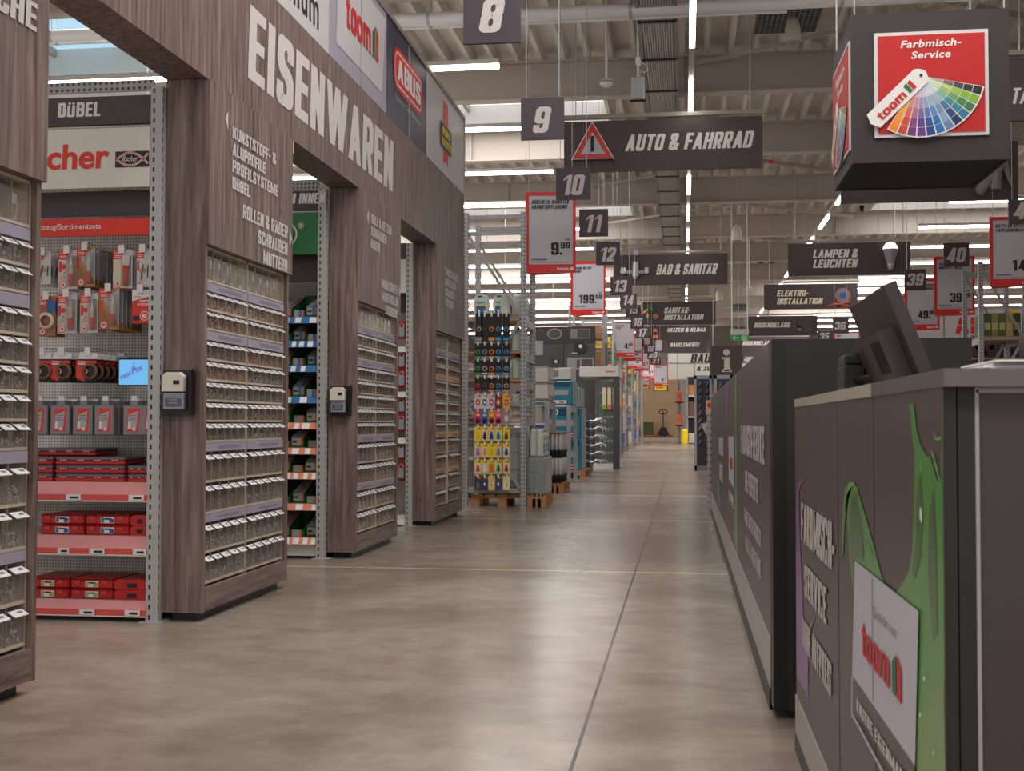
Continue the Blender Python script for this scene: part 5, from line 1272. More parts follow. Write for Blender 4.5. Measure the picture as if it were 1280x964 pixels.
mb = MB(); EG = mat('exit_green', (18, 140, 66), 0.4, emit=0.25); mb.box(0.005, w-0.005, 0.02, 0.05, 0, h*0.52, EG); mb.build('panel', t)
mb = MB(); c_ = (w*0.28, 0.018, h*0.26)
mb.box(c_[0]-0.06, c_[0]+0.07, 0.016, 0.018, c_[2]-0.011, c_[2]+0.011, WHITE); mb.add([(c_[0]-0.085, 0.016, c_[2]), (c_[0]-0.02, 0.016, c_[2]+0.055), (c_[0]-0.0, 0.016, c_[2]+0.055), (c_[0]-0.05, 0.016, c_[2]), (c_[0]-0.0, 0.016, c_[2]-0.055), (c_[0]-0.02, 0.016, c_[2]-0.055)], [(0, 1, 2, 3, 4, 5)], WHITE)
x = w*0.75; mb.box(x-0.055, x+0.055, 0.017, 0.0175, h*0.04, h*0.48, WHITE); mb.disc((x+0.012, 0.015, h*0.42), 0.014, EG); mb.bar((x+0.005, 0.015, h*0.37), (x-0.01, 0.015, h*0.22), 0.001, 0.02, EG); mb.bar((x-0.01, 0.015, h*0.22), (x-0.035, 0.015, h*0.1), 0.001, 0.012, EG); mb.bar((x-0.005, 0.015, h*0.22), (x+0.03, 0.015, h*0.15), 0.001, 0.012, EG); mb.bar((x-0.03, 0.015, h*0.33), (x+0.035, 0.015, h*0.3), 0.001, 0.01, EG); mb.build('symbol', t)
cords(t, (0.03, w-0.03), h, 0.04, 0.014, ZD-a[2], PIPE)
t, bs, sz = board('wall_sign', 'large pale wall panel with black letters BAU far down the aisle', 835, 441, 975, 474.5, 61, mat('wall_sign_grey', (196, 192, 184), 0.6), 0.1, None, 'sign')
mb = MB(); ytext(mb, 'BAUSTOFFE', 863, 442.5, 935, 453.5, 60.99, INK, bs, 0.2, 0.05); ytext(mb, '& ZUSCHNITT', 871, 458.5, 920, 463.5, 60.99, INK, bs, 0.2, 0.04); mb.build('lettering', t)
mb = MB()
for px in (847, 868): p = yp(px, 457, 61, bs, -0.01); mb.box(p[0]-0.02, p[0]+0.02, -0.012, 0, 0, sz[1], GREY)
p = yp(850, 454, 61, bs); mb.box(0, sz[0], -0.012, 0, p[2]-0.02, p[2]+0.02, GREY); mb.build('panel_joint', t)
mb = MB()
for x in np.arange(0.2, sz[0], 2.0): mb.tube([(x, 0.05, sz[1]), (x, 0.05, ZD-bs[2])], 0.015, STEEL, 5)
mb.build('suspension', t)

# paint mixing cube
Yq = 7.8; X0, X1 = onY(1065, 110, Yq)[0], onY(1261.5, 110, Yq)[0]; Z0, Z1 = onY(1160, 201.5, Yq)[2], onY(1160, 14, Yq)[2]; D = 0.93
t = thing('advert_cube', 'large dark hanging cube Farbmisch-Service with a red poster and a colour fan', 'advertising cube', (X0, Yq, Z0))
w, h = X1-X0, Z1-Z0
CUBE = mat('cube_brown', (47, 40, 39), 0.65, var=0.03)
mb = MB()
mb.box(0, w, 0, 0.02, 0, h, CUBE); mb.box(0, w, D-0.02, D, 0, h, CUBE); mb.box(0, 0.02, 0.02, D-0.02, 0, h, CUBE); mb.box(w-0.02, w, 0.02, D-0.02, 0, h, CUBE)
mb.build('side_walls', t)
mb = MB(); mb.box(0.02, w-0.02, 0.02, D-0.02, 0.006, 0.02, mat('cube_floor_black', (14, 13, 13), 0.7)); mb.build('bottom_board', t)
bs = np.array([X0, Yq, Z0])
POSTER = mat('poster_red', (186, 20, 20), 0.6)
def fan(mb, O, U, N, s_, lg=True):
    """colour fan: pivot O, in-plane axes U (right) and Z, raised along N; s_ = length of a swatch"""
    O, U, N = np.array(O, float), np.array(U, float), np.array(N, float)
    cols = [[(214, 205, 196), (240, 200, 120), (244, 168, 62), (242, 150, 40), (240, 132, 30)], [(224, 190, 180), (220, 140, 120), (214, 96, 76), (206, 72, 50), (200, 66, 44)],
            [(214, 196, 204), (196, 140, 160), (170, 100, 140), (134, 66, 130), (110, 50, 118)], [(204, 196, 214), (160, 140, 180), (126, 96, 160), (96, 60, 140), (104, 56, 130)],
            [(196, 204, 222), (140, 156, 196), (90, 116, 170), (42, 80, 150), (30, 70, 140)], [(200, 212, 226), (140, 176, 210), (80, 136, 190), (40, 110, 176), (36, 110, 180)],
            [(206, 214, 222), (150, 170, 190), (110, 140, 176), (130, 160, 190), (100, 130, 168)], [(204, 216, 220), (140, 180, 196), (60, 120, 150), (36, 70, 120), (28, 50, 100)],
            [(206, 222, 214), (120, 180, 170), (60, 140, 150), (50, 130, 160), (50, 120, 150)], [(214, 224, 196), (150, 190, 110), (100, 160, 80), (70, 130, 70), (60, 120, 76)],
            [(222, 230, 190), (190, 210, 110), (150, 190, 60), (130, 180, 50), (126, 174, 46)], [(170, 170, 172), (110, 110, 112), (70, 74, 76), (50, 54, 56), (42, 44, 46)]]
    n = len(cols); a0, a1 = -122.0, -12.0
    def P(a, r, d): a = math.radians(a); return tuple(O+U*(math.cos(a)*r)+ZU*(math.sin(a)*r)+N*d)
    for i, cl in enumerate(cols):
        aa, ab = a0+(a1-a0)*i/n, a0+(a1-a0)*(i+1)/n
        mb.add([P(aa, 0.02*s_, 0.004), P(ab, 0.02*s_, 0.004), P(ab, s_, 0.004), P(aa, s_, 0.004)], [(0, 1, 2, 3)], WHITE)
        rr = [0.16, 0.36, 0.53, 0.69, 0.84, 0.985]
        for k in range(5):
            g = 0.7
            mb.add([P(aa+g, rr[k]*s_, 0.006), P(ab-g, rr[k]*s_, 0.006), P(ab-g, (rr[k+1]-0.012)*s_, 0.006), P(aa+g, (rr[k+1]-0.012)*s_, 0.006)], [(0, 1, 2, 3)], c3(cl[k], rough=0.4))
    d = math.radians(-136); ud = U*math.cos(d)+ZU*math.sin(d); un = -U*math.sin(d)+ZU*math.cos(d)
    pts = [tuple(O+ud*(s_*1.03*q)+un*(s_*0.15*e)+N*0.012) for q, e in ((-0.06, -0.6), (-0.1, 0.0), (-0.06, 0.6), (0.0, 1.0), (1.0, 1.0), (1.06, 0.0), (1.0, -1.0), (0.0, -1.0))]
    mb.add(pts, [tuple(range(8))], WHITE)
    o2 = O+ud*(s_*0.93)-un*(s_*-0.09)+N*0.014
    mb.text('toom', tuple(O+ud*(s_*0.94)+N*0.014+un*(s_*0.09)), tuple(-ud), tuple(-un), s_*0.56, s_*0.15, TOOMRED, 0.035, 0.0, 1.0)
    for q, c_ in ((0.32, TOOMGREEN), (0.24, TOOMRED)):
        mb.add([tuple(O+ud*(s_*q)+un*(s_*0.085)+N*0.014), tuple(O+ud*(s_*(q-0.065))+un*(s_*0.085)+N*0.014), tuple(O+ud*(s_*(q-0.065))-un*(s_*0.08)+N*0.014), tuple(O+ud*(s_*q)-un*(s_*0.06)+N*0.014)], [(0, 1, 2, 3)], c_)
    mb.disc(tuple(O+N*0.015), s_*0.025, INK) if abs(N[1]) > 0.5 else None
p0, p1 = yp(1093, 173, Yq, bs), yp(1234.5, 36.5, Yq, bs)
mb = MB(); mb.box(p0[0], p1[0], -0.012, 0, p0[2], p1[2], mat('poster_border', (206, 204, 204), 0.45)); e = 0.022
mb.box(p0[0]+e, p1[0]-e, -0.016, -0.012, p0[2]+e, p1[2]-e, POSTER); mb.build('poster', t)
mb = MB(); b2 = bs.copy()
def qt(s_, x0, y0, x1, y1): 
    a = yp(x0, y1, Yq, bs, -0.018); b_ = yp(x1, y0, Yq, bs, -0.018); mb.text(s_, a, np.array([1, 0, 0.015]), ZU, b_[0]-a[0], b_[2]-a[2], WHITE, 0.03, 0.2)
qt('Farbmisch-', 1125, 49, 1202, 61.5); qt('Service', 1138, 63.5, 1189, 75); mb.build('lettering', t)
mb = MB(); fan(mb, yp(1150, 96, Yq, bs, -0.02), XU, -YU, 0.385); mb.build('colour_fan', t)
mb = MB(); mb.box(-0.012, 0, D*0.06, D*0.94, h*0.10, h*0.84, mat('poster_border', (206, 204, 204))); mb.box(-0.016, -0.012, D*0.06+e, D*0.94-e, h*0.10+e, h*0.84-e, POSTER)
mb.build('side_poster', t)
mb = MB(); mb.text('Farbmisch-', (-0.018, D*0.72, h*0.68), -YU, ZU, D*0.5, 0.065, WHITE, 0.03, 0.2); mb.text('Service', (-0.018, D*0.64, h*0.585), -YU, ZU, D*0.33, 0.06, WHITE, 0.03, 0.2); mb.build('side_lettering', t)
mb = MB(); fan(mb, (-0.02, D*0.52, h*0.5), -YU, -XU, 0.385); mb.build('side_colour_fan', t)
cords(t, (0.02, w-0.02), h, 0.02, 0.006, ZD-Z0); cords(t, (0.02, w-0.02), h, D-0.02, 0.006, ZD-Z0)

# price frames
def price_frame(label, px0, py0, px1, py1, Y, lines, price, cents, rz=0.0, strip=False):
    a = onY(px0, py1, Y); b_ = onY(px1, py0, Y); w, h = b_[0]-a[0], b_[2]-a[2]
    t = thing('price_frame', label, 'price sign', (a[0], Y, a[2]), rz)
    f = 0.045; fb = h*0.105; k = (w*0.14, w*0.42)
    mb = MB()
    mb.box(0, w, 0, 0.012, 0, fb, RED); mb.box(0, w, 0, 0.012, h-f*1.05, h, RED); mb.box(0, f, 0, 0.012, fb, h-f, RED); mb.box(w-f*0.8, w, 0, 0.012, fb, h-f, RED)
    mb.add([(0, 0.012, 0), (w, 0.012, 0), (k[0], k[1], 0), (0, 0.012, h), (w, 0.012, h), (k[0], k[1], h)], [(0, 1, 2), (3, 5, 4), (1, 4, 5, 2), (2, 5, 3, 0)], RED)
    mb.text('toom', (w*0.62, -0.001, fb*0.32), XU, ZU, w*0.24, fb*0.36, WHITE, 0.03); mb.box(w*0.885, w*0.955, -0.001, 0, fb*0.32, fb*0.66, WHITE)
    mb.build('frame', t)
    mb = MB(); mb.box(f, w-f*0.8, 0.004, 0.008, fb, h-f*1.05, mat('price_paper', (192, 190, 200), 0.5, var=0.03)); mb.build('paper', t)
    mb = MB(); pw = w-2*f; z = h-f-0.04
    for i, s_ in enumerate(lines):
        hh = h*0.048; z -= hh+0.014; mb.text(s_, (f+0.03, 0.002, z), XU, ZU, min(pw*0.88, hh*0.62*len(s_)), hh, INK, 0.045, 0.2)
    pz = fb+h*0.115; ph = h*0.155
    wp = min(ph*0.62*len(price), pw*0.62); xr = w-f-0.02
    mb.text(cents, (xr-ph*0.78, 0.002, pz+ph*0.52), XU, ZU, ph*0.75, ph*0.48, INK, 0.04); mb.box(xr-ph*0.86, xr-ph*0.66, 0.002, 0.003, pz, pz+ph*0.2, INK)
    mb.text(price, (xr-ph*0.92-wp, 0.002, pz), XU, ZU, wp, ph, INK, 0.05); mb.text('Stk', (xr-ph*0.4, 0.002, pz+ph*1.15), XU, ZU, ph*0.36, ph*0.2, INK, 0.03)
    mb.build('price', t)
    mb = MB(); mb.box(f+0.03, f+0.03+pw*0.36, 0.003, 0.0035, fb+h*0.045, fb+h*0.07, GREY); mb.box(f+0.02, w-f-0.03, 0.003, 0.0035, fb+h*0.018, fb+h*0.024, GREY); mb.build('small_print', t)
    cords(t, (f, w-f), h, 0.008, 0.003, ZD-a[2])
    if strip:
        mb = MB(); s_ = h*0.26; mb.box(0.0, w, 0, 0.02, -s_-0.01, -0.01, BLACK); mb.box(0.05, w-0.05, -0.003, 0, -s_+0.02, -0.04, mat('strip_yellow', (240, 196, 30), 0.5)); mb.text('AKTION', (w*0.15, -0.005, -s_*0.55), XU, ZU, w*0.5, s_*0.3, INK, 0.03, 0.2); mb.build('discount_strip', t)
    return t
price_frame('largest red price frame on the left side, price 9.99, above the tall canister rack', 656.5, 238.5, 719.5, 341, 14.9, ['ADBLUE 5L KANISTER', 'HARNSTOFFLÖSUNG'], '9', '99', 0.10)
price_frame('red price frame 199.99 behind number 12', 713, 326, 757, 394, 21.6, ['WAND WC SET', 'VERO'], '199', '99', 0.03)
price_frame('red price frame 4.99 left of number 16', 765.5, 402, 793.5, 445.5, 36, ['ARMATUREN', 'PFLEGE'], '4', '99')
price_frame('red price frame just behind the 4.99 one, partly hidden', 780, 418, 804, 451, 40, ['LACK'], '3', '99')
price_frame('red price frame third in the far left row', 783, 432, 804, 460, 45, ['DICHTUNG'], '2', '49')
price_frame('red price frame fourth in the far left row', 793, 436, 812, 463.5, 48, ['SILIKON'], '5', '79')
price_frame('red price frame fifth in the far left row', 802, 449, 818, 473, 54, ['ACRYL'], '3', '79')
price_frame('red price frame lowest and smallest in the far left row', 803, 466, 812, 482, 60, ['FARBE'], '9', '99', 0, True)
price_frame('cream price sheet in a red frame over the far end of the aisle', 817, 455.5, 835, 482, 57, ['BAUSCHAUM'], '6', '79', 0, True)
price_frame('largest red price frame on the right, cut by the picture edge', 1237.5, 270, 1301, 358, 17, ['METYLAN SPEZIAL', 'TAPEZIERENKLEISTER'], '14', '99')
price_frame('red price frame of 39.99 hanging right of the light bulb picture', 1168, 320, 1218, 394, 20.2, ['KABEL', 'H05VV-F 3G1,5'], '39', '99')
price_frame('red price frame half hidden left of the 39.99 one', 1131, 348, 1174, 412.5, 23.2, ['LED DECKENLEUCHTE', 'WEISS 30W DIMMBAR'], '49', '99')
price_frame('red price frame just right of the tilted monitor, price 5.49', 1096, 370, 1133.5, 423, 26.5, ['LED BIRNE', 'WARMWEISS'], '5', '49')
price_frame('low red price frame peeping out behind the tilted monitor', 1042, 414, 1075, 458, 34, ['VINYL'], '19', '99')
# ---------------------------------------------------------------- end racks and pallets along the left side of the aisle
def end_rack(label, x0, x1, y0, y1, h, levels, mesh_side=False, braces=True, m_=HOLE, board_m=CARD):
    t = thing('pallet_rack', label, 'rack', (x0, y0, 0))
    w, d = x1-x0, y1-y0; u = 0.065
    for x in (0, w-u):
        for y in (0, d-u):
            mb = MB(); mb.box(x, x+u, y, y+u, 0.004, h, m_); mb.box(x-0.015, x+u+0.015, y-0.015, y+u+0.015, 0, 0.004, RACK); mb.build('upright', t)
    if braces:
        for y in (u/2, d-u/2):
            z = 0.2; k = 0
            mb = MB()
            zz = np.arange(0.17, h-0.1, 1.02)
            for i, z in enumerate(zz):
                mb.box(u, w-u, y-0.015, y+0.015, z, z+0.045, RACK)
                if i+1 < len(zz): mb.bar((u*0.8, y, zz[i+1]+0.02) if i % 2 == 0 else (u*0.8, y, z+0.02), (w-u*0.8, y, z+0.02) if i % 2 == 0 else (w-u*0.8, y, zz[i+1]+0.02), 0.03, 0.035, RACK)
            mb.box(u, w-u, y-0.015, y+0.015, h-0.08, h-0.03, RACK); mb.build('brace_frame', t)
    for z in levels:
        for q in (u*0.15, w-u*0.85): mb = MB(); mb.box(q, q+u*0.7, u, d-u, z-0.10, z-0.01, RACK); mb.build('beam', t)
        mb = MB(); mb.box(u, w-u*0.9, 0.01, d-0.01, z-0.01, z+0.012, board_m); mb.build('shelf_board', t)
    return t
def pallet(label, x, y, w, d, group=None):
    t = thing('pallet', label, 'pallet', (x, y, 0), group=group)
    mb = MB()
    for k in range(5): mb.box(w*k/5+0.01, w*(k+1)/5-0.01, 0, d, 0.122, 0.144, PALLET)
    mb.build('deck', t)
    for j in range(3):
        mb = MB(); yy = (0, d/2-0.05, d-0.1)[j]
        for k in range(3): xx = (0, w/2-0.05, w-0.1)[k]; mb.box(xx, xx+0.1, yy, yy+0.1, 0.022, 0.1, PALLET)
        mb.box(0, w, yy, yy+0.1, 0.1, 0.122, PALLET); mb.build('block_row', t)
    for k in range(3): mb = MB(); xx = (0, w/2-0.05, w-0.1)[k]; mb.box(xx, xx+0.1, 0, d, 0, 0.022, PALLET); mb.build('runner', t)
    return t
RX0, RX1 = -2.60, -1.84; RY0, RY1 = 14.3, 15.25
end_rack('tall steel end rack with blue-labelled canisters and air freshener packs beside the last wooden pillar', RX0, RX1, RY0, RY1, 3.5, [1.06, 1.50, 1.83, 2.25])
# neighbouring slotted upright, left of the tall rack
t = thing('slotted_upright', 'slotted steel upright standing just left of the tall canister rack', 'upright', (-2.66, 14.22, 0))
mb = MB(); mb.box(-0.05, 0, 0, 0.05, 0.006, 3.46, SLOT); mb.build('post', t); mb = MB(); mb.box(-0.09, 0.03, -0.03, 0.08, 0, 0.006, STEEL); mb.build('foot', t)
pallet('wooden pallet under the tall canister rack', RX0+0.09, RY0+0.1, 0.75, 0.75)
pallet('wooden pallet sticking out of the tall canister rack into the aisle', RX1+0.01, RY0+0.06, 0.22, 0.8)
CANW = mat('canister_white', (206, 212, 200), 0.4)
def canister():
    t = thing('canister', 'x', 'canister', group='white canisters with blue labels')
    w, d, h = 0.175, 0.125, 0.27
    mb = MB(); mb.box(0, w, 0, d, 0, h*0.86, CANW, 0.018)
    mb.poly([(0.01, 0.015, h*0.86), (w-0.01, 0.015, h*0.86), (w-0.03, 0.015, h), (0.05, 0.015, h), (0.025, 0.015, h*0.97)], CANW, (0, d-0.03, 0)); mb.build('body', t)
    q = MB(); q.box(0.045, 0.1, 0.014, 0.0155, h*0.89, h*0.95, DARKGAP); q.build('handle_hole', t)
    q = MB(); q.lathe([(0.022, 0), (0.022, 0.03), (0.0, 0.032)], mat('cap_blue', (30, 50, 150), 0.35), (w-0.05, d/2, h), 14); q.build('cap', t)
    q = MB(); q.box(0.03, w-0.03, -0.002, 0, h*0.16, h*0.48, mat('label_deep_blue', (28, 104, 160), 0.4)); q.box(0.03, w-0.03, -0.002, 0, h*0.5, h*0.6, mat('label_yellow', (214, 204, 90), 0.4)); q.box(0.03, w-0.03, -0.002, 0, h*0.6, h*0.7, mat('label_sky', (120, 184, 220), 0.4))
    q.box(0.045, w-0.06, -0.0025, -0.002, h*0.62, h*0.66, mat('label_deep_blue', (28, 104, 160))); q.box(0.05, w-0.05, -0.0025, -0.002, h*0.3, h*0.32, TAG); q.box(w-0.075, w-0.04, -0.0025, -0.002, h*0.1, h*0.13, RED)
    q.build('label', t); return t
cn = canister(); first = True
for lv, (z, ns) in enumerate(((2.263, 'top'), (1.843, 'second'), (1.513, 'third'), (1.073, 'fourth'))):
    # facing the camera at the end of the shelf
    if lv == 0: spots = [(-2.485, RY0+0.12, 0, 'left one facing the end'), (-2.255, RY0+0.12, 0, 'right one facing the end')]
    else: spots = []
    # row facing the aisle
    for k in range(4): spots.append((-1.90, RY0+0.10+0.2*k, math.pi/2, '%s along the aisle side' % ORD[k]))
    if lv == 0:
        for k in range(3): spots.append((-2.04-0.0, RY0+0.10+0.2*k, math.pi/2, '%s of the inner row' % ORD[k]))
    for x, y, rz, lb in spots:
        lb = 'white canister on the %s shelf of the tall rack, %s' % (ns, lb)
        if first: cn.location = (x, y, z); cn.rotation_euler = (0, 0, rz); cn['label'] = lb; first = False
        else: dup(cn, (x, y, z), lb, rz=rz)
# wire cage with canisters at the foot of the rack
for i, (x, y, z, nm) in enumerate(((-1.80, 14.45, 0.15, 'grey wrapped'),)):
    t = thing('wrapped_crate', 'translucent grey wrapped load on the pallet at the foot of the tall canister rack', 'load', (RX1+0.02, RY0+0.1, 0.146))
    mb = MB(); mb.box(0, 0.2, 0, 0.72, 0, 0.44, mat('grey_wrap', (142, 150, 148), 0.25), 0.012); mb.build('wrapped_body', t)
    mb = MB()
    for k in range(7): mb.box(-0.004, 0.0, -0.004, 0.0, 0, 0.01, GREY); mb.tube([(-0.006, -0.006, 0.02+0.065*k), (0.1, -0.006, 0.02+0.065*k)], 0.004, STEEL, 5)
    mb.tube([(-0.006, -0.006, 0), (-0.006, -0.006, 0.8)], 0.006, STEEL, 6); mb.tube([(0.1, -0.006, 0), (0.1, -0.006, 0.8)], 0.006, STEEL, 6); mb.build('wire_ladder', t)
for k in range(3):
    dup(cn, (RX1+0.19, RY0+0.13+0.22*k, 0.59), 'large pale canister on the wrapped load at the rack foot, %s from the front' % ORD[k], rz=math.pi/2, scale=(1.2, 1.3, 1.25))
t = thing('liquid_tank', 'big pale translucent tank standing inside the tall rack behind the air freshener packs', 'tank', (RX0+0.12, RY0+0.16, 0.146))
mb = MB(); mb.box(0, 0.62, 0, 0.68, 0, 0.72, mat('tank_pale', (166, 174, 166), 0.35), 0.04); mb.build('tank', t)
mb = MB()
for k in range(5): mb.tube([(-0.008+0.16*k, -0.008, 0), (-0.008+0.16*k, -0.008, 0.74)], 0.006, STEEL, 6)
for k in range(4): mb.tube([(-0.01, -0.008, 0.1+0.2*k), (0.64, -0.008, 0.1+0.2*k)], 0.006, STEEL, 6)
mb.build('cage', t)
# air freshener packs on the rack end
t = thing('wire_grid', 'wire grid hung on the end of the tall rack carrying the air freshener packs', 'grid', (-2.53, RY0-0.02, 0.5))
mb = MB()
for k in range(7): mb.tube([(0.08*k, 0, 0), (0.08*k, 0, 1.7)], 0.003, STEEL, 5)
for k in range(18): mb.tube([(0, 0.003, 0.1*k), (0.48, 0.003, 0.1*k)], 0.003, STEEL, 5)
mb.build('grid', t)
colsx = [597.5, 606, 614.5, 623, 633]
rowsy = [(389, 426.5), (428, 448), (449, 468.5), (470, 490.5), (491.5, 511), (512, 530.5), (532, 552), (553, 572), (573.5, 592.5), (594, 613)]
K = (24, 23, 25)
PAL = {  # card colour, picture colour, shape
 1: [(K, (150, 150, 156), 'ring'), (K, (44, 40, 44), 'ring'), (K, (236, 140, 50), 'ring'), (K, (50, 150, 206), 'ring'), (K, (60, 140, 190), 'ring')],
 5: [((206, 198, 198), (190, 40, 50), 'can'), ((200, 204, 206), (40, 80, 84), 'can'), ((204, 190, 200), (150, 50, 110), 'can'), ((120, 40, 66), (200, 120, 60), 'can'), ((236, 170, 30), (180, 60, 30), 'can')],
 6: [((214, 40, 110), (30, 26, 30), 'dot'), ((40, 120, 200), (30, 26, 30), 'dot'), ((236, 130, 30), (30, 26, 30), 'dot'), ((232, 80, 140), (30, 26, 30), 'dot'), ((150, 146, 146), (210, 206, 200), 'can')],
 7: [((240, 206, 30), (236, 190, 20), 'tree'), ((214, 206, 196), (30, 28, 36), 'tree'), ((180, 190, 210), (30, 50, 110), 'tree'), ((200, 210, 190), (20, 110, 120), 'tree'), ((230, 200, 60), (70, 30, 60), 'tree')],
 8: [((190, 176, 206), (140, 110, 170), 'tree'), ((214, 206, 196), (236, 140, 60), 'tree'), ((240, 214, 40), (220, 190, 0), 'tree'), ((196, 190, 186), (140, 130, 126), 'tree'), ((200, 206, 220), (24, 50, 130), 'tree')],
 9: [((206, 200, 200), (190, 30, 44), 'tree'), ((190, 190, 196), (230, 230, 230), 'tree'), ((190, 140, 100), (236, 110, 20), 'tree'), ((196, 206, 190), (20, 110, 60), 'tree'), ((206, 196, 196), (180, 20, 40), 'tree')],
 10: [((60, 56, 60), (110, 106, 106), 'tree'), ((44, 60, 90), (60, 70, 110), 'can'), ((226, 190, 110), (206, 130, 50), 'drop'), ((60, 70, 100), (90, 90, 110), 'can'), ((236, 214, 160), (220, 140, 50), 'drop')]}
RINGS = [[(60, 160, 70), (150, 150, 156), (240, 150, 50), (60, 160, 210), (50, 150, 200)], [(50, 150, 60), (200, 200, 206), (240, 130, 60), (40, 140, 200), (120, 170, 196)], [(190, 40, 36), (70, 66, 70), (220, 130, 70), (50, 140, 190), (210, 150, 120)]]
for r_, (ya, yb) in enumerate(rowsy):
    for c_, cx in enumerate(colsx):
        pal = PAL.get(r_+1)
        if pal: cc, pc, sh = pal[c_]
        else: cc, pc, sh = K, RINGS[r_-1][c_], 'ring'
        if r_ == 0 and c_ == 0: cx += 1.5
        p = onY(cx, ya, RY0-0.05); q_ = onY(cx, yb, RY0-0.05); h = p[2]-q_[2]; w = 0.082
        nm = {'ring': 'black ringed air freshener pack', 'can': 'air freshener tin pack', 'dot': 'bright air freshener pack', 'tree': 'yellow air freshener tree pack', 'drop': 'cream air freshener pack'}[sh]
        t = thing('air_freshener_pack', '%s, %s row from the top, %s from left' % (nm, ORD[r_], ORD[c_]), 'air freshener', (p[0], RY0-0.05, q_[2]), group='air freshener packs on the rack end')
        mb = MB(); mb.box(-w/2, w/2, -0.004, 0, 0, h*0.93, mat('card_yellow', (240, 206, 40), 0.4) if sh == 'tree' and r_ < 9 else c3(cc, rough=0.4))
        if sh == 'tree' and r_ < 9: mb.box(-w*0.40, w*0.38, -0.0055, -0.004, h*0.06, h*0.68, c3(cc, rough=0.35))
        if sh in ('tree', 'can'): mb.box(-w*0.1, w*0.4, -0.0055, -0.004, h*0.74, h*0.88, c3((206, 110, 40)))
        mb.box(-w*0.10, w*0.14, -0.02, -0.004, h*0.82, h*1.05, TAG); mb.build('card', t)
        m2 = c3(pc, rough=0.35); mb = MB(); cz = h*0.4
        if sh == 'ring':
            mb.lathe([(w*0.24, -0.014), (w*0.36, -0.012), (w*0.36, -0.004), (w*0.24, -0.004), (w*0.24, -0.014)], m2, (0, 0, cz), 14, 'y'); mb.box(-w*0.45, w*0.4, -0.006, -0.004, h*0.02, h*0.13, m2); mb.disc((0, -0.006, cz), w*0.2, mat('ring_dark', (70, 68, 74), 0.3))
        elif sh == 'can': mb.disc((0, -0.007, cz), w*0.3, m2, ry=h*0.22); mb.disc((0, -0.008, cz), w*0.14, TAG, ry=h*0.1)
        elif sh == 'dot':
            mb.lathe([(0.0, -0.014), (w*0.36, -0.012), (w*0.36, -0.004)], m2, (0, 0, h*0.24), 16, 'y'); mb.disc((0, -0.006, h*0.62), w*0.3, YEL, ry=h*0.07)
        elif sh == 'tree':
            T = [(0, 0.66), (0.16, 0.5), (0.09, 0.49), (0.26, 0.34), (0.13, 0.34), (0.32, 0.19), (0.09, 0.17), (0.09, 0.1), (-0.09, 0.1), (-0.09, 0.17), (-0.32, 0.19), (-0.13, 0.34), (-0.26, 0.34), (-0.09, 0.49), (-0.16, 0.5)]
            mb.add([(x*w*1.1, -0.008, z*h) for x, z in T], [tuple(range(len(T)))], m2)
        else:
            mb.disc((0, -0.006, h*0.34), w*0.3, TAG, ry=h*0.2); mb.add([(0, -0.008, h*0.56), (w*0.16, -0.008, h*0.3), (0, -0.008, h*0.18), (-w*0.16, -0.008, h*0.3)], [(0, 1, 2, 3)], m2)
        mb.build('scent_picture', t)
# second end rack: low, with bath fittings boxes
def carton_stack(label0, cat, x, y, z, w, d, h, nx, nz, m_, face=None, group=None, ny=1, gap=0.006, name='carton'):
    first_ = None
    for k in range(nz):
        for i in range(nx):
            for j in range(ny):
                lb = label0+(', %s from below' % ORD[k] if nz > 1 else '')+(', %s from left' % ORD[i] if nx > 1 else '')+((', front' if j == 0 else ', back') if ny > 1 else '')
                loc = (x+i*(w+gap), y+j*(d+gap), z+k*(h+0.002))
                if first_ is None:
                    t = thing(name, lb, cat, loc, group=group); first_ = t
                    mb = MB(); mb.box(0, w, 0, d, 0, h, m_, min(w, d, h)*0.03); mb.build('box', t)
                    mb = MB(); mb.box(w*0.35, w*0.6, -0.002, d+0.001, h-0.001, h+0.001, c3((176, 160, 140))); mb.build('tape', t)
                    if face:
                        mb = MB(); face(mb, w, d, h); mb.build('print', t)
                else: dup(first_, loc, lb)
def shelf_rack(label, x0, x1, y0, y1, h, levels, bm=CREAMW): return end_rack(label, x0, x1, y0, y1, h, levels, False, False, RACK, bm)
shelf_rack('low grey end rack with brown boxes on top, second along the left side', -2.62, -1.88, 17.2, 18.15, 1.312, [1.3, 0.98])
BROWNG = mat('grey_brown_carton', (150, 136, 130), 0.6); 
def facing_white(mb, w, d, h):
    mb.box(w, w+0.002, d*0.08, d*0.92, h*0.05, h*0.95, mat('carton_white', (208, 200, 194), 0.5))
    for k in range(3): mb.box(w+0.002, w+0.003, d*(0.2+0.25*k), d*(0.32+0.25*k), h*0.05, h*0.3, INK)
    mb.box(w*0.7, w, -0.002, 0, h*0.1, h*0.9, mat('carton_white', (208, 200, 194), 0.5))
carton_stack('big grey-brown carton with white aisle side on top of the second rack', 'carton', -2.6, 17.22, 1.32, 0.7, 0.85, 0.24, 1, 2, BROWNG, facing_white, 'grey-brown cartons on the second rack')
carton_stack('pale grey carton inside the second rack', 'carton', -2.52, 17.3, 1.0, 0.26, 0.7, 0.24, 2, 1, mat('pale_carton', (190, 184, 178), 0.55), None, 'pale cartons in the second rack')
carton_stack('pale grey carton low in the second rack', 'carton', -2.52, 17.3, 0.5, 0.28, 0.7, 0.34, 2, 1, mat('pale_carton', (190, 184, 178), 0.55), None, 'pale cartons in the second rack')
pallet('small pallet with white rolls beside the second rack', -1.93, 17.3, 0.24, 1.0)
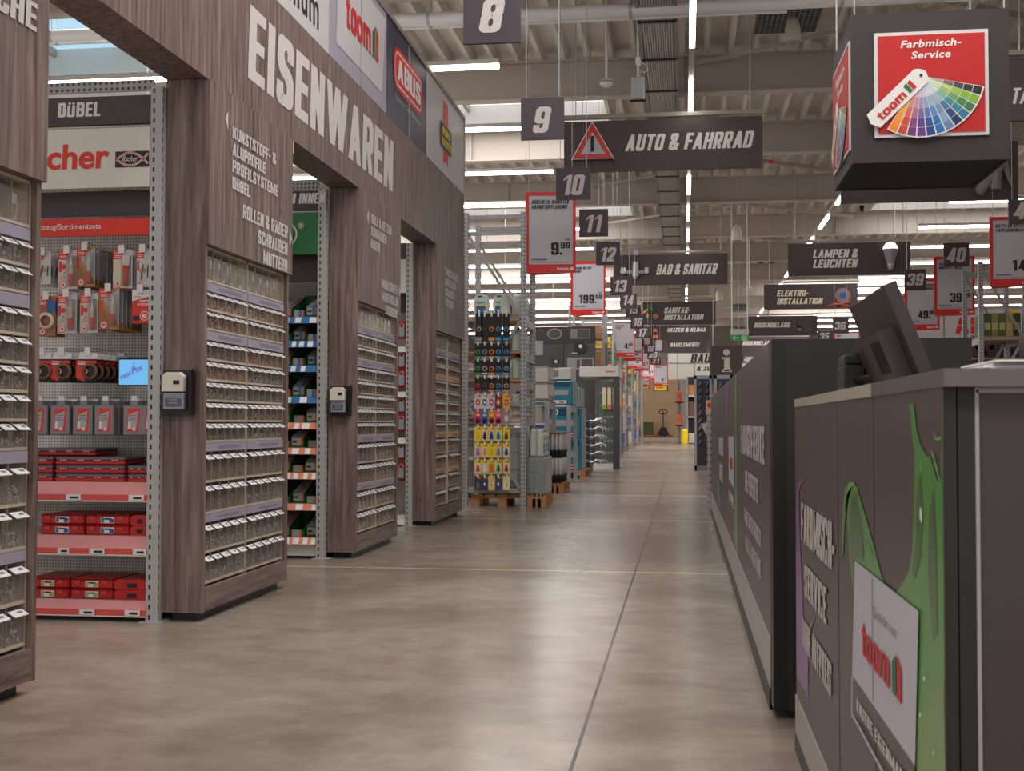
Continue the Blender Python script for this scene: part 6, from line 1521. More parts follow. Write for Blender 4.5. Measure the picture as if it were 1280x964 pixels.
t = thing('plywood_board', 'wooden board lying on the white rolls beside the second rack', 'board', (-1.93, 17.3, 0.852)); mb = MB(); mb.box(0, 0.24, 0, 0.9, 0, 0.02, PALLET); mb.build('sheet', t)
ROLLW = mat('roll_white', (206, 202, 200), 0.5); ft = None
for k in range(2):
    for j in range(5):
        for i in range(4):
            lb = 'white roll with black end, %s layer, %s from the front, %s from left' % (('lower', 'upper')[k], ORD[j], ORD[i]); loc = (-1.905+0.056*i, 17.36+0.19*j, 0.146+0.352*k)
            if ft is None:
                ft = thing('roll', lb, 'roll', loc, group='white rolls on the small pallet'); mb = MB(); mb.lathe([(0.0, 0.11), (0.021, 0.11), (0.021, 0.345), (0.01, 0.35), (0.0, 0.35)], ROLLW, n=10); mb.build('sleeve', ft)
                mb = MB(); mb.lathe([(0.0, 0.0), (0.025, 0.0), (0.014, 0.05), (0.026, 0.08), (0.026, 0.11), (0, 0.11)], BLACK, n=10); mb.build('black_end', ft)
            else: dup(ft, loc, lb)
shelf_rack('third end rack with blue shower cartons, left side', -2.62, -1.86, 20.3, 21.6, 1.29, [1.28])
TEAL = mat('carton_teal', (24, 124, 146), 0.45); TEALD = mat('carton_teal_dark', (22, 70, 92), 0.45); 
def facing_teal(mb, w, d, h):
    mb.box(w*0.05, w*0.95, -0.002, 0, h*0.74, h*0.96, TEALD); mb.box(w*0.1, w*0.9, -0.002, 0, h*0.4, h*0.6, mat('carton_grey', (150, 156, 164))); mb.box(w*0.5, w*0.85, -0.002, 0, h*0.05, h*0.18, TAG); mb.box(w*0.66, w*0.8, -0.003, -0.002, h*0.08, h*0.14, RED); mb.disc((w*0.25, -0.003, h*0.85), w*0.09, TAG, n=14, r2=w*0.06)
    for k in range(5): mb.box(w, w+0.002, d*(0.04+0.19*k), d*(0.17+0.19*k), h*0.03, h*0.97, (mat('strip_blue_grey', (100, 130, 156)), mat('strip_pale', (176, 182, 190)))[k % 2])
carton_stack('flat teal carton on top of the third rack', 'carton', -2.5, 20.35, 1.30, 0.66, 1.1, 0.40, 1, 1, TEAL, facing_teal, 'teal shower cartons')
carton_stack('tall teal shower carton on the pallet in front of the third rack', 'carton', -2.45, 22.0, 0.148, 0.62, 1.2, 0.56, 1, 2, TEAL, facing_teal, 'teal shower cartons')
pallet('long pallet under the teal shower cartons', -2.47, 21.95, 0.72, 1.35)
carton_stack('clear wrapped shower screen pack on the teal cartons', 'carton', -2.45, 22.0, 1.278, 0.6, 1.0, 0.36, 1, 1, mat('wrapped_grey', (140, 148, 150), 0.25), None, None)
# white air conditioner box and blue box
carton_stack('white appliance carton on the teal carton of the third rack', 'carton', -2.42, 20.5, 1.705, 0.55, 0.9, 0.22, 1, 1, mat('appliance_white', (200, 192, 182), 0.5), lambda mb, w, d, h: (mb.box(w*0.15, w*0.6, -0.003, 0, h*0.3, h*0.8, GREY), mb.box(0, w, -0.002, 0, 0, h*0.12, BLACK)), None)
# bath fittings display
t = thing('fittings_stand', 'dark stand bristling with chrome bath fittings in front of the glass showcase', 'display stand', (-2.3, 24.6, 0))
mb = MB(); mb.box(0, 0.42, 0, 0.5, 0, 1.15, mat('stand_dark', (58, 52, 54), 0.5), 0.01); mb.build('column', t)
mb = MB(); mb.box(-0.02, 0.44, -0.02, 0.52, 0, 0.12, BLACK); mb.build('foot', t)
CHR = mat('bright_chrome', (176, 176, 184), 0.22, 0.95)
for k in range(6):
    for j in range(3):
        mb = MB(); z = 0.2+0.165*k; y = 0.06+0.17*j; u = 0.05*((k+j) % 3)
        mb.tube([(0.42, y, z), (0.5, y, z), (0.56+u, y, z+0.05), (0.62+u, y, z+0.02), (0.63+u, y, z-0.03)], 0.026, CHR, 8); mb.lathe([(0.05, 0.0), (0.05, 0.015), (0, 0.015)], CHR, (0.42, y, z), 12, 'x'); mb.build('bath_fitting', t)
for k in range(6):
    for j in range(3):
        mb = MB(); z = 0.24+0.16*k; x = 0.04+0.13*j
        mb.tube([(x, 0, z), (x, -0.08, z+0.04), (x+0.05, -0.1, z+0.02), (x+0.09, -0.06, z-0.02)], 0.024, CHR, 8); mb.lathe([(0.045, 0.0), (0.045, -0.012), (0, -0.012)], BLACK, (x, 0, z), 12, 'y'); mb.build('bath_fitting', t)
t = thing('yellow_toy_sign', 'small yellow and orange promotion figure box on top of the dark fittings stand', 'box', (-2.27, 24.7, 1.15))
mb = MB(); mb.box(0, 0.24, 0, 0.2, 0, 0.16, mat('promo_yellow', (240, 190, 40), 0.45), 0.03); mb.build('box', t); mb = MB(); mb.box(0.03, 0.2, -0.003, 0, 0.03, 0.1, mat('promo_orange', (226, 110, 40))); mb.build('print', t)
# glass showcase with a canopy
gx0, gx1, gy0, gy1 = onY(745, 560, 26.5)[0], onY(770, 560, 26.5)[0], 26.5, 28.2
t = thing('glass_showcase', 'glass showcase with bath fittings under a white canopy, left side of the aisle', 'showcase', (gx0, gy0, 0))
w = gx1-gx0; d = gy1-gy0
mb = MB(); mb.box(-0.05, w+0.05, -0.05, d, 0, 0.12, CREAMW); mb.build('plinth', t)
mb = MB(); mb.box(0, w, 0, 0.012, 0.12, 1.95, GLASS); mb.box(w-0.012, w, 0.012, d, 0.12, 1.95, GLASS); mb.build('pane', t)
mb = MB(); mb.box(0, w, d-0.05, d, 0.12, 1.95, mat('showcase_back', (96, 106, 102), 0.5)); mb.box(0, 0.04, 0, d, 0.12, 1.95, mat('showcase_back', (96, 106, 102))); mb.build('back', t)
mb = MB(); mb.box(w-0.06, w+0.08, -0.06, 0.06, 0, 2.0, mat('anthracite_post', (66, 64, 70), 0.4)); mb.build('post', t)
mb = MB(); mb.box(-0.35, w+0.06, -0.1, d, 2.0, 2.22, mat('canopy_white', (206, 200, 196), 0.4)); mb.text('toom', (w*0.5, -0.102, 2.08), XU, ZU, 0.2, 0.055, TOOMRED, 0.03); mb.build('canopy', t)
for k in range(6):
    mb = MB(); mb.box(0.05, w-0.02, 0.02, d-0.06, 0.3+0.26*k, 0.31+0.26*k, GLASS); o = mb.build('shelf', t)
    mb = MB()
    for j in range(5):
        mb.lathe([(0.0, 0.0), (0.03, 0.0), (0.03, 0.05), (0.0, 0.06)], ZINC, (0.1+0.08*j, 0.08, 0.31+0.26*k), 8)
    mb.build('tumblers', o)
for j in range(4):
    t = thing('wooden_brush', 'cream bath brush standing in the top of the glass showcase, %s from the left' % ORD[j], 'brush', (gx0+0.14+0.11*j, gy0-0.03, 1.28)); mb = MB(); mb.box(0, 0.08, 0, 0.02, 0.1, 0.48, mat('brush_cream', (222, 206, 170), 0.5), 0.008); mb.build('handle', t)
    mb = MB(); mb.box(-0.005, 0.085, -0.004, 0.024, 0.0, 0.1, c3([(120, 180, 60), (236, 110, 60), (40, 130, 180), (230, 120, 60)][j])); mb.build('head', t)
# dark sink display panel
Ys = 29.0; a = onY(664, 482, Ys); b_ = onY(744, 408, Ys); w, h = b_[0]-a[0], b_[2]-a[2]
t = thing('sink_display', 'tall dark display wall with kitchen sinks above the end racks', 'display', (a[0], Ys, 0))
DP = mat('display_dark', (72, 68, 74), 0.45)
mb = MB(); mb.box(0, w, 0.0, 0.15, 0, a[2]+h*0.70, DP); mb.box(0, w, 0.0, 0.15, a[2]+h*0.71, a[2]+h, mat('display_black', (44, 40, 42), 0.45)); mb.build('wall_panel', t)
P = lambda x, y, d=-0.01: (onY(x, y, Ys)[0]-a[0], d, onY(x, y, Ys)[2])
def sink(name, f): mb = MB(); f(mb); mb.build(name, t)
def f1(mb):
    c_ = P(693.5, 417.5); mb.disc((c_[0], -0.03, c_[2]), 0.18, mat('sink_stone', (150, 140, 136), 0.4), n=26, r2=0.145, ry=0.13); mb.disc((c_[0], -0.005, c_[2]), 0.15, mat('sink_bowl', (74, 66, 64), 0.4), n=26, ry=0.11)
sink('round_sink', f1)
def rect_(mb, x0, y0, x1, y1, d, m_): p, q = P(x0, y1), P(x1, y0); mb.box(p[0], q[0], -d, 0, p[2], q[2], m_)
SK = mat('sink_grey', (128, 120, 118), 0.35); SB = mat('sink_bowl', (74, 66, 64)); SL = mat('sink_light', (150, 150, 162), 0.35)
sink('drainer_sink', lambda mb: (rect_(mb, 713, 411, 738, 423.5, 0.03, SK), rect_(mb, 722, 412, 736.5, 422, 0.035, SB)))
sink('white_drainer', lambda mb: rect_(mb, 666, 426, 679, 444, 0.03, SL))
sink('dark_sink', lambda mb: (rect_(mb, 685, 433, 704.5, 459, 0.03, mat('sink_black', (58, 55, 60), 0.35)), rect_(mb, 689, 449, 700.5, 455, 0.034, BLACK), mb.disc((P(695, 452)[0], -0.05, P(695, 452)[2]), 0.04, ZINC, n=12)))
sink('black_bowl_sink', lambda mb: (mb.disc((P(725.5, 435.5)[0], -0.03, P(725.5, 435.5)[2]), 0.165, BLACK, n=22, ry=0.15), mb.disc((P(726, 433)[0], -0.06, P(726, 433)[2]), 0.045, ZINC, n=12), rect_(mb, 715, 441, 722, 442, 0.04, WHITE)))
sink('double_sink', lambda mb: (rect_(mb, 709, 447, 742, 462, 0.03, SL), rect_(mb, 727.5, 449, 740.5, 458, 0.034, SB), rect_(mb, 721, 450, 725, 460, 0.034, SB)))
# tall storage racks further down the left side
def tall_rack(label, Y, h, x1=-1.9, w=0.9, d=1.15):
    return end_rack(label, x1-w, x1, Y, Y+d, h, [0.9, 1.6, 2.3, 3.1], False, True, RACK)
far = [(30.2, 'tall steel rack with orange boxes behind the glass showcase'), (34.2, 'tall steel rack further down the left side, behind the orange boxes'), (38.2, 'tall steel rack with white bags in the left row'), (42.2, 'tall steel rack with yellow-lidded boxes in the left row'), (47, 'narrow-looking tall steel rack far down on the left'), (52, 'second last tall steel rack on the left'), (57, 'last tall steel rack on the left before the loading door')]
CM = [CARD, mat('carton_ochre', (214, 160, 96), 0.6), mat('box_white', (206, 200, 196), 0.55), mat('box_blue', (60, 110, 176), 0.5), mat('box_red', (176, 50, 46), 0.5), mat('box_brown', (110, 84, 72), 0.6), mat('box_green', (30, 120, 80), 0.5), mat('box_yellow', (236, 196, 40), 0.5)]
names = ['orange-brown', 'ochre', 'white', 'blue', 'red', 'brown', 'green', 'yellow']
for i, (Y, lb) in enumerate(far):
    tall_rack(lb, Y, 3.9 if i < 2 else 3.5, x1=-1.92 if i < 3 else -2.0+0.02*i)
    rnd = random.Random(i); x0 = -2.75
    for lv, z in enumerate((0.915, 1.615, 2.315, 3.115)):
        k = 0 if (i == 0 and lv >= 2) else rnd.choice([0, 1, 2, 2, 3, 4, 5, 6, 7][i % 3:])
        carton_stack('%s carton, %s shelf of the %s tall left rack' % (names[k], ORD[lv], ('nearest', 'second nearest', 'third nearest', 'fourth nearest', 'fifth nearest', 'second last', 'last')[i]), 'carton', x0, Y+0.1, z, 0.36, 0.42, rnd.choice((0.24, 0.3, 0.45)), 2, 1, CM[k], None, 'cartons in the tall racks on the left', ny=2)
    k = rnd.choice([2, 5, 3]); carton_stack('%s carton, pallet of the %s tall left rack' % (names[k], ('nearest', 'second nearest', 'third nearest', 'fourth nearest', 'fifth nearest', 'second last', 'last')[i]), 'carton', x0, Y+0.1, 0.148, 0.36, 0.42, 0.5, 2, 1, CM[k], None, 'cartons in the tall racks on the left', ny=2)
    pallet('pallet at the foot of the %s tall rack on the left' % ('nearest', 'second nearest', 'third nearest', 'fourth nearest', 'fifth nearest', 'second last', 'last')[i], x0-0.02, Y+0.05, 0.8, 1.0)
# back aisles behind the end racks: long shelf rows running to the left
for i, Y in enumerate((16.1, 19.1, 23.6)):
    t = thing('shelf_row', 'long grey shelf row running away to the left behind the %s end rack' % ORD[i], 'shelving', (-8.0, Y, 0))
    mb = MB(); mb.box(0, 5.3, 0.35, 0.4, 0, 1.9, PEG2); mb.build('back_panel', t)
    for z in (0.1, 0.5, 0.9, 1.3, 1.7): mb = MB(); mb.box(0, 5.3, 0, 0.35, z, z+0.03, CREAMW); mb.build('shelf', t)
    for x in (0, 1.76, 3.52, 5.25): mb = MB(); mb.box(x, x+0.05, 0.3, 0.36, 0, 2.0, RACK); mb.build('upright', t)
# ---------------------------------------------------------------- right side: paint mixing counter
CX = 0.34
PRINTB = mat('counter_print_brown', (84, 70, 70), 0.4, var=0.03)
PRINTV = mat('counter_print_violet', (60, 50, 56), 0.4, var=0.03)
CREAMTOP = mat('counter_top_pale', (176, 166, 154), 0.4)
TOPD = mat('counter_top_dark', (98, 88, 86), 0.45)
ALUK = mat('brushed_kick_plate', (168, 160, 152), 0.35, 0.3)
KN = mat('kick_base_dark', (70, 60, 58), 0.5)
yN, yF = onX(1180, 720, CX)[1], 3.86
CT = 1.072
counter = thing('service_counter', 'near dark service counter with green paint splash, white square and Farbmisch lettering', 'counter', (CX, 0, 0))
L0 = np.array([CX, 0, 0])
mb = MB(); mb.box(0.0, 0.014, yN+0.03, yF, 0.17, CT-0.024, PRINTB); mb.box(0.0, 0.0015, yN, yN+0.03, 0.17, CT-0.024, PRINTB); mb.build('front_panel', counter)
mb = MB(); mb.box(-0.004, 0.03, yN, yF, 0.0, 0.17, ALUK); mb.box(-0.006, 0.03, yN, yF, 0.0, 0.055, KN)
for y in np.arange(yN+0.2, yF, 0.3):
    for z in (0.08, 0.15): mb.disc((-0.0046, y, z), 0.004, INK, 'x', 8)
mb.build('kick_plate', counter)
ySplit = onX(1090, 497, CX)[1]
mb = MB(); mb.box(-0.002, 0.05, ySplit, yF+0.002, CT-0.024, CT, CREAMTOP); mb.build('pale_cap', counter, label='pale far part of the counter cap')
mb = MB(); mb.box(-0.002, 0.05, yN-0.02, ySplit, CT-0.024, CT, TOPD); mb.box(0.05, 1.5, yN-0.02, yN+0.42, CT-0.024, CT, TOPD); mb.build('dark_cap', counter)
xa = onY(1198, 700, yN)[0]-CX; xb = onY(1222, 700, yN)[0]-CX
mb = MB(); mb.box(0.002, xa-0.001, yN, yN+0.03, 0.0, CT-0.024, CHAR); mb.box(xa+0.001, xb-0.0015, yN, yN+0.03, 0.0, CT-0.024, CHAR); mb.build('end_post', counter)
mb = MB(); mb.box(xb, 1.5, yN+0.004, yN+0.03, 0.0, CT-0.028, PRINTV); mb.build('end_panel', counter)
mb = MB(); mb.box(xb-0.0015, xb+0.0035, yN-0.001, yN+0.03, 0.0, CT-0.026, mat('alu_edge', (150, 144, 150), 0.35)); mb.box(xb, 1.5, yN-0.001, yN+0.004, CT-0.032, CT-0.028, mat('alu_edge', (150, 144, 150))); mb.build('edge_trim', counter)
mb = MB(); mb.box(0.03, 1.3, yN+0.42, yF, 0.86, 0.89, CREAMTOP); mb.box(0.03, 1.3, yN+0.03, yF-0.02, 0.0, 0.86, CHAR); mb.build('worktop', counter)
mb = MB(); mb.box(0.03, 0.9, yF-0.03, yF, 0.0, 0.9, CHAR); mb.build('far_end_panel', counter)
def cp(px, py, d=0.0): q = onX(px, py, CX-d); return (q[0]-CX, q[1], q[2])
def cpoly(mb, pts, m_, d=0.0015):
    mb.add([cp(x, y, d) for x, y in pts], [tuple(range(len(pts)))], m_)
def ctext(mb, body, x0, y0, y1, x1, m_, d=0.003, bold=0.045, shear=0.06, space=1.05, X=CX, base=CX):
    """left edge (x0,y0..y1) in the photo, right end at x1; text reads towards the camera"""
    a = onX(x0, y1, X-d); b_ = onX(x0, y0, X-d); c = onX(x1, y1, X-d)
    mb.text(body, (a[0]-base, a[1], a[2]), -YU, ZU, a[1]-c[1], b_[2]-a[2], m_, bold, shear, space)
GS1 = mat('paint_green', (74, 138, 60), 0.3); GS2 = mat('paint_green_dark', (62, 96, 52), 0.3); GS3 = mat('paint_green_pale', (104, 140, 70), 0.3); GHI = mat('paint_green_light', (110, 178, 90), 0.25)
PUR = mat('paint_purple', (126, 76, 140), 0.35)
mb = MB()
cpoly(mb, [(1177.5, 504), (1182, 985), (1130, 985), (1146, 900), (1148, 766), (1120, 741), (1128, 730), (1136, 715), (1140, 690), (1142, 640), (1143.5, 566), (1140, 545), (1138, 520), (1136, 505), (1142, 505), (1146, 540), (1152, 560), (1158, 570), (1163, 572), (1168, 590), (1172, 603), (1176, 596)], GS1)
cpoly(mb, [(1180, 850), (1182, 985), (1140, 985), (1146, 900)], GS3, 0.002)
cpoly(mb, [(1150, 590), (1154, 640), (1150, 700), (1143, 725), (1140, 715), (1144, 680), (1146, 620)], GS2, 0.002)
cpoly(mb, [(1167, 610), (1170, 680), (1172, 790), (1166, 800), (1160, 720), (1161, 640)], GS2, 0.002)
cpoly(mb, [(1150, 633), (1152.5, 640), (1152, 655), (1149.5, 648)], TAG, 0.0025); cpoly(mb, [(1151, 577), (1153, 585), (1152, 594), (1150.5, 588)], GHI, 0.0025)
cpoly(mb, [(1163, 563), (1166, 573), (1171, 592), (1175, 604), (1174.5, 598), (1170, 580), (1166, 566)], GHI, 0.0025)
for x, y in ((1155, 848), (1167, 941), (1150, 893)): cpoly(mb, [(x, y-3), (x+1.6, y), (x+0.4, y+4), (x-1.5, y+1)], TAG, 0.003)
cpoly(mb, [(1166, 540), (1171, 548), (1177, 546), (1176, 550), (1170, 551)], GHI, 0.002)
mb.build('green_splash', counter)
mb = MB()
cpoly(mb, [(1052, 690), (1053, 640), (1055.5, 612), (1061, 602.5), (1067, 602), (1071, 609), (1080, 640), (1088, 668), (1094, 690), (1101, 718), (1106, 732), (1069, 701), (1067, 742), (1064, 720), (1061, 690), (1059.5, 650), (1060, 628), (1058, 632), (1055.5, 660), (1054, 695)], GS1)
cpoly(mb, [(1062, 640), (1066, 618), (1070, 616), (1076, 650), (1080, 690), (1078, 700), (1069, 695), (1066, 730), (1064, 700)], GS2, 0.002)
cpoly(mb, [(1083, 675), (1085, 676), (1091, 694), (1089, 692)], GHI, 0.0025); cpoly(mb, [(1060, 606), (1066, 603), (1069, 607), (1064, 608.5), (1058.5, 618), (1056, 640)], GHI, 0.0025)
mb.build('green_splash', counter)
mb = MB()
cpoly(mb, [(995.3, 616), (999, 600), (1004, 598.5), (1006, 601), (1001, 606), (998.5, 614), (1000, 680), (1003, 740), (1004, 780), (1010, 820), (1010.5, 880), (1009, 870), (995.8, 845)], PUR)
for x, y, r in ((1012, 568, 1.2), (1009, 584, 1.4), (1015, 600, 1), (1018, 590, .8), (1010, 595, 1.2), (1013, 575, .8)): cpoly(mb, [(x-r, y), (x, y-r*1.6), (x+r, y), (x, y+r*1.6)], PUR)
cpoly(mb, [(1017, 771), (1018.5, 772), (1015, 785), (1012, 789), (1011, 786)], PUR)
mb.build('purple_splash', counter)
for s_ in (('FARBMISCH-', 1001.5, 627.5, 675, 1043), ('SERVICE', 1006, 704.5, 744, 1033), ('OHNE AUFPREIS', 1003, 771, 806, 1039)):
    mb = MB(); ctext(mb, *s_, LETTER); mb.build('lettering', counter)
WPL = mat('counter_white_square', (190, 186, 194), 0.5, var=0.03)
mb = MB(); cpoly(mb, [(1068.5, 701), (1148, 764), (1143.5, 962), (1065, 848)], WPL, 0.004); mb.build('white_square', counter)
mb = MB(); cpoly(mb, [(1066.5, 846), (1143.5, 958), (1143, 975), (1066, 892)], PRINTB, 0.0045)
for pts in ([(1064.3, 846), (1065.6, 846), (1065.2, 898), (1063.8, 896)], [(1063.8, 893), (1065, 891), (1110, 975), (1107, 975)]): cpoly(mb, pts, WPL, 0.005)
ctext(mb, 'UNSERE EIGENMARKE', 1070.5, 872, 887, 1139, LETTER, 0.006, 0.03, 0.05); mb.build('lower_band', counter)
mb = MB(); ctext(mb, 'Qualität von', 1091, 757, 772, 1119, GREY, 0.006, 0.0, 0.0, 1.0)
a = onX(1077, 813, CX-0.006); c = onX(1127, 860, CX-0.006); top = onX(1077, 768, CX-0.006)
toom_logo(mb, (a[0]-CX, a[1], a[2]-0.005), -YU, ZU, a[1]-c[1], top[2]-a[2], TOOMRED, TOOMGREEN); mb.build('logo', counter)
mb = MB()
for px in (1048, 1093): 
    q = cp(px, 650); mb.box(-0.001, 0.001, q[1]-0.0015, q[1]+0.0015, 0.17, CT-0.024, mat('panel_gap', (60, 50, 52)))
q = cp(1094, 780); mb.box(-0.0055, -0.004, q[1]-0.0012, q[1]+0.0012, 0.5, 0.72, GREY)
mb.build('panel_joint', counter)
# monitors on the counter
def monitor(name, label, loc, w, h, rz, tilt, stand=True):
    t = thing(name, label, 'monitor', loc, rz)
    ct, st = math.cos(tilt), math.sin(tilt)
    R = lambda x, y, z: (x, y*ct-z*st, 0.11+y*st+z*ct)     # y depth (screen side is +y), tilted about x
    def tb(mb, x0, x1, y0, y1, z0, z1, m_):
        vs = [R(x, y, z) for z in (z0, z1) for x, y in ((x0, y0), (x1, y0), (x1, y1), (x0, y1))]
        mb.add(vs, [(0, 3, 2, 1), (4, 5, 6, 7), (0, 1, 5, 4), (1, 2, 6, 5), (2, 3, 7, 6), (3, 0, 4, 7)], m_)
    mb = MB(); tb(mb, -w/2, w/2, -0.002, 0.022, 0, h, mat('monitor_shell', (52, 47, 45), 0.45)); mb.build('shell', t)
    mb = MB(); tb(mb, -w/2+0.008, w/2-0.008, 0.022, 0.0235, 0.012, h-0.008, mat('screen_off', (12, 12, 14), 0.1)); mb.build('screen', t)
    mb = MB(); tb(mb, -w*0.36, w*0.36, -0.035, -0.002, h*0.02, h*0.72, mat('monitor_back', (64, 58, 55), 0.5))
    for k in range(12): tb(mb, w*0.12+0.009*k, w*0.12+0.009*k+0.004, -0.0365, -0.035, h*0.42, h*0.66, BLACK)
    for z in (0.16, 0.28, 0.1): tb(mb, w*0.1, w*0.2, -0.0365, -0.035, h*z, h*(z+0.06), BLACK)
    tb(mb, -w*0.28, -w*0.12, -0.0365, -0.035, h*0.5, h*0.66, mat('monitor_shell', (52, 47, 45)))
    mb.build('back_cover', t)
    if stand:
        a = R(-w*0.2, -0.035, h*0.42); z0 = 0.181
        mb = MB(); mb.tube([(a[0], a[1]+0.012, a[2]), (a[0]-0.04, -0.10, a[2]-0.005), (a[0]-0.09, -0.10, z0+0.06)], 0.009, BLACK, 10); mb.build('arm', t)
        mb = MB(); mb.box(-0.26, -0.13, -0.124, -0.08, z0, z0+0.052, BLACK, 0.004); mb.box(-0.25, -0.14, -0.122, -0.085, z0+0.052, z0+0.075, BLACK, 0.004); mb.build('base', t)
    return t
monitor('monitor', 'black monitor tilted back on the counter, seen from behind', (0.466, 2.565, 0.892), 0.47, 0.272, math.radians(-90), math.radians(21))
monitor('monitor', 'small upright monitor seen edge-on at the right, behind the paper stack', (0.905, 3.4, 0.782), 0.24, 0.35, math.radians(-95), math.radians(0), False)
tp = thing('leaflet_stack', 'stack of white and red leaflets lying on the counter end at the right', 'leaflets', (onY(1210, 475, yN+0.2)[0], yN+0.12, CT))
mb = MB()
for k in range(4): mb.box(0.012*(k % 2)+0.004*k, 0.42, 0.01*k, 0.24, 0.004*k, 0.004*k+0.003, TAG)
mb.build('sheets', tp); mb = MB(); mb.box(0.07, 0.3, -0.0, 0.22, 0.0155, 0.019, RED); mb.box(0.02, 0.07, 0.0, 0.22, 0.0155, 0.018, TAG); mb.build('red_sheet', tp)

# tall desk further back
DX = 0.30; dN, dF = 4.24, 13.75; DH = 1.285
desk = thing('tall_desk', 'tall long dark desk behind the near counter, with printed green stripe and black end', 'desk', (DX, 0, 0))
mb = MB(); mb.box(0, 0.03, dN+0.14, dF, 0.245, DH, PRINTB); mb.build('front_panel', desk)
mb = MB(); mb.box(-0.004, 0.03, dN+0.14, dF, 0.0, 0.245, ALUK); mb.box(-0.007, 0.03, dN+0.14, dF, 0.0, 0.075, KN)
for y in np.arange(dN+0.4, dF, 0.45):
    for z in (0.11, 0.21): mb.disc((-0.0046, y, z), 0.005, INK, 'x', 8)
mb.build('kick_plate', desk)
xw = onY(1215, 430, dN)[0]-DX
mb = MB(); mb.box(0.004, xw, dN+0.002, dN+0.14, 0.03, DH, CHAR); mb.box(-0.002, 0.045, dN, dN+0.14, 0.03, DH, BLACK); mb.box(0.05, xw, dN+0.03, dN+0.11, 0.0, 0.03, BLACK); mb.build('end_panel', desk)
mb = MB(); mb.box(0.03, xw, dN+0.14, dF, 0.0, 0.95, CHAR); mb.box(xw-0.04, xw, dN+0.14, dF, 0.95, DH, CHAR); mb.build('carcass', desk)
def dt(body, x0, y0, y1, x1): 
    mb = MB(); ctext(mb, body, x0, y0, y1, x1, LETTER, 0.003, 0.045, 0.03, 1.05, DX, DX); mb.build('lettering', desk)
def dpoly(mb, pts, m_, d=0.0015): mb.add([(lambda q: (q[0]-DX, q[1], q[2]))(onX(x, y, DX-d)) for x, y in pts], [tuple(range(len(pts)))], m_)
dt('FARBMISCH-SERVICE', 926, 532, 566, 955.5); dt('DIE PERFEKTE', 931.5, 587, 613, 947.5); dt('FARBE NACH WUNSCH', 930.5, 634, 652, 951); dt('ALLE FARBTÖNE', 932, 667, 686, 951)
mb = MB(); dpoly(mb, [(918.5, 470), (921, 468), (921.8, 700), (917.5, 668), (919, 600)], GS1); dpoly(mb, [(896.5, 560), (898.5, 600), (900, 640), (897, 620)], GS1); dpoly(mb, [(907, 480), (911.5, 476), (909, 520), (907.5, 532), (906.5, 510)], PUR); mb.build('paint_stripes', desk)
mb = MB(); dpoly(mb, [(910.5, 546), (917, 546), (917.5, 610), (911, 600)], WPL); dpoly(mb, [(912, 572), (915.5, 573), (915.8, 588), (912.3, 586)], TOOMRED, 0.002); mb.build('notice', desk)
mb = MB(); dpoly(mb, [(898.5, 547), (904, 548), (903.8, 571), (898.8, 567)], LETTER); mb.build('notice', desk); mb = MB(); dpoly(mb, [(899, 578), (903.5, 582), (903.5, 605), (899, 597)], LETTER); mb.build('notice', desk); mb = MB(); dpoly(mb, [(911, 612), (916.5, 621), (917, 632), (911.5, 622)], LETTER); mb.build('notice', desk); mb = MB(); dpoly(mb, [(910, 623), (910.3, 622), (917.8, 635), (917.6, 637)], LETTER); mb.build('notice', desk)
# perforated shelving end next to the desk and leaflet holder
t = thing('perforated_rack', 'white perforated shelf end standing at the far end of the tall desk', 'rack', (0.28, 13.85, 0))
PW = dotted_mat('perforated_white', (196, 192, 190), (84, 80, 80), (0.05, 0.075), 0.014)
mb = MB(); mb.box(-0.02, 0.16, 0.0, 0.05, 0.0, 1.12, PW); mb.build('end_sheet', t)
mb = MB(); mb.box(0, 0.5, 0.05, 1.2, 0.05, 0.1, CREAMW); mb.box(0.2, 0.24, 0.05, 1.2, 0.1, 1.1, CREAMW); mb.build('shelf_body', t)
t = thing('leaflet_holder', 'clear slanted leaflet holder clipped to the perforated shelf end', 'holder', (0.26, 14.6, 0.72))
mb = MB(); mb.poly([(0, 0, 0.26), (0.03, 0, 0), (0.12, 0, 0), (0.16, 0, 0.22)], CLEAR, (0, 0.3, 0)); mb.build('tray', t)
mb = MB(); mb.poly([(-0.06, 0.02, 0.27), (0.06, 0.02, 0.02), (0.09, 0.02, 0.03), (0.04, 0.02, 0.28)], mat('leaflet_grey', (176, 168, 170), 0.5), (0, 0.25, 0)); mb.build('leaflets', t)
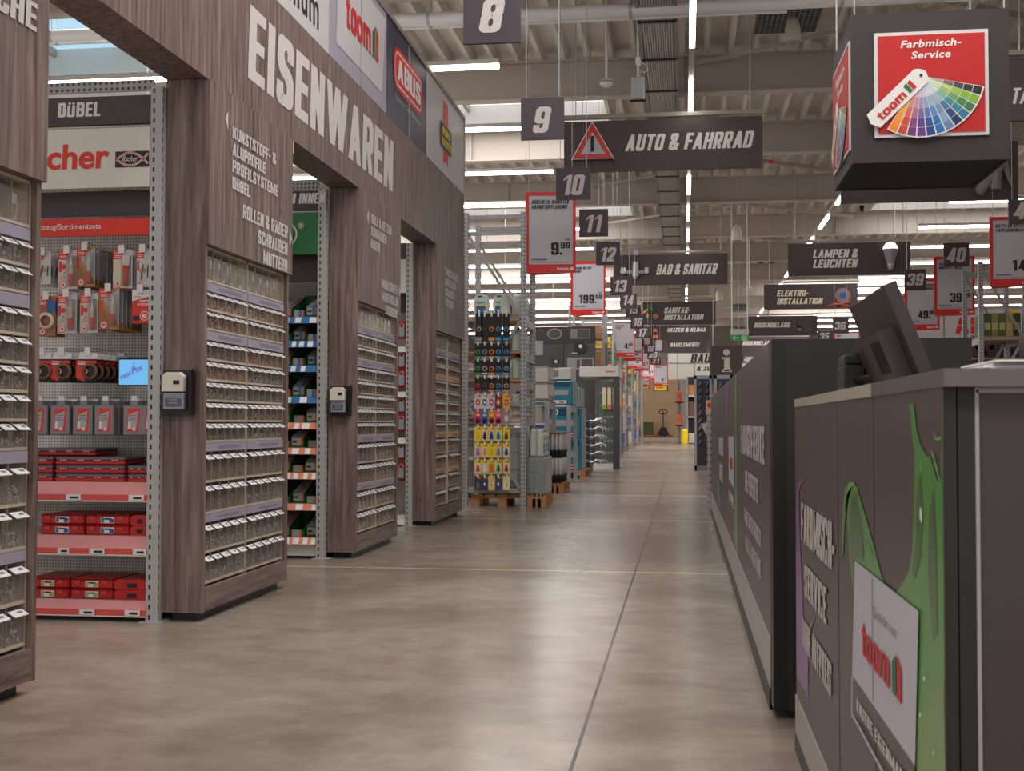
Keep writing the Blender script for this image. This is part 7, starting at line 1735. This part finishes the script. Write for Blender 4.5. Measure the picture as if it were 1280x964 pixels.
# right hand shelf ends down the aisle
def side_shelf(label, x, Y, w, d, h, goods, gl, tops=True):
    t = thing('shelf_end', label, 'shelving', (x, Y, 0))
    for q in (0, w-0.05): mb = MB(); mb.box(q, q+0.05, 0, 0.05, 0.0, h, RACK); mb.build('upright', t)
    mb = MB(); mb.box(0.05, w-0.05, 0.0, 0.04, 0.1, h-0.08, mat('shelf_back_dark', (52, 46, 48), 0.6)); mb.build('back_panel', t)
    mb = MB(); mb.box(0, w, 0, d, 0.0, 0.1, GREY); mb.build('base', t)
    mb = MB(); mb.box(0, w, 0.0, 0.05, h-0.08, h, RACK); mb.build('top_rail', t)
    return t
def hang_goods(x, Y, w, h, rows, cols_, cat, lab, cols, grp, z0=0.4):
    ft = None; n = 0
    for r_ in range(rows):
        for c_ in range(cols_):
            lb = '%s, %s row down, %s from left' % (lab, ORD[r_], ORD[c_])
            loc = (x+w*(c_+0.5)/cols_, Y-0.004, h-0.12-(h-0.12-z0)*r_/rows)
            hh = (h-0.12-z0)/rows*0.86; ww = w/cols_*0.7
            t = thing('hanging_pack', lb, cat, loc, group=grp); q = cols[(r_*cols_+c_*3+r_) % len(cols)]
            mb = MB(); mb.box(-ww/2, ww/2, -0.005, 0, -hh, 0, mat('pack_dark', (44, 40, 42), 0.4)); mb.box(-ww/2, ww/2, -0.007, -0.005, -hh*0.22, -0.005, BLUE if r_ % 2 == 0 else mat('pack_dark2', (66, 60, 64), 0.4)); mb.build('card', t)
            mb = MB(); mb.tube([(-ww*0.2, -0.02, -hh*0.85), (0, -0.03, -hh*0.55), (ww*0.2, -0.02, -hh*0.3)], ww*0.14, c3(q, rough=0.4), 7); mb.build('tool', t)
DG = [(120, 110, 112), (190, 120, 90), (90, 86, 96), (60, 90, 150), (160, 150, 150), (200, 90, 60), (120, 60, 50)]
xs = onY(868, 560, 26)[0]; xe = onY(886, 560, 26)[0]
side_shelf('dark shelf end hung with black and orange tools, right side of the aisle', xs, 26, 0.36, 0.5, 2.0, None, None)
hang_goods(xs+0.04, 26, 0.30, 2.0, 9, 2, 'tool', 'carded hand tool, farther right-hand shelf end', DG, 'hand tools on the right-hand shelf end', 0.5)
side_shelf('second dark shelf end, nearer to the tall desk', xs+0.38, 24.6, 0.36, 0.5, 1.95, None, None)
hang_goods(xs+0.42, 24.6, 0.28, 1.95, 7, 2, 'tool', 'carded tool, shelf end nearest the desk', DG, 'tools on the shelf end by the tall desk', 0.5)
t = thing('blue_promo_box', 'blue and white promotion box with a red spot beside the tall desk top', 'box', (onY(888, 510, 22)[0]+0.05, 22, 1.14))
mb = MB(); mb.box(0, 0.32, 0, 0.3, 0, 0.30, mat('promo_blue', (30, 110, 190), 0.4), 0.01); mb.box(-0.12, 0.0, 0, 0.3, 0.0, 0.26, mat('promo_cream', (190, 170, 150), 0.5)); mb.disc((-0.06, -0.002, 0.17), 0.05, RED); mb.build('box', t)
t = thing('low_stand', 'low dark stand under the blue promotion box', 'stand', (onY(888, 510, 22)[0]-0.05, 22, 0)); mb = MB(); mb.box(0, 0.45, 0, 0.4, 0.08, 1.14, mat('stand_grey', (110, 104, 104), 0.5), 0.01); mb.build('body', t); mb = MB(); mb.box(0.03, 0.42, 0.03, 0.37, 0, 0.08, BLACK); mb.build('plinth', t)
xs2 = onY(858, 520, 58.5)[0]
t = thing('far_rack', 'far rack with orange goods behind the yellow bollard', 'rack', (xs2, 58.5, 0))
for q in (0, 1.3): mb = MB(); mb.box(q, q+0.08, 0, 0.08, 0, 3.2, RACK); mb.build('upright', t)
for z in (0.1, 1.3, 2.3): mb = MB(); mb.box(0, 1.38, 0, 1.0, z-0.06, z, CREAMW); mb.build('shelf', t)
mb = MB(); mb.box(0, 1.38, 0.6, 0.64, 0, 3.2, mat('shelf_back_dark', (52, 46, 48))); mb.build('back_panel', t)
for i, (z, hh, c_, nm) in enumerate(((0.102, 0.4, 2, 'white'), (1.302, 0.7, 5, 'brown'), (2.302, 0.5, 0, 'orange-brown'), (2.302, 0.5, 5, 'brown'))):
    carton_stack('%s carton, %s shelf of the rack behind the yellow bollard' % (nm, ('bottom', 'middle', 'top', 'top right')[i]), 'carton', xs2+0.1+(0.62 if i == 3 else 0)  , 58.55, z, 0.28, 0.45, hh, 2, 1, CM[c_], None, 'cartons in the far rack')
for i, (z, c_) in enumerate(((0.9, (236, 90, 30)), (2.0, (230, 90, 40)))):
    t = thing('orange_chainsaw_box', 'bright orange box on the pole left of the far rack, %s one' % ('lower', 'upper')[i], 'box', (xs2-0.46, 58.7, z)); mb = MB(); mb.box(0, 0.26, 0, 0.2, 0, 0.5, c3(c_), 0.02); mb.build('box', t); mb = MB(); mb.box(0.04, 0.22, -0.003, 0, 0.15, 0.3, GREY); mb.build('print', t)
t = thing('goods_pole', 'grey display pole left of the far rack carrying orange boxes', 'pole', (xs2-0.32, 58.95, 0)); mb = MB(); mb.tube([(0, 0, 0.02), (0, 0, 3.0)], 0.04, GREY, 10); mb.build('post', t); mb = MB(); mb.box(-0.25, 0.25, -0.25, 0.25, 0, 0.02, BLACK); mb.box(-0.2, 0.2, -0.25, 0.0, 0.84, 0.895, BLACK); mb.box(-0.2, 0.2, -0.25, 0.0, 1.94, 1.995, BLACK); mb.build('base', t)
t = thing('bollard', 'yellow protective bollard at the far end of the aisle', 'bollard', (onY(855.5, 548, 58.0)[0], 58.0, 0))
mb = MB(); mb.lathe([(0.16, 0.02), (0.16, 0.6), (0.14, 0.67), (0.08, 0.7), (0.0, 0.71)], mat('bollard_yellow', (246, 214, 20), 0.4), n=20); mb.build('post', t); mb = MB(); mb.lathe([(0.24, 0.0), (0.24, 0.02), (0.0, 0.025)], GREY, n=20); mb.build('foot_plate', t)
# pallet truck and green crate in front of the loading door
zt = 0.2; Yt = 66.2
p = onY(829, 548, Yt); s_ = 1.3
t = thing('pallet_truck', 'red and black pallet truck with upright handle before the beige loading door', 'pallet truck', (p[0], Yt, zt))
TR = mat('truck_red', (150, 50, 40), 0.5); mb = MB()
mb.poly([(-0.28*s_, 0, 0.08), (0.28*s_, 0, 0.08), (0.1*s_, 0, 0.55), (-0.1*s_, 0, 0.55)], BLACK, (0, 0.12, 0)); mb.build('hydraulic_body', t)
mb = MB(); mb.box(-0.4*s_, -0.14*s_, -0.3, 0.2, 0.05, 0.14, TR); mb.box(0.14*s_, 0.4*s_, -0.3, 0.2, 0.05, 0.14, TR); mb.build('fork', t)
mb = MB(); mb.tube([(0, 0.06, 0.5), (0, 0.0, 1.25)], 0.03, BLACK, 8); mb.build('drawbar', t)
mb = MB(); mb.tube([(0.22*math.cos(a), 0.0, 1.38+0.13*math.sin(a)) for a in np.linspace(0, 2*math.pi, 17)], 0.025, BLACK, 7, cap=False); mb.tube([(0, 0, 1.22), (0, 0, 1.42)], 0.03, BLACK, 7); mb.build('handle_loop', t)
mb = MB()
for x in (-0.08, 0.08): mb.lathe([(0.0, -0.03), (0.09, -0.03), (0.09, 0.03), (0, 0.03)], BLACK, (x, 0.05, 0.09), 14, 'x')
mb.build('wheel', t)
p = onY(803.5, 548, Yt); q = onY(816.5, 531.5, Yt)
t = thing('storage_crate', 'dark olive crate on a pallet before the beige loading door', 'crate', (p[0], Yt-0.2, zt+0.146)); mb = MB(); mb.box(0, q[0]-p[0], 0, 0.5, 0, q[2]-p[2]-0.1, mat('olive', (70, 72, 44), 0.6), 0.02); mb.build('body', t); mb = MB(); mb.box(-0.02, q[0]-p[0]+0.02, -0.02, 0.52, q[2]-p[2]-0.1, q[2]-p[2]-0.04, mat('olive_lid', (60, 62, 38), 0.6)); mb.build('lid', t)
po = pallet('pallet under the olive crate', p[0]-0.03, Yt-0.22, q[0]-p[0]+0.06, 0.52); po.location = (p[0]-0.03, Yt-0.22, zt)
# right background: rack frame, white gondola back with red letters, black lamps
rx = onY(1224, 420, 18.5)[0]
t = end_rack('light grey rack frame with diagonal braces at the right, behind the small upright monitor', rx, rx+0.68, 18.5, 19.6, 3.35, [2.25])
Yw = 24.5; a = onY(1083, 425, Yw); b_ = onY(1290, 386, Yw)
t = thing('brand_wall', 'white wall panel with large red letters at the right, behind the price frames', 'sign', (a[0], Yw, 0)); w = b_[0]-a[0]
mb = MB(); mb.box(0, w, 0, 0.2, 0, b_[2], mat('panel_white', (206, 204, 204), 0.45)); mb.build('panel', t)
mb = MB(); q0, q1 = onY(1194, 417, Yw), onY(1247, 396.5, Yw); mb.text('ABB', (q0[0]-a[0], -0.004, q0[2]), XU, ZU, q1[0]-q0[0], q1[2]-q0[2], mat('letters_red', (226, 40, 30), 0.45), 0.07, 0.0); mb.box(q0[0]-a[0], q1[0]-a[0], -0.006, -0.004, (q0[2]+q1[2])/2-0.012, (q0[2]+q1[2])/2+0.012, mat('panel_white', (206, 204, 204))); mb.build('lettering', t)
q0, q1 = onY(1260, 425, Yw), onY(1272, 387, Yw); mb = MB(); mb.box(q0[0]-a[0], q1[0]-a[0], -0.004, 0, q0[2]-0.3, q1[2], mat('panel_yellow', (236, 176, 30), 0.45)); mb.build('yellow_strip', t)
mb = MB()
for px in (1110, 1140, 1180): q0 = onY(px, 400, Yw); mb.box(q0[0]-a[0]-0.01, q0[0]-a[0]+0.01, -0.003, 0, 1.0, b_[2], GREY)
mb.build('panel_joint', t)
Yl = 21.0; x0 = onY(1216, 450, Yl)[0]
t = thing('lamp_rack', 'dark rack hung with black curled wall lamps at the right, behind the desk', 'rack', (x0, Yl, 0))
mb = MB(); mb.box(0, 0.9, 0.1, 0.16, 0.0, 2.45, mat('lamp_rack_back', (96, 84, 76), 0.6)); mb.build('back_panel', t)
for z in (1.7, 2.05, 2.4): mb = MB(); mb.box(0, 0.9, 0, 0.1, z, z+0.025, mat('shelf_orange', (206, 150, 110), 0.5)); mb.build('shelf', t)
for r_ in range(3):
    for k in range(4):
        z = 1.47+0.34*r_; tt = thing('wall_lamp', 'black curled wall lamp behind the desk, %s row up, %s from left' % (ORD[r_], ORD[k]), 'lamp', (x0+0.1+0.22*k, Yl+0.0, z), group='black lamps on the dark rack')
        mb = MB(); mb.tube([(0, 0.1, 0.1), (0, -0.02, 0.16), (0.05, -0.08, 0.14), (0.06, -0.08, 0.06)], 0.014, BLACK, 7); mb.build('arm', tt); mb = MB(); mb.lathe([(0.02, 0.06), (0.05, 0.02), (0.06, -0.04)], BLACK, (0.06, -0.08, 0), 12); mb.build('shade', tt)
        mb = MB(); mb.lathe([(0.04, 0.09), (0.04, 0.1), (0, 0.1)], ZINC, (0, 0, 0.1), 12, 'y'); mb.build('rosette', tt)
# green and ochre goods high on the rack at the right
for i in range(5):
    c_ = [(60, 90, 50), (150, 140, 60), (80, 110, 60), (190, 170, 90), (60, 80, 44)][i]
    t = thing('plant_box', 'green and ochre carton high on the right rack, %s from left' % ORD[i], 'carton', (rx+0.09+0.103*i, 18.6, 2.264)); mb = MB(); mb.box(0, 0.1, 0, 0.6, 0, 0.34, c3(c_, var=0.3), 0.005); mb.build('box', t); mb = MB(); mb.box(0.01, 0.09, -0.002, 0, 0.1, 0.2, c3((200, 190, 130))); mb.build('print', t)
